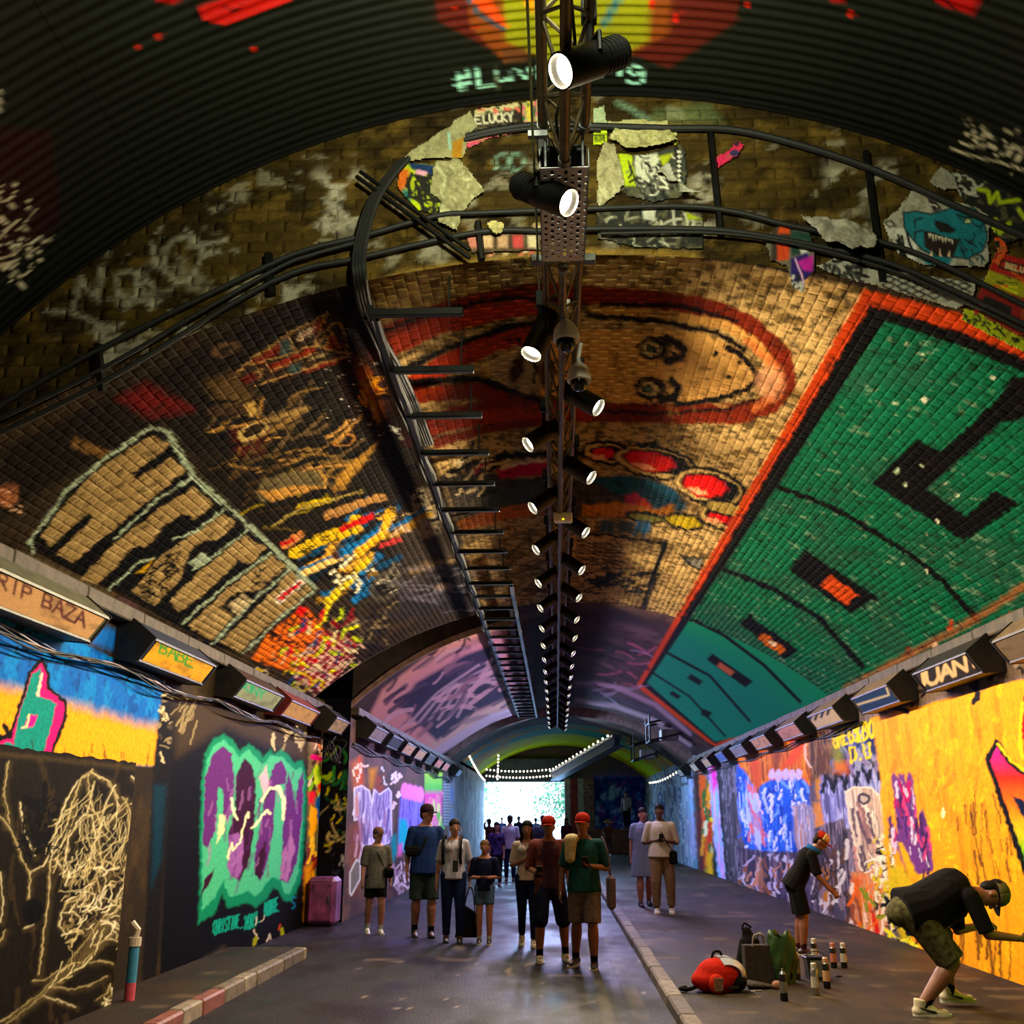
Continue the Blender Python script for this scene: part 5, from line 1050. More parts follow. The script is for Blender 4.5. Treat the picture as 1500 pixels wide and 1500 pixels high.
# the truss and its lamps carry on overhead, beyond the top of the frame: they give the glow on the lining crest and headwall
def lamp_offscreen(p, d, power, color, size):
    L = bpy.data.lights.new('truss_spotlight_offscreen', 'SPOT'); L.energy = power; L.color = color; L.spot_size = math.radians(size); L.spot_blend = 1; L.shadow_soft_size = .06
    q = bpy.data.objects.new('truss_spotlight_offscreen', L); COL.objects.link(q); q.matrix_world = axisM(p, d) @ Matrix.Rotation(math.pi, 4, 'X')
lamp_offscreen((XT - .13, 3.2, ZT + .26), (-.36, .74, .46), 230, (.95, 1.0, .66), 150)
lamp_offscreen((XT + .13, 2.9, ZT + .26), (.36, .74, .46), 250, (.95, 1.0, .66), 150)
# dome cameras and sensor box
def dome(p, label):
    c = empty('dome_camera', p); tag(c, label, 'camera'); 
    MB().tube([(0, 0, .09), (.0, .1, .18), (.02, .1, .3)], .014, 8).build('pendant_arm', M_WHITE, c, True)
    MB().lathe([(.0, .1), (.03, .1), (.055, .075), (.075, .04), (.082, .0), (.082, -.03), (.07, -.034), (.0, -.034)], 28, None, False, False).build('housing', M_WHITE, c, True)
    MB().lathe([(.064, -.03), (.062, -.055), (.05, -.082), (.03, -.097), (.0, -.103)], 24, None, False, False).build('dome_cover', mat('smoked_dome', '#0b0c10', .08, 0, .05, 10, spec=.8), c, True)
dome((XT + .02, 5.72, ZT - .16), 'white dome camera hanging from the long truss close to the headwall'); dome((XT + .115, 6.42, ZT - .12), 'white dome camera beside the second spotlight facing the right wall')
sb = empty('sensor_box', (XT + .03, 10.05, ZT - .05)); tag(sb, 'small white sensor box with a yellow light under the truss', 'sensor'); MB().box((0, 0, 0), (.19, .1, .1), None, .012).build('case', M_WHITE, sb); MB().ell((-.0, -.052, -.03), (.012, .008, .01)).build('indicator', mat('yellow_led', '#f0c020', .3, emit='#f0c020', es=2), sb)
# ------------------------------------------------------------------ cantilever cable brackets on the vault
XA = -1.14
ct = empty('cable_support', (XA, 5.8, 4.7)); tag(ct, 'black cantilever cable support along the left of the vault crown', 'cable support')
ya = [5.82 + .862 * k for k in range(32)]
zt_ = float(z_lo(np.array(XA))) - .17
for k, y in enumerate(ya):
    MB().box((.29, y - 5.8, zt_ - 4.7), (.60, .045, .05), None, .004).build('bracket_arm', M_BLACK, ct)
    zz = float(z_lo(np.array(XA + .5))) - 4.7
    MB().tube([(.5, y - 5.8, zt_ - 4.7), (.5, y - 5.8, zz)], .007, 6).build('hanger_rod', M_BLACK, ct)
MB().box((-.0, 13.5, zt_ - 4.7 + .02), (.04, 27, .06)).build('rail', M_BLACK, ct); MB().box((.56, 17.4, zt_ - 4.7 + .0), (.05, 19, .05)).build('outer_rail', M_BLACK, ct)
for k in range(3):
    mb = MB(); mb.tube([(XA - .05 + .035 * k + .012 * math.sin(j * 1.7 + k), 5.9 + .45 * j, zt_ + .012 - .012 * math.sin(j * 2.1 + k)) for j in range(56)], .016, 6)
    tag(mb.build('cable', M_MATTE), 'black cable lying along the cantilever support rail', 'cable', 'cables on the cantilever support')
# cables over the headwall
def hp(u, v, off=.05): return tuple(on_y(u, v, YH - off))
def smooth_pts(pts, n=6):
    P = np.array(pts, float); P = np.concatenate([[2 * P[0] - P[1]], P, [2 * P[-1] - P[-2]]]); out = []
    for i in range(1, len(P) - 2):
        for t in np.linspace(0, 1, n, endpoint=False):
            out.append(tuple(.5 * ((2 * P[i]) + (-P[i-1] + P[i+1]) * t + (2*P[i-1] - 5*P[i] + 4*P[i+1] - P[i+2]) * t*t + (-P[i-1] + 3*P[i] - 3*P[i+1] + P[i+2]) * t**3)))
    out.append(tuple(P[-2])); return out
def cable_px(pts, r, label, m=None, off=.05, name='cable', grp=None):
    mb = MB(); mb.tube(smooth_pts([hp(u, v, off) for u, v in pts]), r, 8); return tag(mb.build(name, m or M_MATTE, None, True), label, 'cable' if name == 'cable' else name, grp)
cable_px([(683,200),(730,190),(790,183),(880,185),(980,188),(1080,191),(1200,221),(1300,257),(1400,302),(1560,372)], .022, 'thick black cable highest on the headwall above the wolf poster')
cable_px([(680,205),(730,194),(790,188),(880,190)], .014, 'short black cable under the lucky poster')
cable_px([(-60,628),(130,520),(380,395),(450,366),(530,346),(640,316),(700,312),(800,308),(880,305),(1000,302),(1080,311),(1160,331),(1300,357),(1400,397),(1560,478)], .017, 'middle black cable spanning the headwall')
cable_px([(-60,662),(150,560),(400,412),(530,377),(700,340),(800,338),(880,335),(1040,336),(1150,351),(1290,382),(1400,427),(1560,505)], .017, 'lowest black cable along the headwall arch')
cable_px([(-60,640),(140,545),(390,402),(455,374),(535,352)], .014, 'thin black cable between the two left headwall cables', None, .07)
cable_px([(880,342),(1040,341),(1160,357),(1290,391),(1400,436),(1560,514)], .011, 'thin black cable hugging the lowest right headwall cable', None, .07)
for a, b, lb in (((527,262),(688,378),'black angle bar slanting across the headwall'),):
    A = Vector(hp(*a, .09)); B = Vector(hp(*b, .09)); o = empty('angle_bar', A); tag(o, lb, 'bar')
    for dz in (0, .055): MB().tube([(0, 0, dz), tuple(B - A + Vector((0, 0, dz)))], .014, 6).build('flange', M_BLACK, o)
for (a, b, lb) in (((1040,190),(1056,348),'black strut over the grey patch right of the truss'),((1268,222),(1293,412),'black strut between the white drape and the wolf poster'),((393,372),(398,432),'short black clip beneath the white chalk tag'),((143,505),(150,575),'black clip at the far left of the headwall cables'),((700,325),(706,380),'thin black strut under the torn poster')):
    A = hp(*a, .035); B = hp(*b, .035); mb = MB(); mb.tube([A, B], .022 if 'strut' in lb else .028, 6); tag(mb.build('strut', M_BLACK), lb, 'strut')
# bundle dropping from the headwall onto the vault
pts = [hp(592,236,.06), hp(560,275,.07), hp(540,315,.08), hp(527,370,.08), hp(527,405,.1)]
B0 = Vector((XA - .0, 5.95, zt_)); 
def von(u, v, drop=.05):   # point on the vault under a photo pixel
    d = ray(u, v)
    for t in np.arange(5, 30, .01):
        p = CP + d * t
        if p[1] > YH and p[2] > float(z_lo(np.array(p[0]))) - drop: return tuple(p)
vp = [von(535,450), von(556,500), von(582,545), von(606,596), von(628,652)]
for k in range(4):
    mb = MB(); mb.tube(smooth_pts([(p[0] + .022 * k - .03, p[1] - .012 * k, p[2]) for p in pts + vp]), .017, 7); tag(mb.build('cable', M_MATTE, None, True), 'black cable in the bundle curving from headwall down onto the vault', 'cable', 'bundle curving off the headwall')
# ------------------------------------------------------------------ fluorescent wall boxes under the ledges
PROF = [(0, .32), (.15, .36), (.36, .19), (.21, -.02), (0, .0)]
BODYM = {'k': mat('box_dark', '#15120f', .5, .2, .4, 12), 'g': mat('box_grey_green', '#4a4a38', .5, .1, .4, 12), 'r': mat('box_red', '#5c0f14', .5, .1, .3, 12), 'b': mat('box_navy', '#101c38', .5, .1, .3, 12), 't': mat('box_tan', '#6a543c', .5, .1, .4, 12)}
def wallbox(X, side, y, L, body, face, painter, label, zb=2.98):
    b = empty('wall_light_box', (X, y, zb)); tag(b, label, 'wall light', 'dim wall light boxes under the ledges'); s = -side
    m = MB(); m.prism([(s * u, z) for u, z in PROF], -L / 2, L / 2); m.build('body', BODYM[body], b)
    for e in (-1, 1): m = MB(); m.prism([(s * (u * 1.04 + (.0 if u else 0)), z * 1.04 - .006) for u, z in PROF], e * L / 2 - .015, e * L / 2 + .015); m.build('end_cap', BODYM['k'] if body != 'r' else BODYM['r'], b)
    # diffuser on the inward-down facing side
    A = np.array([s * .352, .178]); B = np.array([s * .218, -.008]); n = np.array([-(B - A)[1], (B - A)[0]]); n = n / np.linalg.norm(n)
    if n[0] * s < 0: n = -n
    A = A + n * .006; B = B + n * .006
    us = np.linspace(-L / 2 + .07, L / 2 - .07, 70); ts = np.linspace(.06, .94, 16); Ug, Tg = np.meshgrid(us, ts, indexing='ij')
    P3 = np.stack([A[0] + (B[0] - A[0]) * Tg, Ug, A[1] + (B[1] - A[1]) * Tg], -1).reshape(-1, 3)
    p = Paint(P3 + np.array([X, y, zb]), face); p.mix(sst(.5, .75, fbm(P3[:, 1] * 5, P3[:, 2] * 20, int(y * 10))), '#3a2c1c', .45)
    if painter: painter(p)
    link('diffuser', mesh_np('diffuser', P3, grid_faces(70, 16), p.c), PM_BOX, b)
    m = MB(); q = [(s * .352, .178), (s * .218, -.008)]
    for u, z in q: m.box((u, 0, z), (.02, L - .02, .02))
    m.build('frame', BODYM['k' if body != 'g' else 'g'], b)
def rip(p): p.text('RIP', (0,838), (13,6.5), (-4,20), 3.6, '#4a1418', 1.35); p.text('BAZA', (66,868), (14,7), (-5,20), 3.6, '#4a1418', 1.15); p.blob(104,886,4,2.5,'#6a4a38')
def babe(p): p.text('BABE', (238,938), (11,5), (-5,18), 3, '#1c8a3c', 1.15); p.text('--', (284,962), (8,4), (-2,5), 2, '#8a6a10'); p.text('.-', (216,932), (8,4), (-3,8), 2, '#8a6a10')
def jony(p): p.text('JONY', (352,994), (8,4), (-3,12), 2.4, '#2a9a70', 1.2)
def juany(p): p.mix(np.ones(len(p.P)), '#241a12'); p.text('JUAN', (1336,992), (17,-6.5), (3,20), 5.5, '#d8b890', 1.18); p.text('Y', (1420,964), (9,-3), (2,14), 4, '#c8a880')
def bluef(p): p.mix(np.ones(len(p.P)), '#123058'); p.outl([(1232,1040),(1236,1024),(1297,1002),(1302,1018)], 3, '#b8a890')
def stripef(p):
    p.mix(np.ones(len(p.P)), '#b8a48c')
    for k in range(5): p.line([(1176 + 9 * k, 1062 - 4 * k), (1184 + 9 * k, 1040 - 4 * k)], 4, '#1c2c48' if k % 2 else '#3a2c20')
LB = [(7.19, 'g', '#b8926a', rip, 'wall light box with R.I.P. BAZA written in dark red'), (9.92, 'b', '#d8a010', babe, 'wall light box with yellow face and green BABE lettering'), (12.75, 'k', '#8a9078', jony, 'wall light box with grey-green face and teal scrawl'), (14.9, 'r', '#b08a60', None, 'wall light box with a dark red body')]
for y, bd, fc, pt, lb in LB: wallbox(XL, -1, y, 1.75, bd, fc, pt, lb)
wallbox(XL + .12, -1, 17.0, 1.1, 'k', '#9a8468', None, 'dark wall light box in the recess after the red one')
for k, (y, fc, lb) in enumerate(((18.9, '#8a7a78', 'grey faced wall light box first above the lavender graffiti'), (20.9, '#3a3038', 'burnt out dark wall light box above the lavender graffiti'), (22.9, '#c8a078', 'cream faced wall light box above the lavender graffiti'), (24.9, '#c0a078', 'cream faced wall light box above the violet flower graffiti'), (26.9, '#4a3c44', 'dark faced wall light box above the pink strip'), (28.9, '#d07868', 'coral faced wall light box nearest the third bay on the left'), (30.8, '#d07868', 'coral faced wall light box beside the dark arch on the left'), (35, '#5a6a88', 'far bluish wall light box on the left ledge'))):
    wallbox(-3.5, -1, y, 1.4, 'k', fc, None, lb)
RB_ = [(8.75, 't', '#6a5a48', None, 'tan wall light box above the grey camouflage band'), (10.95, 'k', '#241a12', juany, 'wall light box lettered JUANY in cream'), (13.45, 't', '#123058', bluef, 'wall light box with a dark blue face and cream border'), (16.0, 't', '#b8a48c', stripef, 'wall light box with dark stripes beside the blue faced one'), (18.5, 't', '#b88a78', None, 'pink faced wall light box over the orange flames'), (21.1, 'k', '#c8a078', None, 'cream faced wall light box with black end caps over the blue graffiti'), (23.7, 'b', '#8a8a88', None, 'grey faced wall light box with a navy body'), (26.2, 'b', '#5a7ab0', None, 'blue faced wall light box over the pink strip'), (28.8, 't', '#c0a080', None, 'small cream wall light box over the dark red strip'), (31.4, 't', '#b8a890', None, 'small cream wall light box over the sky blue strip'), (35.0, 'k', '#b8b0a0', None, 'far pale wall light box on the right ledge')]
for y, bd, fc, pt, lb in RB_: wallbox(XR, 1, y, 1.6 if y < 24 else 1.2, bd, fc, pt, lb)
# cables slung along the walls
CBM = [mat('cable_blue', '#1c3c70', .5), mat('cable_white', '#7a7068', .5), M_MATTE, mat('cable_peach', '#6a4a38', .5), M_MATTE, M_MATTE]
for k in range(6):
    pts = []
    for j in range(48):
        y = 6.0 + .245 * j; sag = .035 * math.sin(j * .55 + k * .35) + .012 * math.sin(j * 1.3 + k * 2)
        pts.append((XL + .05 + .016 * k, y, 2.90 + sag - .011 * k))
    mb = MB(); mb.tube(smooth_pts(pts, 3), .0075, 6); lb = ['blue cable', 'white cable', 'black cable', 'peach cable', 'black cable', 'black cable'][k]
    tag(mb.build('cable', CBM[k], None, True), lb + ' slung under the left wall light boxes', 'cable', 'cables slung on the left wall')
for k in range(3):
    mb = MB(); mb.tube(smooth_pts([(-3.485 + .012 * k, 17.9 + .4 * j, 2.84 + .04 * math.sin(j * .7 + k) - .03 * k) for j in range(44)], 3), .014, 6)
    tag(mb.build('cable', M_MATTE, None, True), 'black cable slung along the farther left wall', 'cable', 'cables on the farther left wall')
    mb = MB(); mb.tube(smooth_pts([(XR - .012 - .008 * k, 15 + .5 * j, 2.92 + .03 * math.sin(j * .9 + k) - .02 * k) for j in range(40)], 3), .009, 6)
    tag(mb.build('cable', M_MATTE, None, True), 'black cable behind the right wall light boxes', 'cable', 'cables on the right wall')
mb = MB(); r_ = random.Random(5); mb.tube(smooth_pts([(-3.72 + r_.uniform(-.12, .18), 16.9 + .05 * j, 2.75 + r_.uniform(-.3, .15)) for j in range(18)], 5), .012, 6); tag(mb.build('cable_tangle', M_MATTE, None, True), 'tangle of black cable above the wall recess', 'cable')
# drainpipe beside the dark block and cabinet in the recess
dp = empty('drainpipe', (-3.66, 9.42, .12)); tag(dp, 'painted drainpipe end beside the dark wall block', 'pipe')
MB().tube([(0, 0, 0), (0, 0, .14)], .045, 10).build('foot', mat('pipe_pink', '#a83a4a', .5), dp, True); MB().tube([(0, 0, .14), (0, 0, .44)], .045, 10).build('pipe', mat('pipe_teal', '#2a6a8a', .5), dp, True); MB().lathe([(.055, .43), (.055, .5)], 12).build('collar', mat('pipe_pale', '#a89a88', .5), dp)
MB().tube([(0, 0, .48), (.02, 0, .56), (-.04, 0, .62)], .028, 8).build('bend', mat('pipe_pale', '#a89a88', .5), dp, True)
cb = empty('cabinet', (-3.70, 17.2, 0)); tag(cb, 'purple and pink painted cabinet standing in the wall recess', 'cabinet'); MB().box((0, 0, .36), (.46, .5, .72), None, .06).build('body', mat('cabinet_purple', '#5a2050', .5, 0, .6, 4), cb); MB().box((0, -.256, .36), (.36, .015, .56), None, .01).build('door', mat('cabinet_pink', '#7a3060', .5, 0, .7, 6), cb); MB().box((.13, -.27, .4), (.02, .02, .1)).build('handle', M_STEEL, cb)
# ------------------------------------------------------------------ far end: roof beam with bulbs, string lights, brackets
A = Vector((2.2, 37.5, 4.45)); B = Vector((-.1, 50.5, 3.72)); rb = empty('roof_beam', A); tag(rb, 'slanting steel beam edged with round bulbs below the turquoise vault', 'beam')
dv = B - A; Rm = dv.to_track_quat('Y', 'Z').to_matrix()
MB().box(dv / 2, (.34, dv.length, .1), Rm).build('upper_flange', mat('beam_grey', '#5a6a7a', .4, .4), rb); MB().box(dv / 2 + Vector((0, 0, -.18)), (.2, dv.length, .28), Rm).build('web', M_BLUE, rb); MB().box(dv / 2 + Vector((.05, 0, -.34)), (.42, dv.length, .06), Rm).build('lower_flange', mat('beam_grey', '#5a6a7a', .4, .4), rb)
M_BULB = mat('warm_bulb', '#fff0d0', .3, emit='#fff2d8', es=5); bulb = MB().ell((0, 0, 0), (.04, .04, .045), None, 8, 6).mesh('bulb', True)
for k in range(16): o = link('bulb', bulb, M_BULB, rb); o.location = dv * (k + .5) / 16 + Vector((-.24, 0, .06))
def string(name, a, b, n, lab, sag=.1):
    a, b = Vector(a), Vector(b); e = empty(name, a); tag(e, lab, 'string lights'); mb = MB(); mb.tube([tuple((b - a) * t + Vector((0, 0, -sag * 4 * t * (1 - t)))) for t in np.linspace(0, 1, 12)], .008, 5); mb.build('wire', M_MATTE, e)
    for k in range(n): t = (k + .5) / n; o = link('bulb', bulb, M_BULB, e); o.location = (b - a) * t + Vector((0, 0, -sag * 4 * t * (1 - t) - .06))
string('string_lights', (-3.4, 50.5, 3.95), (-.2, 50.5, 3.95), 18, 'upper string of bulbs across the blue lintel'); string('string_lights', (-3.4, 50.5, 3.66), (-.2, 50.5, 3.66), 20, 'lower string of bulbs across the blue lintel'); string('string_lights', (-2.55, 47, 4.6), (-2.6, 47, 3.3), 9, 'string of bulbs hanging down beside the exit', .0); string('string_lights', (-3.3, 40, 4.0), (-3.35, 50, 3.4), 14, 'string of bulbs along the left of the far bay')
string('string_lights', (4.37, 38, 3.3), (4.37, 50, 3.3), 12, 'string of bulbs along the right wall by the exit')
for k, (p, s) in enumerate((((3.3, 30, 3.75), 1.0), ((3.1, 35.2, 3.5), .8))):
    e = empty('equipment_frame', p); tag(e, ('dark steel equipment frame hung at the right haunch', 'smaller steel equipment frame near the third arch')[k], 'frame')
    for zz in (0, .5): m = MB(); m.tube([(-.6 * s, 0, zz), (.5 * s, 0, zz + .25), (.5 * s, 1.2, zz + .25), (-.6 * s, 1.2, zz)], .03, 6, False, True); m.build('rail', M_BLACK, e)
    for xx, yy in ((-.6, 0), (.5, 0), (.5, 1.2), (-.6, 1.2)): MB().tube([(xx * s, yy, .12 if xx > 0 else 0), (xx * s, yy, .9)], .025, 6).build('post', M_BLACK, e)
    MB().box((0, .6, .2), (.5, .6, .3), None, .02).build('equipment_case', mat('case_grey', '#5a5048', .5), e)
# trees outside
M_LEAF = mat('leaf_green', '#356a30', .6, 0, .5, 3)
for tx, ty, h in ((.6, 60, 4.5), (-5.6, 64, 5.0), (2.2, 66, 5.5)):
    e = empty('tree', (tx, ty, 0)); tag(e, {.6: 'leafy tree just outside the exit beside the pier', -5.6: 'leafy tree outside at the left of the exit', 2.2: 'taller tree standing behind the pier outside'}[tx], 'tree'); MB().tube([(0, 0, 0), (.05, 0, h * .5), (.0, 0, h * .8)], [.12, .09, .04], 8).build('trunk', mat('bark', '#3a3028', .8), e)
    r_ = random.Random(int(ty)); vs = []; fs = []
    for k in range(900):
        c = Vector((r_.gauss(0, .9), r_.gauss(0, .9), h * .62 + r_.gauss(0, .8))); a = Vector((r_.uniform(-1, 1), r_.uniform(-1, 1), r_.uniform(-1, 1))).normalized(); b = a.orthogonal(); n = len(vs); vs += [c - a * .12, c + b * .06, c + a * .12, c - b * .06]; fs.append((n, n + 1, n + 2, n + 3))
    me = bpy.data.meshes.new('foliage'); me.from_pydata(vs, [], fs); link('foliage', me, M_LEAF, e)
# ------------------------------------------------------------------ torn posters on the headwall
def poster(pts, base, fn, label, bulge=.03, curl=0.0, off=.014):
    P = np.array(pts, float); lo = P.min(0); hi = P.max(0); st = 2.0
    gx = np.arange(lo[0] - 1, hi[0] + st, st); gy = np.arange(lo[1] - 1, hi[1] + st, st); U, Vv = np.meshgrid(gx, gy, indexing='ij'); q = np.stack([U, Vv], -1).reshape(-1, 2)
    jx = q + 2.4 * np.stack([vn(q[:, 0] * .15, q[:, 1] * .15, 5) - .5, vn(q[:, 0] * .15, q[:, 1] * .15, 6) - .5], -1)
    ins = Paint.inside(None, jx, P).reshape(U.shape)
    n = np.array([on_y(u, v, YH) for u, v in q]); fb = fbm(q[:, 0] * .03, q[:, 1] * .03, int(lo[0])); t = (q[:, 1] - lo[1]) / (hi[1] - lo[1])
    n[:, 1] -= off + bulge * fb + curl * t * t
    cell = ins[:-1, :-1] & ins[1:, :-1] & ins[:-1, 1:] & ins[1:, 1:]; F_ = grid_faces(*U.shape).reshape(U.shape[0] - 1, U.shape[1] - 1, 4)[cell]
    used = np.unique(F_); rm = -np.ones(len(n), int); rm[used] = np.arange(len(used)); n = n[used]; F_ = rm[F_]
    p = Paint(n, base); p.q = q[used].copy(); p.q0 = p.q.copy()
    x = p.q0
    p.mix(sst(.5, .68, fbm(x[:, 0] * .12, x[:, 1] * .12, 3)), '#6a6448', .5); fn(p)
    o = link('torn_poster', mesh_np('torn_poster', n, F_, p.c), PM_PAPER); s_ = o.modifiers.new('t', 'SOLIDIFY'); s_.thickness = .003
    tag(o, label, 'poster'); return o
GP = '#9c9674'
poster([(585,243),(600,228),(690,166),(700,190),(690,205),(680,236),(640,238),(600,241)], GP, lambda p: (p.poly([(664,212),(680,206),(676,240),(662,240)], '#a87a18', 2), p.line([(658,200),(660,222)], 4, '#9ab8a8')), 'pale torn paper flap left of the lucky sign', .05)
poster([(584,245),(600,240),(640,245),(650,260),(652,300),(640,318),(612,312),(600,300),(582,278)], '#b8c414', lambda p: (p.poly([(596,240),(642,246),(634,262),(604,252)], '#12305a', 2), p.poly([(582,250),(600,252),(602,272),(582,290)], '#c86a30', 3), p.poly([(590,280),(604,282),(602,305),(592,300)], '#2c6a6a', 3), p.scrib((598,255,645,315), 60, ['#14140a'], 4, 16, 60, 4, .9, .3), p.poly([(612,252),(628,256),(622,262),(608,258)], '#d8a0b8', 1)), 'black and neon yellow poster scrap beside the bent cable', .02)
poster([(640,243),(676,240),(694,262),(712,288),(696,296),(688,308),(676,322),(672,346),(655,338),(642,332),(646,300),(630,288),(632,262)], GP, lambda p: p.scrib((635,245,705,340), 60, ['#c8c4a0','#7a745a'], 3, 14, 60, 6, .8, .5, None, .6), 'pale torn paper hanging over the neon yellow poster', .07)
poster([(694,163),(758,152),(764,158),(764,182),(690,197)], '#2c1c14', lambda p: (p.poly([(694,160),(760,150),(762,162),(694,172)], '#c8b890', 2), p.scrib((694,158,760,168), 14, ['#2c3a20','#c86a5a'], 3, 8, 0, 7), p.text('BE', (685,174), (8,-.6), (1,12), 2.4, '#d8d0b8', 1.35), p.text('LUCKY', (708,172), (7.0,-.6), (1,12), 2.4, '#d8d0b8', 1.28)), 'dark poster strip reading BE LUCKY', .015)
poster([(764,152),(792,148),(793,185),(765,184)], '#b0a878', lambda p: p.scrib((764,150,793,185), 20, ['#c86a78','#d8c060','#3a5a40'], 4, 16, 90, 8), 'striped pink and cream poster scrap beside the lucky sign', .01)
poster([(682,204),(700,202),(740,196),(776,186),(786,188),(760,198),(720,206),(690,220),(680,218)], '#c8506a', lambda p: p.scrib((682,190,785,216), 16, ['#d8c070','#e0a0a0'], 3, 24, -14, 9, .1, .1), 'thin pink torn strip below the lucky sign', .01)
poster([(868,160),(886,156),(890,184),(868,186)], '#a8b494', lambda p: p.poly([(884,152),(902,156),(894,170)], '#c87a70', 2), 'pale green paper scrap right of the truss', .01)
poster([(886,184),(930,181),(978,183),(984,205),(992,216),(960,226),(915,232),(905,220),(889,212),(898,198)], '#b4ae80', lambda p: p.scrib((890,185,985,228), 50, ['#8a8458','#d0caa0'], 3, 12, 40, 10, .9, .5, None, .6), 'wide cream torn paper over the skull poster', .06, .05)
poster([(868,193),(890,192),(890,214),(868,217)], '#c8dc18', lambda p: (p.text('ER', (872,202), (6,0), (0,8), 2.4, '#14140a', 1.3), p.line([(868,201),(888,200)], 2.4, '#14140a')), 'neon yellow poster scrap ending in ER', .01)
poster([(978,194),(993,192),(994,215),(986,218)], '#c0c820', lambda p: p.scrib((978,194,994,216), 14, ['#1c1c0c','#d8d0a0'], 3, 8, 60, 11), 'small yellow patterned scrap at the corner of the cream paper', .01)
def skull(p):
    p.poly([(905,226),(925,232),(932,276),(914,276)], '#b8c818', 2); p.poly([(930,232),(962,228),(966,250),(956,268),(944,272),(930,258)], '#c8c8b4', 2); p.scrib((920,228,990,290), 60, ['#101010','#d8d4c4','#6a6a60'], 3, 16, 60, 12, .8, .6); p.line([(920,240),(930,268),(948,275),(962,262)], 2.6, '#101010'); p.poly([(965,232),(985,228),(972,250)], '#a8b020', 2); p.line([(990,220),(996,266)], 7, '#141414')
    for k in range(7): p.blob(994, 226 + 7 * k, 2.4, 2.4, '#d8d4c4')
poster([(903,228),(940,230),(996,214),(1004,225),(1006,262),(1000,292),(960,300),(920,292),(912,276)], '#3a3c34', skull, 'black and white skull poster with neon yellow edge', .02)
poster([(958,262),(978,242),(986,262),(1000,284),(1028,302),(1000,298),(990,300),(992,276),(976,276),(972,268)], '#b0aea0', lambda p: p.scrib((960,245,1020,300), 10, ['#7a786a'], 2, 20, 60, 13), 'white paper corner peeling from the skull poster', .05, .08, .03)
poster([(884,212),(900,216),(910,245),(916,275),(896,296),(874,314),(873,240),(880,225)], '#a8a080', lambda p: p.scrib((875,215,912,310), 30, ['#7a7458','#c8c2a0'], 3, 16, 80, 14, .5, .4, None, .6), 'grey torn paper behind the spotlight turned right', .04)
poster([(1048,232),(1068,222),(1076,208),(1090,214),(1082,232),(1070,238),(1050,252)], '#c83458', lambda p: (p.blob(1075,228,7,5,'#2c2c54'), p.blob(1078,214,4,4,'#3a1c34')), 'pink paper scrap stuck on bare brick', .02)
poster([(872,312),(950,300),(1000,310),(1030,322),(1030,368),(930,366),(874,352)], '#20201a', lambda p: (p.scrib((875,310,1030,366), 60, ['#8a8674','#0c0c0a','#b8b4a0'], 3, 22, -30, 15, .6, .4, None, .8), p.poly([(940,308),(960,310),(958,326),(942,324)], '#b8b6a8', 1.5), p.poly([(1005,308),(1030,310),(1028,324),(1006,325)], '#9aa418', 2), p.line([(985,308),(988,345)], 4, '#a8a498')), 'black smeared poster below the right cables', .015)
poster([(680,342),(795,340),(795,370),(690,374)], '#4a3424', lambda p: [p.poly([(685 + 22 * k, 348), (700 + 22 * k, 348), (700 + 22 * k, 366), (686 + 22 * k, 366)], ('#b87868', '#c8a888', '#b89478', '#b84a4a', '#c8b898')[k], 2) for k in range(5)], 'row of reddish scraps along the arch edge left of the tray', .015)
poster([(712,338),(725,334),(742,338),(738,350),(728,354),(718,348)], '#c0b480', lambda p: None, 'crumpled cream scrap hanging on the lowest cable', .05, 0, .06)
poster([(1164,324),(1200,330),(1250,334),(1276,350),(1278,366),(1268,386),(1250,380),(1234,394),(1218,376),(1200,372),(1190,350)], '#a8a296', lambda p: [p.line([(1185 + 3 * k, 332 + k), (1215 + 12 * k, 352 + 2 * k), (1225 + 12 * k, 385 - k)], 4, '#78746a', 3, .6) for k in range(4)], 'large white paper sheet draping off the brick', .10, .12, .03)
def strip(p): p.poly([(1128,334),(1160,330),(1160,365),(1128,392)], '#3a2c24', 2); p.poly([(1140,338),(1155,332),(1156,346),(1138,346)], '#d0541c', 2); p.poly([(1136,360),(1154,358),(1154,384),(1138,386)], '#c84a1c', 2); p.poly([(1156,340),(1188,346),(1190,372),(1158,380)], '#1c3c34', 2); p.poly([(1168,360),(1178,358),(1182,376),(1172,378)], '#d0ccc0', 2); p.poly([(1156,384),(1180,374),(1192,396),(1180,420),(1158,418)], '#28146a', 2); p.poly([(1166,388),(1190,378),(1188,402),(1176,400)], '#b82c98', 2); p.scrib((1155,405,1180,432), 20, ['#c8c4bc','#1c1c24'], 3, 10, 90, 16); p.line([(1163,384),(1172,404),(1178,428)], 2.4, '#e0b0d8')
poster([(1118,356),(1128,342),(1140,334),(1160,328),(1186,344),(1192,376),(1192,402),(1178,414),(1176,434),(1158,426),(1152,394),(1140,390),(1126,384)], '#6a6458', strip, 'orange teal and purple poster strip beside the white sheet', .03)
poster([(1190,392),(1222,380),(1262,392),(1296,398),(1330,402),(1430,416),(1422,446),(1400,456),(1330,436),(1280,420),(1230,410)], '#a8a498', lambda p: (p.scrib((1190,385,1260,412), 40, ['#141412','#3a3834'], 4, 12, 30, 17, 1., .8), [p.outl([(1290 + 22 * (k % 6), 402 + 9 * (k // 6) + 2 * (k % 6)), (1300 + 22 * (k % 6), 398 + 9 * (k // 6) + 2 * (k % 6)), (1310 + 22 * (k % 6), 403 + 9 * (k // 6) + 2 * (k % 6)), (1300 + 22 * (k % 6), 408 + 9 * (k // 6) + 2 * (k % 6))], 2.6, '#141412') for k in range(24)]), 'black and white cobblestone print along the arch edge', .015)
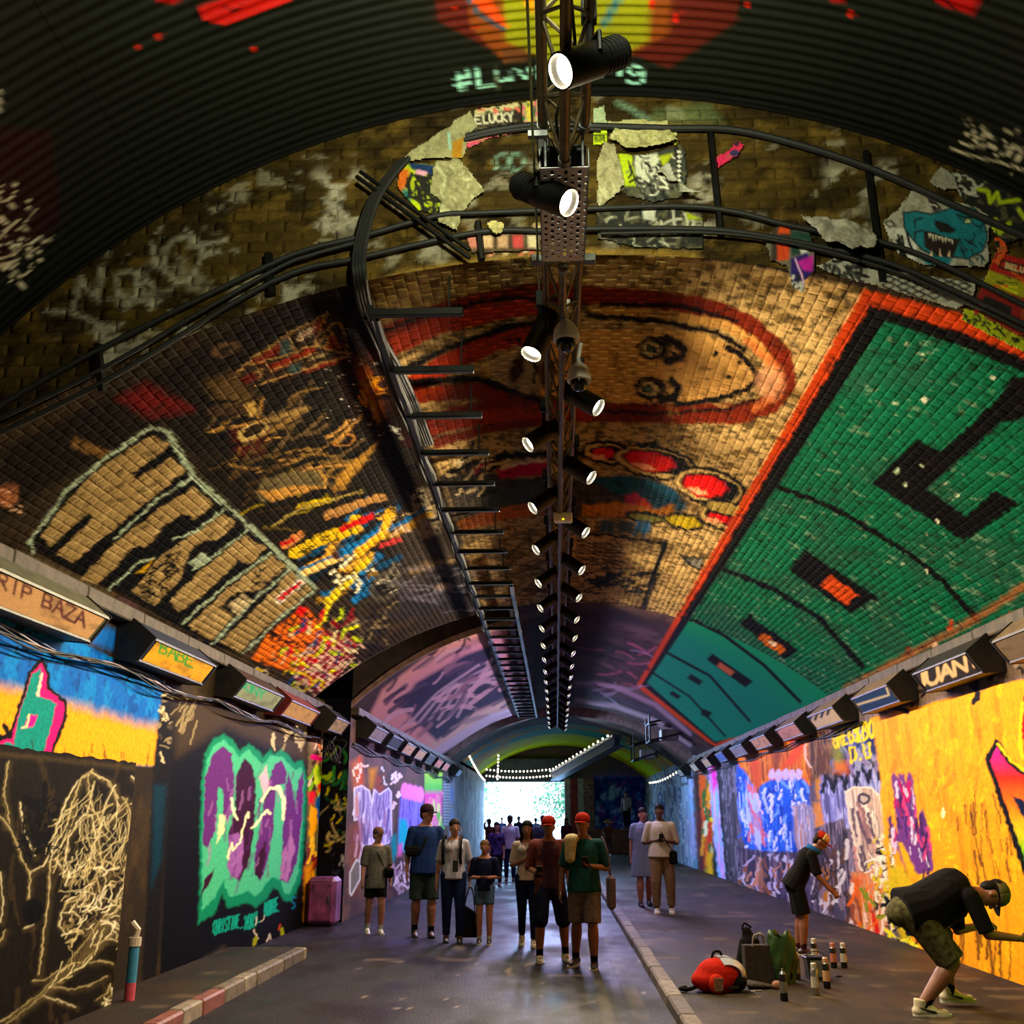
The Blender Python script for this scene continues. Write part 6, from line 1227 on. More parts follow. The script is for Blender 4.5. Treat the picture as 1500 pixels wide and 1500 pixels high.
def wolf(p):
    z = lambda q: Zm(1110, 230, 3.846, q); T = '#12707c'
    p.poly(z([(770,420),(900,400),(880,600),(760,560)]), '#d0ccc4', 2); p.scrib((1295,330,1330,385), 14, ['#141412'], 4, 24, 70, 18, .3, .1)
    p.poly(z([(700,370),(760,400),(770,480),(720,470)]), '#b8b4aa', 1); p.outl(z([(705,380),(745,375),(765,400),(735,410)]), 2.4, '#141412')
    h = z([(810,330),(880,320),(960,340),(1090,300),(1200,300),(1260,350),(1305,360),(1270,390),(1285,470),(1260,540),(1170,590),(1100,580),(1020,590),(920,540),(870,480),(820,420)])
    p.poly(h, T, 1.2); p.outl(h, 2.4, '#08161a'); p.poly(z([(880,560),(1090,590),(1060,630),(950,620)]), T, 1.5)
    p.poly(z([(925,430),(980,440),(1060,470),(1130,480),(1090,580),(1000,575),(930,520)]), '#1c0808', 1.2); p.poly(z([(985,370),(1060,390),(1110,425),(1080,445),(1020,440),(985,400)]), '#141216', 1)
    for k in range(8): p.poly(z([(950 + 18 * k, 445 + 5 * k), (964 + 18 * k, 448 + 5 * k), (958 + 18 * k, 485 + 3 * k)]), '#d8ccb8', .6)
    for k in range(3): p.poly(z([(960 + 50 * k, 575), (975 + 50 * k, 575), (966 + 50 * k, 535)]), '#d8b8a0', .6)
    p.blob(*z([(1175, 372)])[0], 7, 5, '#0a1214'); p.blob(*z([(1175, 375)])[0], 4.5, 3, '#a8b890'); p.line(z([(1110,340),(1160,355),(1215,345)]), 2.6, '#08161a'); p.line(z([(1120,350),(1140,370)]), 2, '#08161a')
    for sx, sy in ((880,370),(880,440),(1140,550),(1185,495),(1245,410)): p.scrib((sx/3.846+1107, sy/3.846+228, sx/3.846+1113, sy/3.846+232), 4, ['#08161a'], 2, 8, 0, sx, 2, .1)
    p.scrib((1400,340,1440,385), 16, ['#0a3a44'], 2, 16, 60, 19, .4, .6); p.poly(z([(940,240),(1000,270),(1025,310),(980,330)]), '#2a1420', 1.5); p.line(z([(960,285),(990,290),(1000,300)]), 2, '#c8c0b0')
poster([(1291,326),(1312,312),(1332,282),(1346,278),(1378,292),(1420,304),(1450,320),(1446,350),(1448,384),(1440,396),(1400,394),(1350,392),(1314,376),(1300,360)], '#a09a8e', wolf, 'poster of a snarling teal wolf head', .025)
poster([(1356,272),(1376,246),(1398,262),(1402,282),(1380,284)], '#8a857a', lambda p: None, 'grey triangular paper corner above the wolf poster', .03)
poster([(1382,258),(1420,250),(1460,272),(1510,300),(1510,350),(1470,360),(1430,320),(1410,300)], '#101010', lambda p: (p.line([(1428,280),(1445,284),(1448,300),(1458,286),(1462,300),(1490,296)], 6, '#a8b414', 1.5), p.line([(1450,352),(1456,325),(1462,345),(1476,330)], 6, '#a8b414', 1.5), p.line([(1490,310),(1500,325)], 6, '#a8b414'), p.scrib((1385,255,1425,290), 14, ['#a8a498'], 3, 16, 40, 20)), 'black poster with yellow zigzags above the wolf', .015)
def arcade(p):
    p.poly([(1458,372),(1520,388),(1520,420),(1446,398)], '#9a2418', 1.5); p.outl([(1464,384),(1520,398),(1520,412),(1462,394)], 3, '#14100c'); p.text('BELUST', (1472,388), (5,1.4), (-1,7), 1.8, '#c8b890', 1.4); p.poly([(1446,398),(1520,424),(1520,446),(1436,418)], '#98942a', 1.5)
    p.scrib((1445,400,1500,440), 20, ['#3a3c10','#c86a2c','#d0c850'], 3, 16, 18, 21, .1, .1); p.poly([(1436,420),(1496,446),(1488,490),(1420,452)], '#7a1c14', 1.5); p.poly([(1440,436),(1480,452),(1476,480),(1428,456)], '#140c0c', 1); p.blob(1463,462,5,5,'#b0a830'); p.poly([(1424,442),(1432,452),(1434,464),(1420,456)], '#c81c48', 1)
poster([(1456,370),(1520,386),(1520,500),(1484,492),(1424,462),(1430,430),(1444,400)], '#8a3a1c', arcade, 'red and yellow slot machine poster scrap', .015)
poster([(1412,452),(1440,462),(1484,490),(1520,506),(1520,530),(1480,510),(1440,490),(1404,470)], '#a8b018', lambda p: p.scrib((1405,455,1515,525), 90, ['#14140c'], 2.4, 9, 20, 22, 1.2, .9), 'print of yellow coins under the slot machine', .012)
poster([(1448,388),(1460,376),(1452,348),(1470,352),(1476,372),(1462,392)], '#c8541c', lambda p: p.poly([(1452,356),(1462,356),(1462,366),(1454,366)], '#14100c', 1), 'orange printed fragment between the wolf and the slot machine', .015)
# ================================================================== PEOPLE
def V3(*a): return Vector(a)
TMP = bpy.data.scenes.new('workbench')      # scratch scene in which limbs are fused
class Body:
    """collects tapered limbs; voxel-remeshed into one continuous surface"""
    def __init__(s): s.mb = MB()
    def limb(s, p0, p1, r0, r1, flat=1.0, lat=None, n=14, c0=1, c1=1):
        p0, p1 = Vector(p0), Vector(p1); d = (p1 - p0); L = d.length
        t = d.normalized() if L > 1e-6 else V3(0, 0, 1)
        e1 = Vector(lat) if lat is not None else (V3(1, 0, 0) if abs(t.x) < .9 else V3(0, 1, 0))
        e1 = (e1 - t * e1.dot(t)).normalized(); e2 = t.cross(e1); rings = []
        for a in ((-80, -50, -20) if c0 else ()): rings.append((p0 + t * r0 * math.sin(math.radians(a)) * min(1, flat + .2), r0 * math.cos(math.radians(a))))
        rings += [(p0 + d * k, r0 + (r1 - r0) * k) for k in (.0, .33, .66, 1.0)]
        for a in ((20, 50, 80) if c1 else ()): rings.append((p1 + t * r1 * math.sin(math.radians(a)) * min(1, flat + .2), r1 * math.cos(math.radians(a))))
        vs = []; fs = []
        for c, r in rings:
            for j in range(n): q = 2 * math.pi * j / n; vs.append(c + e1 * math.cos(q) * r + e2 * math.sin(q) * r * flat)
        for k in range(len(rings) - 1):
            for j in range(n): fs.append((k * n + j, k * n + (j + 1) % n, (k + 1) * n + (j + 1) % n, (k + 1) * n + j))
        fs += [tuple(range(n))[::-1], tuple((len(rings) - 1) * n + j for j in range(n))]
        s.mb.add(vs, fs); return s
    def ell(s, c, r, R=None): s.mb.ell(c, r, R, 16, 10); return s
    def build(s, name, m, parent, vox, smooth=2):
        me = s.mb.mesh(name + '_raw'); o = bpy.data.objects.new(name, me); TMP.collection.objects.link(o)
        r = o.modifiers.new('r', 'REMESH'); r.mode = 'VOXEL'; r.voxel_size = vox; r.use_smooth_shade = True
        if smooth: q = o.modifiers.new('s', 'SMOOTH'); q.factor = .5; q.iterations = smooth
        TMP.view_layers[0].update(); dg = TMP.view_layers[0].depsgraph; ev = o.evaluated_get(dg); nm = bpy.data.meshes.new_from_object(ev); nm.name = name
        o.modifiers.clear(); TMP.collection.objects.unlink(o); COL.objects.link(o); o.data = nm; bpy.data.meshes.remove(me); nm.materials.clear(); nm.materials.append(m); o.parent = parent
        nm.polygons.foreach_set('use_smooth', np.ones(len(nm.polygons), bool)); return o
SKIN = {'fair': mat('skin_fair', '#9c6450', .5, 0, .06, 40), 'tan': mat('skin_tan', '#7c4a34', .5, 0, .06, 40), 'dark': mat('skin_dark', '#553426', .5, 0, .06, 40)}
def cloth(name, c, var=.25, scale=22, bump=.25): return mat('cloth_' + name, c, .9, 0, var, scale, bump, spec=.12, bscale=16)
def ray_dir(fwd, out, dwn): return None
def person(loc, rz, H, label, spec):
    """spec: pose vectors in body space (facing -Y, left = +X), clothing and hair"""
    k = H / 1.75; g = spec.get; vox = g('vox', .011); girth = g('girth', 1.0); fem = g('fem', 0)
    P = empty('person', loc, rz); tag(P, label, 'person', None)
    J = {}
    tor = V3(*g('torso', (0, 0, 1))).normalized(); latv = V3(1, 0, 0)
    fwdv = tor.cross(latv) * 1.0   # points -Y for an upright body? corrected below
    fwdv = latv.cross(tor) * -1.0 if (latv.cross(tor)).y > 0 else latv.cross(tor)
    pel = V3(0, 0, 0)
    J['pelvis'] = pel
    sw = (.185 - .02 * fem) * k
    chest = pel + tor * .36 * k; nb = pel + tor * .52 * k
    curve = g('curve', 0.0); chest = chest + fwdv * -.03 * k * curve; 
    J['neck'] = nb
    hd = V3(*g('head', (0, 0, 1))).normalized(); hf = V3(*g('look', (0, -1, 0))); hf = (hf - hd * hf.dot(hd)).normalized(); hl = hf.cross(hd) * -1
    headc = nb + hd * (.142 + g('neckadd', 0)) * k + hf * .02 * k; J['head'] = headc
    hip = {'L': pel + V3(.088 * k, 0, -.03 * k), 'R': pel + V3(-.088 * k, 0, -.03 * k)}
    kn = {}; an = {}; 
    for sd, s in (('L', 1), ('R', -1)):
        th, sh = g('leg' + sd, ((.02 * s, 0, -1), (0, .03, -1)))
        kn[sd] = hip[sd] + V3(*th).normalized() * .425 * k; an[sd] = kn[sd] + V3(*sh).normalized() * .40 * k
    zmin = min(an['L'].z, an['R'].z) - .085 * k
    if g('planted'): zmin = None
    shf = V3(0, 0, -(min(an['L'].z - g('liftL', 0), an['R'].z - g('liftR', 0)) - .085 * k))
    for d in (hip, kn, an):
        for q in d: d[q] = d[q] + shf
    for q in J: J[q] = J[q] + shf
    chest = chest + shf; pel = J['pelvis']; nb = J['neck']; headc = J['head']
    sho = {'L': nb + latv * sw - tor * .075 * k, 'R': nb - latv * sw - tor * .075 * k}
    shr = V3(*g('shoulder', (0, 0, 0))) * k
    el = {}; wr = {}; hdv = {}
    for sd, s in (('L', 1), ('R', -1)):
        ua, fa = g('arm' + sd, ((.12 * s, 0, -1), (.05 * s, -.12, -1)))
        sho[sd] = sho[sd] + shr
        el[sd] = sho[sd] + V3(*ua).normalized() * .29 * k; hdv[sd] = V3(*fa).normalized(); wr[sd] = el[sd] + hdv[sd] * .25 * k
    skin = SKIN[g('skin', 'fair')]
    # ---- body
    B = Body(); lw = girth
    B.limb(pel + tor * .0, pel + tor * .14 * k, .155 * k * lw, .135 * k * lw, .72, latv); B.limb(pel + tor * .14 * k, chest, .135 * k * lw, .165 * k * lw, .68, latv); B.limb(chest, nb - tor * .06 * k, .165 * k * lw, .12 * k, .66, latv)
    B.limb(sho['L'], sho['R'], .06 * k, .06 * k); B.limb(nb - tor * .03 * k, headc - hd * .05 * k, .062 * k, .054 * k)
    for sd in 'LR':
        B.limb(hip[sd], kn[sd], .095 * k * lw, .061 * k); cf = kn[sd] + (an[sd] - kn[sd]) * .3; B.limb(kn[sd], cf, .059 * k, .064 * k * lw); B.limb(cf, an[sd], .064 * k * lw, .041 * k)
        B.limb(sho[sd], el[sd], .053 * k * lw, .039 * k); B.limb(el[sd], wr[sd], .040 * k, .027 * k)
        toe = V3(*g('toe' + sd, (0, -1, 0))).normalized(); B.limb(an[sd] + V3(0, 0, -.045 * k) - toe * .03 * k, an[sd] + V3(0, 0, -.055 * k) + toe * .13 * k, .036 * k, .028 * k)
        # hand: palm, four fingers, thumb
        h = hdv[sd]; s = 1 if sd == 'L' else -1; side = V3(*g('palm' + sd, (0, -1, 0))); side = (side - h * side.dot(h)).normalized(); nrm = h.cross(side) * s
        pc = wr[sd] + h * .045 * k; B.limb(wr[sd], wr[sd] + h * .085 * k, .024 * k, .036 * k, .45, side)
        cu = g('curl' + sd, .5)
        for q, (off, ln) in enumerate(((.030, .072), (.010, .082), (-.010, .077), (-.029, .060))):
            b0 = wr[sd] + h * .085 * k + side * off * k; d1 = (h * math.cos(cu * .5) + nrm * math.sin(cu * .5)); d2 = (h * math.cos(cu * 1.6) + nrm * math.sin(cu * 1.6)); m1 = b0 + d1 * ln * .5 * k; B.limb(b0, m1, .0088 * k, .0082 * k, n=8); B.limb(m1, m1 + d2 * ln * .5 * k, .0082 * k, .007 * k, n=8)
        b0 = wr[sd] + h * .03 * k + side * .028 * k; td = (h * .7 + side * .6 + nrm * .3).normalized(); B.limb(b0, b0 + td * .04 * k, .011 * k, .0095 * k, n=8); B.limb(b0 + td * .04 * k, b0 + td * .04 * k + (h * .9 + nrm * .3).normalized() * .03 * k, .0095 * k, .008 * k, n=8)
    Rh = Matrix((hl, -hf, hd)).transposed()
    B.ell(headc + hd * .025 * k, (.077 * k, .095 * k, .106 * k), Rh); B.ell(headc - hd * .05 * k + hf * .02 * k, (.055 * k, .066 * k, .06 * k), Rh); B.limb(headc + hd * .01 * k + hf * .088 * k, headc - hd * .022 * k + hf * .103 * k, .009 * k, .015 * k); B.ell(headc - hd * .085 * k + hf * .062 * k, (.026 * k, .02 * k, .02 * k), Rh); B.ell(headc + hd * .035 * k + hf * .08 * k, (.05 * k, .012 * k, .012 * k), Rh)
    for s in (-1, 1): B.ell(headc + hl * s * .076 * k - hd * .005 * k - hf * .005 * k, (.010 * k, .02 * k, .032 * k), Rh)
    if fem:
        for s in (-1, 1): B.ell(chest + tor * .02 * k + fwdv * .085 * k + latv * s * .07 * k, (.06 * k, .055 * k, .06 * k))
    body = B.build('body', skin, P, vox)
    # face
    md = MAT_DARK; 
    for s in (-1, 1):
        MB().ell(headc + hd * .018 * k + hf * .0885 * k + hl * s * .031 * k, (.013 * k, .008 * k, .007 * k), Rh, 8, 6).build('eye', mat('eye_white', '#b8b0a8', .3), P, True); MB().ell(headc + hd * .018 * k + hf * .0945 * k + hl * s * .031 * k, (.006 * k, .004 * k, .006 * k), Rh, 8, 6).build('pupil', md, P, True); MB().ell(headc + hd * .04 * k + hf * .092 * k + hl * s * .033 * k, (.018 * k, .006 * k, .004 * k), Rh, 8, 6).build('eyebrow', HAIR[g('hair', 'brown')], P, True)
    MB().ell(headc - hd * .052 * k + hf * .086 * k, (.022 * k, .008 * k, .006 * k), Rh, 10, 6).build('lips', mat('lips', '#7a3c34', .5), P, True)
    if g('beard'): Body().ell(headc - hd * .07 * k + hf * .035 * k, (.06 * k, .062 * k, .045 * k), Rh).build('beard', HAIR[g('hair', 'brown')], P, .012)
    # ---- hair
    hs = g('hairstyle', 'short'); hm = HAIR[g('hair', 'brown')]
    if hs != 'none':
        Hh = Body(); Hh.ell(headc + hd * .060 * k - hf * .012 * k, (.087 * k, .104 * k, .084 * k), Rh); Hh.ell(headc + hd * .0 * k - hf * .055 * k, (.074 * k, .05 * k, .075 * k), Rh)
        if hs == 'long':
            for s in (-1, 1): Hh.limb(headc + hl * s * .06 * k - hf * .01 * k, nb + hl * s * .09 * k + hf * .05 * k - hd * .12 * k, .034 * k, .022 * k)
            Hh.limb(headc - hf * .05 * k, nb - hf * .08 * k - hd * .12 * k, .065 * k, .05 * k, .6, hl)
        if hs == 'bob':
            for s in (-1, 1): Hh.limb(headc + hl * s * .07 * k, headc + hl * s * .072 * k - hd * .1 * k, .026 * k, .022 * k)
        if hs == 'bun': Hh.ell(headc + hd * .1 * k - hf * .09 * k, (.045 * k,) * 3)
        if hs == 'pony': Hh.limb(headc + hd * .03 * k - hf * .1 * k, headc - hd * .16 * k - hf * .12 * k, .03 * k, .018 * k)
        Hh.build('hair', hm, P, .012)
    # ---- cap / hat
    if g('cap'):
        c1, c2 = g('cap'); mb = MB(); Mx = Matrix.Translation(headc + hd * .052 * k - hf * .004 * k) @ Rh.to_4x4()
        def dome(lo, hi): 
            b = MB(); vs = []; fs = []; n = 20; prof = [(1.0, -.012), (1.0, .02), (.93, .05), (.76, .078), (.45, .098), (.05, .105)]
            for r, z in prof:
                for j in range(n + 1): a = lo + (hi - lo) * j / n; vs.append(Mx @ V3(.09 * k * r * math.cos(a), .105 * k * r * math.sin(a), z * k * .95))
            for q in range(len(prof) - 1):
                for j in range(n): fs.append((q * (n + 1) + j, q * (n + 1) + j + 1, (q + 1) * (n + 1) + j + 1, (q + 1) * (n + 1) + j))
            b.add(vs, fs); return b
        cp = dome(0, math.pi).build('cap_front' if False else 'cap_back', c1, P, True); cq = dome(-math.pi, 0).build('cap_front', c2, P, True)
        for q in (cp, cq): sm_ = q.modifiers.new('t', 'SOLIDIFY'); sm_.thickness = .004
        if g('peak', 1):
            b = MB(); pv = []; n = 14
            pr = [(1.0, -.010), (1.35, -.016), (1.72, -.03)]
            for q, (rr, z) in enumerate(pr):
                for j in range(n + 1):
                    a = math.radians(-145 + 110 * j / n); x = .088 * k * math.cos(a) * (1 if q == 0 else .98 - .03 * q); yv = .103 * k * math.sin(a) * (1 if q == 0 else rr); pv.append(Mx @ V3(x, yv, z * k + .008 * k * (1 - abs(j - n / 2) / (n / 2)) * q))
            fv = [(q * (n + 1) + j, q * (n + 1) + j + 1, (q + 1) * (n + 1) + j + 1, (q + 1) * (n + 1) + j) for q in range(2) for j in range(n)]
            b.add(pv, fv); pk = b.build('cap_peak', g('peakm', c1), P, True); pk.modifiers.new('t', 'SOLIDIFY').thickness = .005
    # ---- clothes
    up_ = g('top'); 
    if up_:
        m, sl, ln = up_[0], up_[1], up_[2]      # material, sleeve fraction of upper arm (>1 continues to forearm), hem below pelvis
        T = Body(); e = .016 * k; wd = g('topw', 1.0)
        T.limb(pel - tor * ln * k, pel + tor * .14 * k, .185 * k * lw * wd, .158 * k * lw * wd, .78, latv, 14, 0, 1); T.limb(pel + tor * .14 * k, chest, .158 * k * lw * wd, .178 * k * lw, .72, latv); T.limb(chest, nb - tor * .085 * k, .178 * k * lw, .125 * k, .68, latv); T.limb(sho['L'] + latv * .0, sho['R'], .063 * k, .063 * k); T.limb(nb - tor * .08 * k, nb - tor * .02 * k, .10 * k, .072 * k, .8, latv)
        if fem:
            for s in (-1, 1): T.ell(chest + tor * .02 * k + fwdv * .088 * k + latv * s * .07 * k, (.068 * k, .062 * k, .066 * k))
        for sd in 'LR':
            if sl > 0:
                t = min(sl, 1); T.limb(sho[sd], sho[sd] + (el[sd] - sho[sd]) * t, .064 * k * lw, .064 * k, 1, None, 14, 1, 0)
                if sl > 1: T.limb(el[sd], el[sd] + (wr[sd] - el[sd]) * (sl - 1), .06 * k, .048 * k)
        if g('sag'): T.limb(pel + tor * .10 * k - V3(0, 0, .12 * k), chest + tor * .02 * k - V3(0, 0, .13 * k), .12 * k, .13 * k, .9, latv); T.limb(pel + tor * .05 * k + V3(0, 0, .05 * k), chest + V3(0, 0, .045 * k), .15 * k, .15 * k, .8, latv)
        T.build(g('topname', 'shirt'), m, P, vox * 1.1, 3)
    lo_ = g('bottom')
    if lo_:
        m, fr, wide = lo_                        # material, length fraction (1 = knee, 2 = ankle), width factor
        T = Body(); T.limb(pel - tor * .02 * k, pel + tor * .08 * k, .163 * k * lw, .145 * k * lw, .74, latv)
        for sd in 'LR':
            t = min(fr, 1); kk = hip[sd] + (kn[sd] - hip[sd]) * t; T.limb(hip[sd] + V3(0, 0, .02 * k), kk, .108 * k * lw, (.085 if fr <= 1.2 else .07) * k * wide, 1, None, 14, 1, 0 if fr <= 1 else 1)
            if fr > 1: aa = kn[sd] + (an[sd] - kn[sd]) * (fr - 1); T.limb(kn[sd], aa, .068 * k * wide, (.05 if fr > 1.5 else .08) * k * wide, 1, None, 14, 1, 0)
        T.build('shorts' if fr < 1.5 else 'trousers', m, P, vox * 1.1, 3)
    dr = g('dress')
    if dr:
        T = Body(); T.limb(pel - V3(0, 0, .42 * k), pel, .22 * k * lw, .19 * k * lw, .7, latv, 14, 0, 1); T.limb(pel, chest, .185 * k * lw, .182 * k * lw, .72, latv); T.limb(chest, nb - tor * .085 * k, .18 * k * lw, .125 * k, .7, latv); T.limb(sho['L'], sho['R'], .074 * k, .074 * k)
        for sd in 'LR': T.limb(sho[sd], sho[sd] + (el[sd] - sho[sd]) * .75, .07 * k * lw, .07 * k, 1, None, 14, 1, 0)
        T.build('dress', dr, P, vox * 1.2, 3)
    vs_ = g('vest')      # open overshirt: two front panels and back
    if vs_:
        T = Body()
        for s in (-1, 1): T.limb(pel - tor * .12 * k + latv * s * .125 * k + fwdv * .07 * k, nb - tor * .09 * k + latv * s * .10 * k + fwdv * .05 * k, .075 * k, .07 * k, .6, latv)
        T.limb(pel - tor * .12 * k - fwdv * .08 * k, nb - tor * .09 * k - fwdv * .05 * k, .16 * k, .13 * k, .45, latv); T.limb(sho['L'], sho['R'], .078 * k, .078 * k)
        for sd in 'LR': T.limb(sho[sd], sho[sd] + (el[sd] - sho[sd]) * .9, .078 * k, .07 * k)
        T.build('overshirt', vs_, P, vox * 1.1, 2)
    # ---- shoes and socks
    for sd in 'LR':
        toe = V3(*g('toe' + sd, (0, -1, 0))).normalized(); up2 = V3(*g('foot_up' + sd, (0, 0, 1))).normalized(); latf = toe.cross(up2).normalized(); a = an[sd]
        if g('sock'):
            top = a + (kn[sd] - a).normalized() * g('sockh', .10) * k; Body().limb(a - up2 * .02 * k, top, .044 * k, .047 * k).build('sock', g('sock'), P, .01, 1)
        sm = g('shoe', (M_SHOEB, M_SHOEW)); S = Body(); b0 = a - up2 * .05 * k
        S.limb(b0 - toe * .045 * k, b0 + toe * .05 * k, .046 * k, .046 * k, .9, latf); S.limb(b0 + toe * .03 * k - up2 * .004 * k, b0 + toe * .16 * k - up2 * .012 * k, .046 * k, .036 * k, .75, latf); 
        if g('hightop'): S.limb(b0 - toe * .03 * k, a + up2 * .035 * k - toe * .018 * k, .046 * k, .05 * k, 1, None, 14, 1, 0); S.limb(a + up2 * .0 * k, b0 + toe * .07 * k + up2 * .01 * k, .045 * k, .034 * k, .8, latf)
        else: S.limb(b0 - toe * .03 * k, a - up2 * .02 * k, .044 * k, .046 * k)
        so = S.build('shoe', sm[0], P, .009, 2)
        mb = MB(); c = b0 + toe * .062 * k - up2 * .028 * k; n = 20; pv = []
        for z in (-.016, .01):
            for j in range(n): q = 2 * math.pi * j / n; x = math.cos(q); pv.append(c + toe * (.148 * k * math.copysign(abs(x) ** .7, x)) + latf * (.05 * k * math.copysign(abs(math.sin(q)) ** .6, math.sin(q)) * (1 - .12 * (x < -.2))) + up2 * z * k)
        mb.add(pv, [tuple(range(n))[::-1], tuple(range(n, 2 * n))] + [(j, (j + 1) % n, n + (j + 1) % n, n + j) for j in range(n)]); so2 = mb.build('sole', sm[1], so)
        if g('swoosh'):
            for s in (-1, 1):
                pv = []; N = 14
                for j in range(N + 1):
                    t = j / N; w_ = .016 * (1 - t) ** .7 * min(1, .25 + t * 6); zc = -.006 + .040 * t ** 1.4
                    for e_ in (-1, 1): pv.append(b0 + toe * (.085 - .13 * t) * k + up2 * (zc + e_ * w_ * .75) * k + latf * s * (.0515 - .009 * max(0, .5 - t)) * k)
                mb = MB(); mb.add(pv, [(2 * j, 2 * j + 1, 2 * j + 3, 2 * j + 2) for j in range(N)]); w_ = mb.build('swoosh', MAT_DARK, so); w_.modifiers.new('t', 'SOLIDIFY').thickness = .006
    return dict(P=P, k=k, pel=pel, nb=nb, chest=chest, sho=sho, el=el, wr=wr, hdv=hdv, head=headc, hip=hip, kn=kn, an=an, tor=tor, fwd=fwdv)
MAT_DARK = mat('near_black', '#0a0809', .5)
HAIR = {'brown': mat('hair_brown', '#1c120d', .7, 0, .4, 60, spec=.1), 'black': mat('hair_black', '#0a0808', .7, 0, .4, 60, spec=.1), 'grey': mat('hair_grey', '#4a4440', .7, 0, .4, 60, spec=.1), 'blond': mat('hair_blond', '#5a4028', .7, 0, .4, 60, spec=.1)}
M_SHOEB = mat('shoe_black', '#0c0b0d', .5); M_SHOEW = mat('shoe_white', '#b8b2a4', .5, 0, .1, 20)
def wpt(info, p): return info['P'].matrix_basis @ Vector(p)
def gpos(u, v, z=0.0): p = on_z(u, v, z); return (p[0], p[1], z)
def strap_bag(info, size, m, label, side=1, low=.02, strap=True, name='shoulder_bag'):
    """bag worn on a cross-body strap"""
    k = info['k']; P = info['P']; c = info['pel'] + V3(side * .19 * k, -.10 * k, low * k)
    W_ = P.matrix_basis @ c; b = empty(name, W_, P.rotation_euler.z); tag(b, label, 'bag')
    MB().box((0, 0, 0), size, None, .03).build('pouch', m, b); MB().box((0, -size[1] / 2, size[2] * .12), (size[0] * .94, .012, size[2] * .5), None, .005).build('flap', m, b)
    if strap:
        s0 = V3(0, 0, size[2] / 2); sh = info['sho']['R' if side > 0 else 'L'] + V3(side * .06 * k, 0, .065 * k) - c
        fr = info['chest'] + info['fwd'] * .135 * k - c; bk = info['chest'] - info['fwd'] * .14 * k - c
        mid = info['pel'] + info['tor'] * .16 * k + info['fwd'] * .135 * k + V3(side * .1 * k, 0, 0) - c
        for path in ([s0, mid, fr, sh], [s0 + V3(side * .01, .1 * k, 0), bk + V3(side * .06 * k, 0, -.1 * k), bk, sh]):
            pts = smooth_pts([tuple(q) for q in path], 5); mb = MB()
            pv = []; 
            for q in pts: pv += [Vector(q) + V3(-.014, 0, .010), Vector(q) + V3(.014, 0, -.010)]
            mb.add(pv, [(2 * j, 2 * j + 1, 2 * j + 3, 2 * j + 2) for j in range(len(pts) - 1)]); o = mb.build('strap', m, b); o.modifiers.new('t', 'SOLIDIFY').thickness = .005
    return b
def phone(info, sd, label, off=(0, -.02, .05)):
    c = wpt(info, info['wr'][sd] + info['hdv'][sd] * .1 * info['k'] + Vector(off)); b = empty('phone', c, info['P'].rotation_euler.z); tag(b, label, 'phone'); MB().box((0, 0, 0), (.075, .01, .15), Matrix.Rotation(.5, 3, 'X'), .004).build('case', MAT_DARK, b); MB().box((0, .0065, .0), (.068, .002, .14), Matrix.Rotation(.5, 3, 'X')).build('screen', mat('phone_screen', '#20303c', .15), b)
M_STRAP = cloth('strap_black', '#0b0a0c', .1)
C_GREY = cloth('grey_tee', '#4c4640'); C_BLK = cloth('black', '#070608'); C_NAVY = cloth('navy', '#0f2350'); C_OLIVE = cloth('olive_shorts', '#2a3432'); C_WHT = cloth('white', '#9a94a2', .08); C_DENIM = cloth('indigo', '#0a1236'); C_JEAN = cloth('pale_denim', '#41587a', .3, 40); C_DKTEE = cloth('dark_navy_tee', '#0a1230'); C_GREEN = cloth('teal_green', '#0f3c3c'); C_KHAKI = cloth('khaki', '#6a5a56'); C_PALE = cloth('pale_dress', '#6c7484', .1); C_BEIGE = cloth('beige', '#6e5648'); C_STRIPE = cloth('rust_stripe', '#5a2a28', .8, 9); C_CAMO = cloth('camouflage', '#433e22', .65, 22)
C_RED = cloth('red_cap', '#98200f', .1); C_CREAM = cloth('cream_cap', '#c0a070', .1); C_OLV = cloth('olive_cap', '#564c2c', .2)
# -- teen in grey tee, cap
i = person(gpos(548, 1368), .35, 1.50, 'person in a grey tee, tan cap and black shorts walking along the left wall', dict(top=(C_GREY, .95, .20), topw=1.12, bottom=(C_BLK, .75, 1.1), shoe=(M_SHOEW, M_SHOEW), sock=cloth('white_sock', '#a09a98', .05), sockh=.06, cap=(cloth('tan_cap', '#5c4038', .1),) * 2, hair='brown', legL=((.02, -.2, -1), (0, .12, -1)), legR=((-.02, .12, -1), (0, .35, -1)), toeR=(0, -1, -.3), armL=((.16, .05, -1), (.06, -.15, -1)), armR=((-.16, 0, -1), (-.05, -.1, -1)), look=(.5, -1, .05)))
strap_bag(i, (.16, .06, .14), M_STRAP, 'black cross-body strap bag on the person in the grey tee', 1, .05)
# -- tall man navy
i = person(gpos(620, 1373), .25, 1.82, 'tall person in a navy tee, dark cap and olive shorts beside the person in white', dict(top=(C_NAVY, .95, .12), topw=1.1, bottom=(C_OLIVE, 1.0, 1.2), girth=1.08, shoe=(M_SHOEB, M_SHOEB), sock=C_BLK, sockh=.07, cap=(cloth('maroon_cap', '#2a1420', .1),) * 2, hair='brown', skin='fair', legL=((.03, -.06, -1), (0, .06, -1)), legR=((-.04, .1, -1), (0, .28, -1)), toeR=(0, -1, -.2), armL=((.2, .05, -1), (.05, -.1, -1)), armR=((-.2, .08, -1), (-.02, -.1, -1)), look=(.75, -.8, .0)))
strap_bag(i, (.2, .08, .15), M_STRAP, 'black pouch worn at the hip of the tall person in navy', -1, .18)
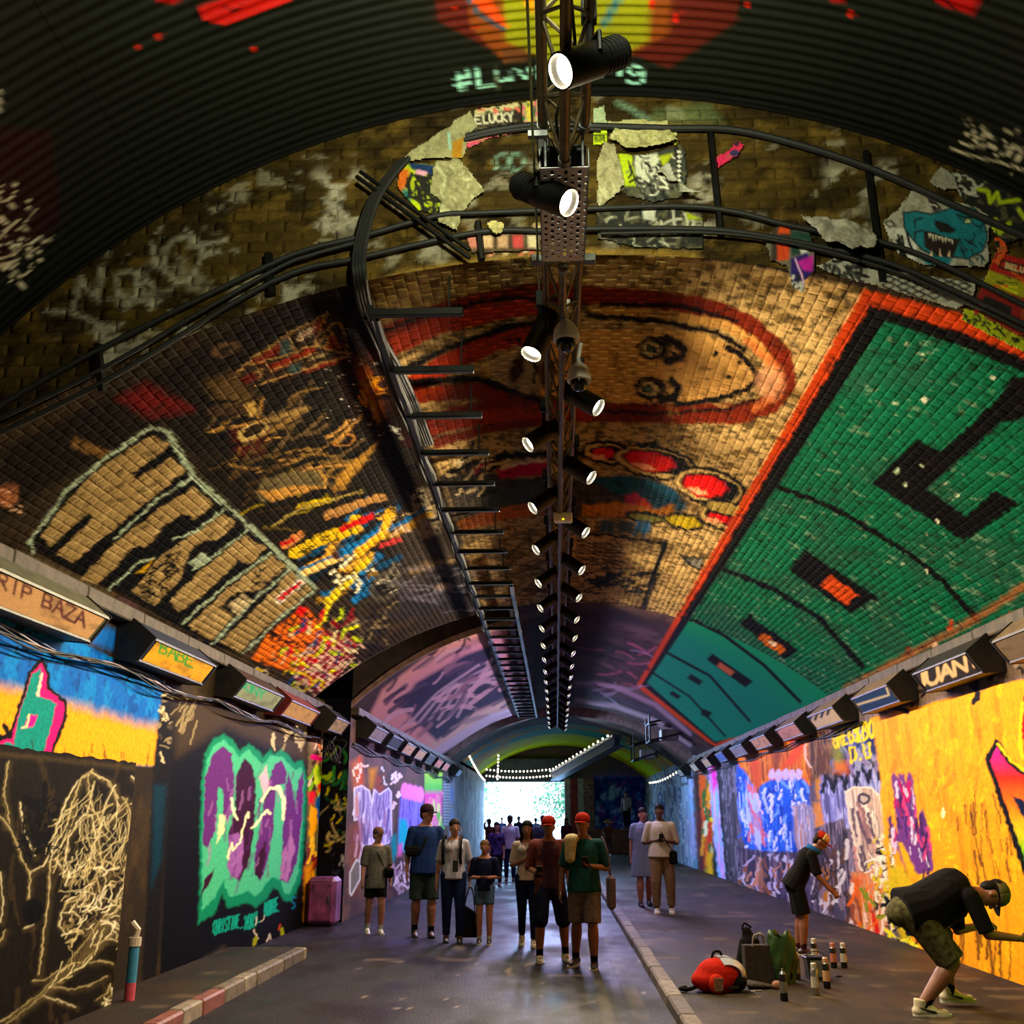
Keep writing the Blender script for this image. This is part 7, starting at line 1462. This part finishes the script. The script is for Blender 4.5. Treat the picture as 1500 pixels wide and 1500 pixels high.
# -- woman white tee
i = person(gpos(663, 1381), .1, 1.62, 'person in a white tee and dark jeans with a phone hanging on a lanyard', dict(top=(C_WHT, .9, .06), bottom=(C_DENIM, 1.96, 1.12), fem=1, girth=1.02, shoe=(M_SHOEB, M_SHOEB), hairstyle='pony', hair='brown', legL=((.03, -.12, -1), (0, .05, -1)), legR=((-.02, .06, -1), (0, .12, -1)), armL=((.25, .12, -1), (.02, -.05, -1)), armR=((-.22, .1, -1), (-.1, .02, -1)), look=(.25, -1, .0)))
WOMAN = i
b = empty('lanyard_phone', wpt(i, i['pel'] + V3(.02, -.17, .12))); tag(b, 'black phone hanging on a lanyard over the white tee', 'phone'); MB().box((0, 0, 0), (.075, .015, .15), None, .008).build('case', MAT_DARK, b)
for s in (-1, 1): MB().tube([(s * .02, 0, .07), (s * .05, -.03, .25), (s * .075, .06, .44), (s * .07, .14, .50)], .004, 6).build('cord', mat('cord_tan', '#6a4438', .7), b)
bp = empty('backpack', wpt(i, i['chest'] + V3(0, .19, -.06))); tag(bp, 'dark backpack worn by the person in the white tee', 'backpack'); MB().box((0, 0, 0), (.27, .14, .38), None, .05).build('bag_body', C_BLK, bp)
for s in (-1, 1):
    mb = MB(); pv = []
    for q in smooth_pts([(s * .11, -.06, .16), (s * .115, -.14, .25), (s * .12, -.28, .19), (s * .12, -.33, .05), (s * .12, -.28, -.12), (s * .13, -.05, -.16)], 5): pv += [Vector(q) + V3(-.02, 0, 0), Vector(q) + V3(.02, 0, 0)]
    mb.add(pv, [(2 * j, 2 * j + 1, 2 * j + 3, 2 * j + 2) for j in range(len(pv) // 2 - 1)]); o = mb.build('strap', C_BLK, bp); o.modifiers.new('t', 'SOLIDIFY').thickness = .008
# -- girl
i = person(gpos(709, 1383), 0, 1.34, 'child in a dark navy tee and pale denim shorts with hands together', dict(top=(C_DKTEE, .95, .06), bottom=(C_JEAN, .62, 1.0), fem=0, girth=.92, shoe=(M_SHOEB, M_SHOEW), hairstyle='pony', hair='blond', legL=((.01, -.05, -1), (0, .03, -1)), legR=((.0, .02, -1), (0, .1, -1)), armL=((.22, .1, -1), (-.75, -.75, .0)), armR=((-.22, .1, -1), (.75, -.75, .0)), sock=cloth('white_sock', '#a09a98', .05), sockh=.04))
b = empty('tote_bag', wpt(WOMAN, WOMAN['wr']['L'] + V3(-.02, -.02, -.72))); tag(b, 'black tote bag hanging beside the child in denim shorts', 'bag'); MB().prism([(-.17, 0), (.17, 0), (.13, .30), (-.06, .42), (-.11, .30)], -.05, .05).build('bag_body', cloth('tote_black', '#0a0a10'), b); MB().tube(smooth_pts([(-.05, 0, .38), (-.01, 0, .56), (.03, .0, .64), (.07, 0, .55), (.1, 0, .3)]), .008, 6).build('handle', C_BLK, b)
# -- woman with phone
i = person(gpos(773, 1386), .05, 1.60, 'person with long dark hair in a cream top looking at a phone', dict(top=(cloth('cream_top', '#a0908c', .1), .9, .04), bottom=(C_DENIM, 1.95, 1.0), fem=1, girth=.95, shoe=(M_SHOEW, M_SHOEW), hairstyle='long', hair='black', skin='tan', legL=((.0, -.1, -1), (0, .0, -1)), legR=((.02, .14, -1), (0, .5, -1)), toeR=(0, -1, -.5), armL=((.15, .1, -1), (.1, -.2, -1)), armR=((-.2, .08, -1), (.72, -.62, .35)), look=(-.1, -1, -.35)))
phone(i, 'R', 'dark phone held by the person with long dark hair'); strap_bag(i, (.18, .06, .13), M_STRAP, 'black strap bag of the person with long dark hair', 1, .0)
# -- man striped overshirt
i = person(gpos(806, 1408), .1, 1.66, 'person in a rust striped open shirt, red cap and dark shorts mid-stride', dict(top=(cloth('mauve_tee', '#3a2030'), .8, .08), vest=C_STRIPE, bottom=(cloth('dark_shorts', '#0c1026'), 1.05, 1.2), skin='tan', cap=(C_RED, C_RED), sock=C_BLK, sockh=.1, shoe=(M_SHOEW, M_SHOEW), legL=((.2, .02, -1), (.08, .25, -1)), legR=((-.1, -.25, -1), (-.02, .08, -1)), toeL=(.2, -1, -.2), armL=((.2, .1, -1), (.0, -.5, -1)), armR=((-.22, .1, -1), (.25, -.9, -.15)), look=(-.2, -1, -.1), hair='brown'))
phone(i, 'R', 'phone held low by the person in the striped shirt', (0, -.02, .03))
# -- man green tee
i = person(gpos(858, 1418), -.1, 1.68, 'person in a dark teal tee, red cap and khaki shorts looking at a phone', dict(top=(C_GREEN, .95, .10), topw=1.08, bottom=(C_KHAKI, .98, 1.2), girth=1.06, cap=(C_RED, C_RED), peakm=C_RED, sock=C_BLK, sockh=.06, shoe=(M_SHOEB, M_SHOEW), skin='tan', legL=((.02, -.12, -1), (.02, .04, -1)), legR=((-.03, .16, -1), (-.08, .3, -1)), toeR=(-.3, -1, -.1), armL=((.28, .12, -1), (-.65, -.75, .12)), armR=((-.25, .05, -1), (-.1, -.1, -1)), look=(-.25, -1, -.4), hair='brown'))
phone(i, 'L', 'phone held by the person in the teal tee', (0, -.02, .03))
b = empty('jacket', wpt(i, i['nb'] + V3(-.13, .0, .02))); tag(b, 'cream jacket slung over the shoulder of the person in teal', 'jacket'); B_ = Body(); B_.limb((0, -.10, -.04), (0, .1, -.02), .085, .085, .5); B_.limb((-.02, -.13, -.05), (-.03, -.16, -.26), .08, .06, .5); B_.limb((-.02, .14, -.05), (-.03, .15, -.3), .08, .06, .5); B_.build('jacket_body', cloth('cream_jacket', '#9a8a60', .3), b, .012)
b = empty('tote_bag', wpt(i, i['pel'] + V3(.30, .08, -.02))); tag(b, 'pale canvas tote on the shoulder of the person in teal', 'bag'); MB().box((0, 0, -.08), (.10, .3, .36), None, .03).build('bag_body', cloth('canvas', '#5a4a54', .2), b); MB().tube(smooth_pts([(0, -.1, .08), (-.03, -.08, .35), (-.09, -.0, .52), (-.05, .08, .35), (0, .1, .08)]), .01, 6).build('handle', cloth('canvas', '#5a4a54', .2), b)
# -- couple on the right pavement
i = person(gpos(946, 1328, .1), .1, 1.72, 'person in a loose pale blue dress walking on the right pavement', dict(dress=C_PALE, fem=1, girth=1.18, shoe=(M_SHOEB, M_SHOEB), hairstyle='bun', hair='brown', skin='fair', legL=((.02, .15, -1), (0, .35, -1)), legR=((-.02, -.12, -1), (0, .02, -1)), armL=((.2, .0, -1), (.02, -.1, -1)), armR=((-.2, .12, -1), (-.08, .0, -1))))
strap_bag(i, (.2, .07, .16), M_STRAP, 'dark strap bag across the pale blue dress', 1, .02)
i = person(gpos(972, 1338, .1), -.05, 1.77, 'person in a white tee and beige trousers beside the pale blue dress', dict(top=(cloth('offwhite_tee', '#a89c98', .06), 1.0, .06), topw=1.12, bottom=(C_BEIGE, 1.93, 1.3), girth=1.1, shoe=(M_SHOEW, M_SHOEW), skin='dark', hair='black', legL=((.1, -.02, -1), (.02, .1, -1)), legR=((-.04, -.12, -1), (0, .04, -1)), armL=((.3, .12, -1), (-.7, -.7, .12)), armR=((-.32, .1, -1), (.8, -.6, .15)), look=(-.2, -1, -.3)))
phone(i, 'L', 'phone held by the person in beige trousers', (-.02, -.02, .04)); strap_bag(i, (.14, .08, .22), M_STRAP, 'black crossbody bag on the person in beige trousers', 1, -.06)
# -- boy bending over the cans, facing the right wall
bx = gpos(1172, 1398, .1)
i = person(bx, math.pi / 2 - .15, 1.48, 'child in black with a red and cream cap bending over the spray cans', dict(vox=.009, top=(C_BLK, .95, .10), topw=1.15, bottom=(C_BLK, .92, 1.25), torso=(0, -.55, .83), curve=1.0, head=(0, -.6, .8), look=(0, -.85, -.6), cap=(C_RED, C_CREAM), peakm=C_RED, sock=cloth('maroon_sock', '#2a0c10'), sockh=.12, shoe=(mat('shoe_maroon', '#2c0c10', .5), M_SHOEW), hair='brown', skin='tan', legL=((.05, -.1, -1), (0, .12, -1)), legR=((-.03, -.2, -1), (0, .1, -1)), armL=((.08, -.25, -1), (-.05, -.75, -.75)), armR=((-.08, -.2, -1), (.05, -.7, -.8)), curlL=1.0, curlR=1.0))
mb = MB(); nbw = i['nb']; mb.lathe([(.085, -.03), (.092, .0), (.08, .035)], 20, axisM(nbw + V3(0, 0, -.0), (0, -.5, .87)), False, False); o = mb.build('neckerchief', cloth('blue_scarf', '#14508a'), i['P'], True); o.modifiers.new('t', 'SOLIDIFY').thickness = .012
# -- painter crouched at the wall
f1 = Vector(gpos(1340, 1490, .1)); f2 = Vector(gpos(1432, 1468, .1))
PX = V3(*(gpos(1348, 1484, .1)))
i = person(PX, math.pi / 2, 1.80, 'person in black tee, camouflage shorts and white trainers bending to spray the yellow wall', dict(vox=.0085, top=(cloth('painter_black', '#090706', .2), .95, .06), topw=1.22, girth=1.1, bottom=(C_CAMO, .98, 1.35), torso=(0, -.95, .26), curve=2.2, head=(0, -.9, .05), look=(0, -.35, -1), cap=(C_OLV, C_OLV), peakm=cloth('dark_peak', '#14100c'), hair='black', skin='tan', hightop=1, swoosh=1, sock=C_BLK, sockh=.15, shoe=(mat('trainer_white', '#c0b294', .45, 0, .08, 20), M_SHOEW), sag=1,
    legL=((.42, -.82, -.55), (.22, -.10, -1)), legR=((-.06, -.60, -.80), (-.02, .66, -.75)), toeL=(.1, -1, 0), toeR=(0, -1, 0), armR=((-.10, -.30, -.95), (.12, -.97, -.12)), armL=((.15, -.05, -1), (.25, -.75, .1)), palmR=(0, -.3, 1), curlR=1.5, curlL=.9, neckadd=.015))
PAINTER = i
hc = wpt(i, i['wr']['R'] + i['hdv']['R'] * .1 + V3(0, 0, -.02))
def spray_can(loc, label, c1, c2, h=.19, d=None, cap=None, grp=None):
    s = empty('spray_can', loc); tag(s, label, 'spray can', grp)
    if d is not None: s.rotation_euler = Vector(d).to_track_quat('Z', 'Y').to_euler()
    r = .033; MB().lathe([(r * .9, 0), (r, .006), (r, h * .78), (r * .92, h * .82)], 20).build('can_body', c1, s, True); MB().lathe([(r * .92, h * .82), (r * .62, h * .88), (r * .45, h * .9)], 20).build('shoulder', M_STEEL, s, True)
    if cap: MB().lathe([(r * .8, h * .84), (r * .78, h * 1.0), (r * .5, h * 1.03)], 16).build('cap', cap, s, True)
    else: MB().lathe([(.009, h * .9), (.009, h * .97), (.004, h * .99)], 10).build('nozzle', c2, s, True)
    MB().lathe([(r + .0008, h * .25), (r + .0008, h * .6)], 20, None, False, False).build('label_band', c2, s, True); return s
spray_can(hc + V3(0, 0, -.09), 'dark spray can in the hand of the person at the yellow wall', MAT_DARK, mat('can_grey', '#3a3a3c', .4), .19, (.15, 0, 1))
# -- distant crowd toward the exit
FAR = [((747, 1292), 1.72, math.pi, dict(top=(C_WHT, .9, .1), bottom=(C_DENIM, 1.95, 1.1), hair='brown'), 'person in a white top and dark jeans walking away behind the phone users'), ((716, 1268), 1.62, .6, dict(top=(cloth('coral_top', '#8a3c34'), .3, .05), bottom=(C_DENIM, 1.9, 1.0), fem=1, hairstyle='pony', armR=((-.5, -.6, .4), (.2, -.5, .8))), 'person in a coral top raising a phone toward the left wall'), ((727, 1300), 1.55, .3, dict(top=(cloth('purple_print', '#2a1c4a', .9, 12), .9, .1), bottom=(C_BLK, 1.9, 1.1), fem=1, hairstyle='long', hair='black'), 'person in a patterned purple top behind the child'), ((796, 1290), 1.72, .0, dict(top=(cloth('slate_top', '#3a3c50'), .9, .1), bottom=(C_BLK, 1.9, 1.1)), 'person in slate grey behind the red caps'), ((688, 1250), 1.7, .2, dict(top=(C_BLK, .9, .1), bottom=(C_BLK, 1.9, 1.1)), 'dark clothed person far off by the left wall'), ((700, 1248), 1.62, -.3, dict(top=(C_WHT, .9, .1), bottom=(C_BLK, 1.9, 1.1), fem=1, hairstyle='bob'), 'pale topped person far off by the left wall'), ((760, 1252), 1.75, 0, dict(top=(C_NAVY, .9, .1), bottom=(C_DENIM, 1.9, 1.1)), 'person in navy silhouetted in the exit'), ((785, 1250), 1.68, 3, dict(top=(cloth('slate_top', '#3a3c50'), .9, .1), bottom=(C_DENIM, 1.9, 1.1)), 'person in slate silhouetted in the exit'), ((735, 1248), 1.7, .0, dict(top=(C_DKTEE, .9, .1), bottom=(C_BLK, 1.9, 1.1)), 'person in dark blue silhouetted in the exit'), ((830, 1262), 1.66, .2, dict(top=(cloth('magenta_top', '#6a1438'), .9, .1), bottom=(C_BLK, 1.9, 1.1), fem=1, hairstyle='long', hair='black'), 'person in a magenta top behind the teal tee')]
for (u, v), H, rz, sp, lb in FAR: person(gpos(u, v), rz, H, lb, dict(vox=.02, **sp))
i = person(gpos(892, 1253, .1), .2, 1.45, 'small figure in a straw hat and orange clothes before the low wall', dict(vox=.02, top=(cloth('orange_top', '#7a4a2c'), .9, .1), bottom=(cloth('tan_pants', '#6a5040'), 1.9, 1.1)))
mb = MB(); mb.lathe([(.24, -.01), (.1, .01), (.095, .09), (.02, .11)], 20, axisM(i['head'] + V3(0, 0, .07), (0, -.2, 1)), False, True); mb.build('straw_hat', mat('straw', '#b08a58', .8), i['P'], True)
i = person((3.25, 49.0, 1.13), -.4, 1.7, 'person standing on the low wall before the blue end wall', dict(vox=.02, top=(C_WHT, .9, .1), bottom=(C_BLK, 1.9, 1.1)))
i['P'].location = (3.25, 49.6, 1.155)
# ================================================================== THINGS ON THE PAVEMENT
zp = .10
# red reflective bag
rbp = gpos(1053, 1452, zp); rbg = empty('red_bag', rbp, .35); tag(rbg, 'red orange backpack with white reflective strips lying on the pavement', 'backpack')
B_ = Body(); B_.ell((0, 0, .13), (.22, .16, .16)); B_.ell((-.06, 0, .10), (.2, .17, .11)); B_.ell((.1, .02, .08), (.18, .15, .10)); o = B_.build('bag_body', cloth('signal_red', '#b01c0c', .15), rbg, .012); 
Body().ell((-.1, -.15, .085), (.075, .04, .085)).build('front_pocket', cloth('signal_red2', '#c02a14', .15), rbg, .01); MB().box((-.1, -.192, .085), (.09, .006, .11), Matrix.Rotation(.1, 3, 'X'), .002).build('pocket_print', cloth('pocket_print', '#8a6a58', .5, 40), rbg)
for k_, (yo, m_) in enumerate(((-.10, mat('reflective_strip', '#b8c0cc', .3, .2)), (-.01, mat('reflective_strip', '#b8c0cc', .3, .2)))):
    pv = []
    for a in np.linspace(-.3, 1.75, 16):
        for e_ in (-.032, .032): yy = yo + e_; q_ = math.sqrt(max(.1, 1 - (yy / .17) ** 2)); pv.append(V3(.01 + .245 * q_ * math.cos(a) + .02, yy, .125 + .178 * q_ * math.sin(a)))
    mb = MB(); mb.add(pv, [(2 * j, 2 * j + 1, 2 * j + 3, 2 * j + 2) for j in range(15)]); o = mb.build('reflective_strip', m_, rbg); o.modifiers.new('t', 'SOLIDIFY').thickness = .012
Body().ell((.15, -.06, .08), (.1, .1, .08)).build('side_panel', C_BLK, rbg, .012); MB().tube(smooth_pts([(-.06, 0, .27), (-.03, 0, .33), (.03, 0, .33), (.05, 0, .28)]), .012, 8).build('grab_handle', C_BLK, rbg, True); MB().box((.06, -.17, .05), (.1, .02, .02)).build('buckle', MAT_DARK, rbg)
MB().tube(smooth_pts([(-.2, .02, .05), (-.3, .0, .03), (-.36, .05, .03), (-.28, .1, .03)]), .018, 8).build('strap', C_BLK, rbg, True)
# dark rucksack behind, grey shopping bag, green bag
e = empty('rucksack', gpos(1098, 1432, zp), .2); tag(e, 'black rucksack slumped behind the grey shopping bag', 'backpack'); B_ = Body(); B_.limb((0, 0, .1), (.02, 0, .3), .14, .11, .8); B_.limb((.02, 0, .3), (.0, 0, .42), .09, .05, .8); B_.build('bag_body', C_BLK, e, .014); MB().tube(smooth_pts([(.06, -.06, .36), (.09, -.12, .42), (.13, -.1, .38), (.13, -.08, .3)]), .012, 6).build('strap', mat('strap_grey', '#6a6460', .7), e, True); MB().tube(smooth_pts([(-.05, 0, .44), (-.02, 0, .5), (.05, 0, .46)]), .01, 6).build('grab_handle', C_BLK, e, True)
e = empty('shopping_bag', gpos(1112, 1440, zp), .1); tag(e, 'grey shopping bag with a dark green side standing upright', 'bag'); MB().prism([(-.14, 0), (.14, 0), (.125, .34), (-.135, .34)], -.06, .06).build('bag_body', cloth('bag_grey', '#37302c', .2), e); MB().prism([(.14, 0), (.2, .0), (.18, .33), (.125, .34)], -.06, .06).build('gusset', cloth('bag_green', '#0f2a26', .2), e); MB().tube(smooth_pts([(-.06, -.06, .33), (-.04, -.07, .43), (.05, -.07, .43), (.07, -.06, .33)]), .008, 6).build('handle', mat('handle_pale', '#8a8480', .7), e, True)
e = empty('plastic_bag', gpos(1148, 1440, zp), .1); tag(e, 'crumpled green plastic bag standing beside the grey shopping bag', 'bag')
n_, m__ = 28, 16; vs = []; fs = []
for a in range(m__ + 1):
    for j in range(n_):
        q = 2 * math.pi * j / n_; t = a / m__; r = .12 * (1 + .12 * math.sin(q * 3 + t * 4) + .08 * math.sin(q * 7 - t * 9)) * (.9 + .2 * math.sin(t * 3)); vs.append((r * math.cos(q), .7 * r * math.sin(q), .44 * t + (.04 * math.sin(q * 4) if a == m__ else 0)))
for a in range(m__):
    for j in range(n_): fs.append((a * n_ + j, a * n_ + (j + 1) % n_, (a + 1) * n_ + (j + 1) % n_, (a + 1) * n_ + j))
fs.append(tuple(range(n_))[::-1]); mb = MB(); mb.add(vs, fs); o = mb.build('bag_skin', mat('green_plastic', '#24401a', .35, 0, .5, 9, .3), e, True); o.modifiers.new('t', 'SOLIDIFY').thickness = .003
MB().ell((.04, .0, .18), (.08, .05, .1)).build('bag_print', mat('print_yellow', '#5a5a1c', .5, 0, .7, 18), e, True)
Body().ell((0, 0, .07), (.1, .09, .08)).build('bag_content', C_BLK, e, .014)
e = empty('folded_sheet', gpos(1118, 1448, zp), .3); tag(e, 'dusty grey cloth sheet lying beside the red backpack', 'cloth'); B_ = Body(); B_.limb((-.12, 0, .03), (.14, -.03, .015), .06, .02, .5); B_.limb((-.1, .06, .04), (.08, .05, .02), .06, .03, .5); B_.build('cloth', cloth('dusty_grey', '#3a332c', .3), e, .012)
e = empty('marker_stick', gpos(1100, 1453, zp), .1); tag(e, 'thin pale stick lying in front of the red backpack', 'stick'); MB().tube([(-.1, 0, .008), (.1, .01, .008)], .007, 6).build('stick', mat('pale_stick', '#8a8078', .6), e); MB().tube([(-.0, 0, .008), (.02, -.07, .006)], .005, 6).build('tip', mat('pale_stick', '#8a8078', .6), e)
e = empty('sponge', gpos(1138, 1449, zp)); tag(e, 'peach coloured sponge beside the spray can', 'sponge'); B_ = Body(); B_.ell((0, 0, .035), (.045, .035, .04)); B_.build('sponge_body', mat('peach', '#9a6a50', .8), e, .008)
K_S, K_D, K_P, K_R, K_W = mat('can_silver', '#a8a49c', .25, .8), mat('can_black', '#141214', .35), mat('can_peach', '#b88a64', .4), mat('can_pink', '#a8604c', .4), mat('can_white', '#b0a898', .4)
spray_can(gpos(1149, 1466, zp), 'silver banded black spray can in front of the green bag', K_D, K_S, .26); spray_can(gpos(1195, 1458, zp), 'pale topped silver spray can in front of the black tub', K_S, K_W, .26, None, K_W); spray_can(gpos(1212, 1448, zp), 'peach capped spray can beside the black tub', K_D, K_P, .26, None, K_P); spray_can(gpos(1222, 1418, zp), 'pink capped black spray can standing apart from the tub', K_D, K_R, .24, None, K_R); spray_can(gpos(1237, 1418, zp), 'white and black spray can next to the pink capped can', K_D, K_W, .24, None, K_W); spray_can(gpos(1194, 1410, zp), 'white capped spray can behind the black tub', K_D, K_W, .24, None, K_W); spray_can(gpos(1168, 1435, zp), 'grey spray can close to the green bag', mat('can_grey2', '#4a4440', .4), K_S, .24, None, K_W)
e = empty('paint_tub', gpos(1196, 1434, zp), .05); tag(e, 'black wire handled tub with a grey front panel among the cans', 'tub'); MB().prism([(-.085, 0), (.085, 0), (.1, .2), (-.1, .2)], -.07, .07).build('tub_body', K_D, e); MB().box((0, -.076, .1), (.14, .006, .15), None, .003).build('panel', mat('panel_grey', '#5c5850', .6, 0, .3, 20), e); MB().box((0, 0, .2), (.22, .16, .015), None, .005).build('rim', K_D, e); MB().tube(smooth_pts([(-.1, 0, .2), (-.05, -.05, .25), (.05, -.05, .25), (.1, 0, .2)]), .005, 6).build('handle', K_D, e)
e = empty('cap_lid', gpos(1228, 1431, zp)); tag(e, 'small black lid lying on the pavement beside the cans', 'lid'); MB().lathe([(.035, 0), (.035, .014), (.028, .018)], 16).build('lid', K_D, e)

bpy.data.scenes.remove(TMP)
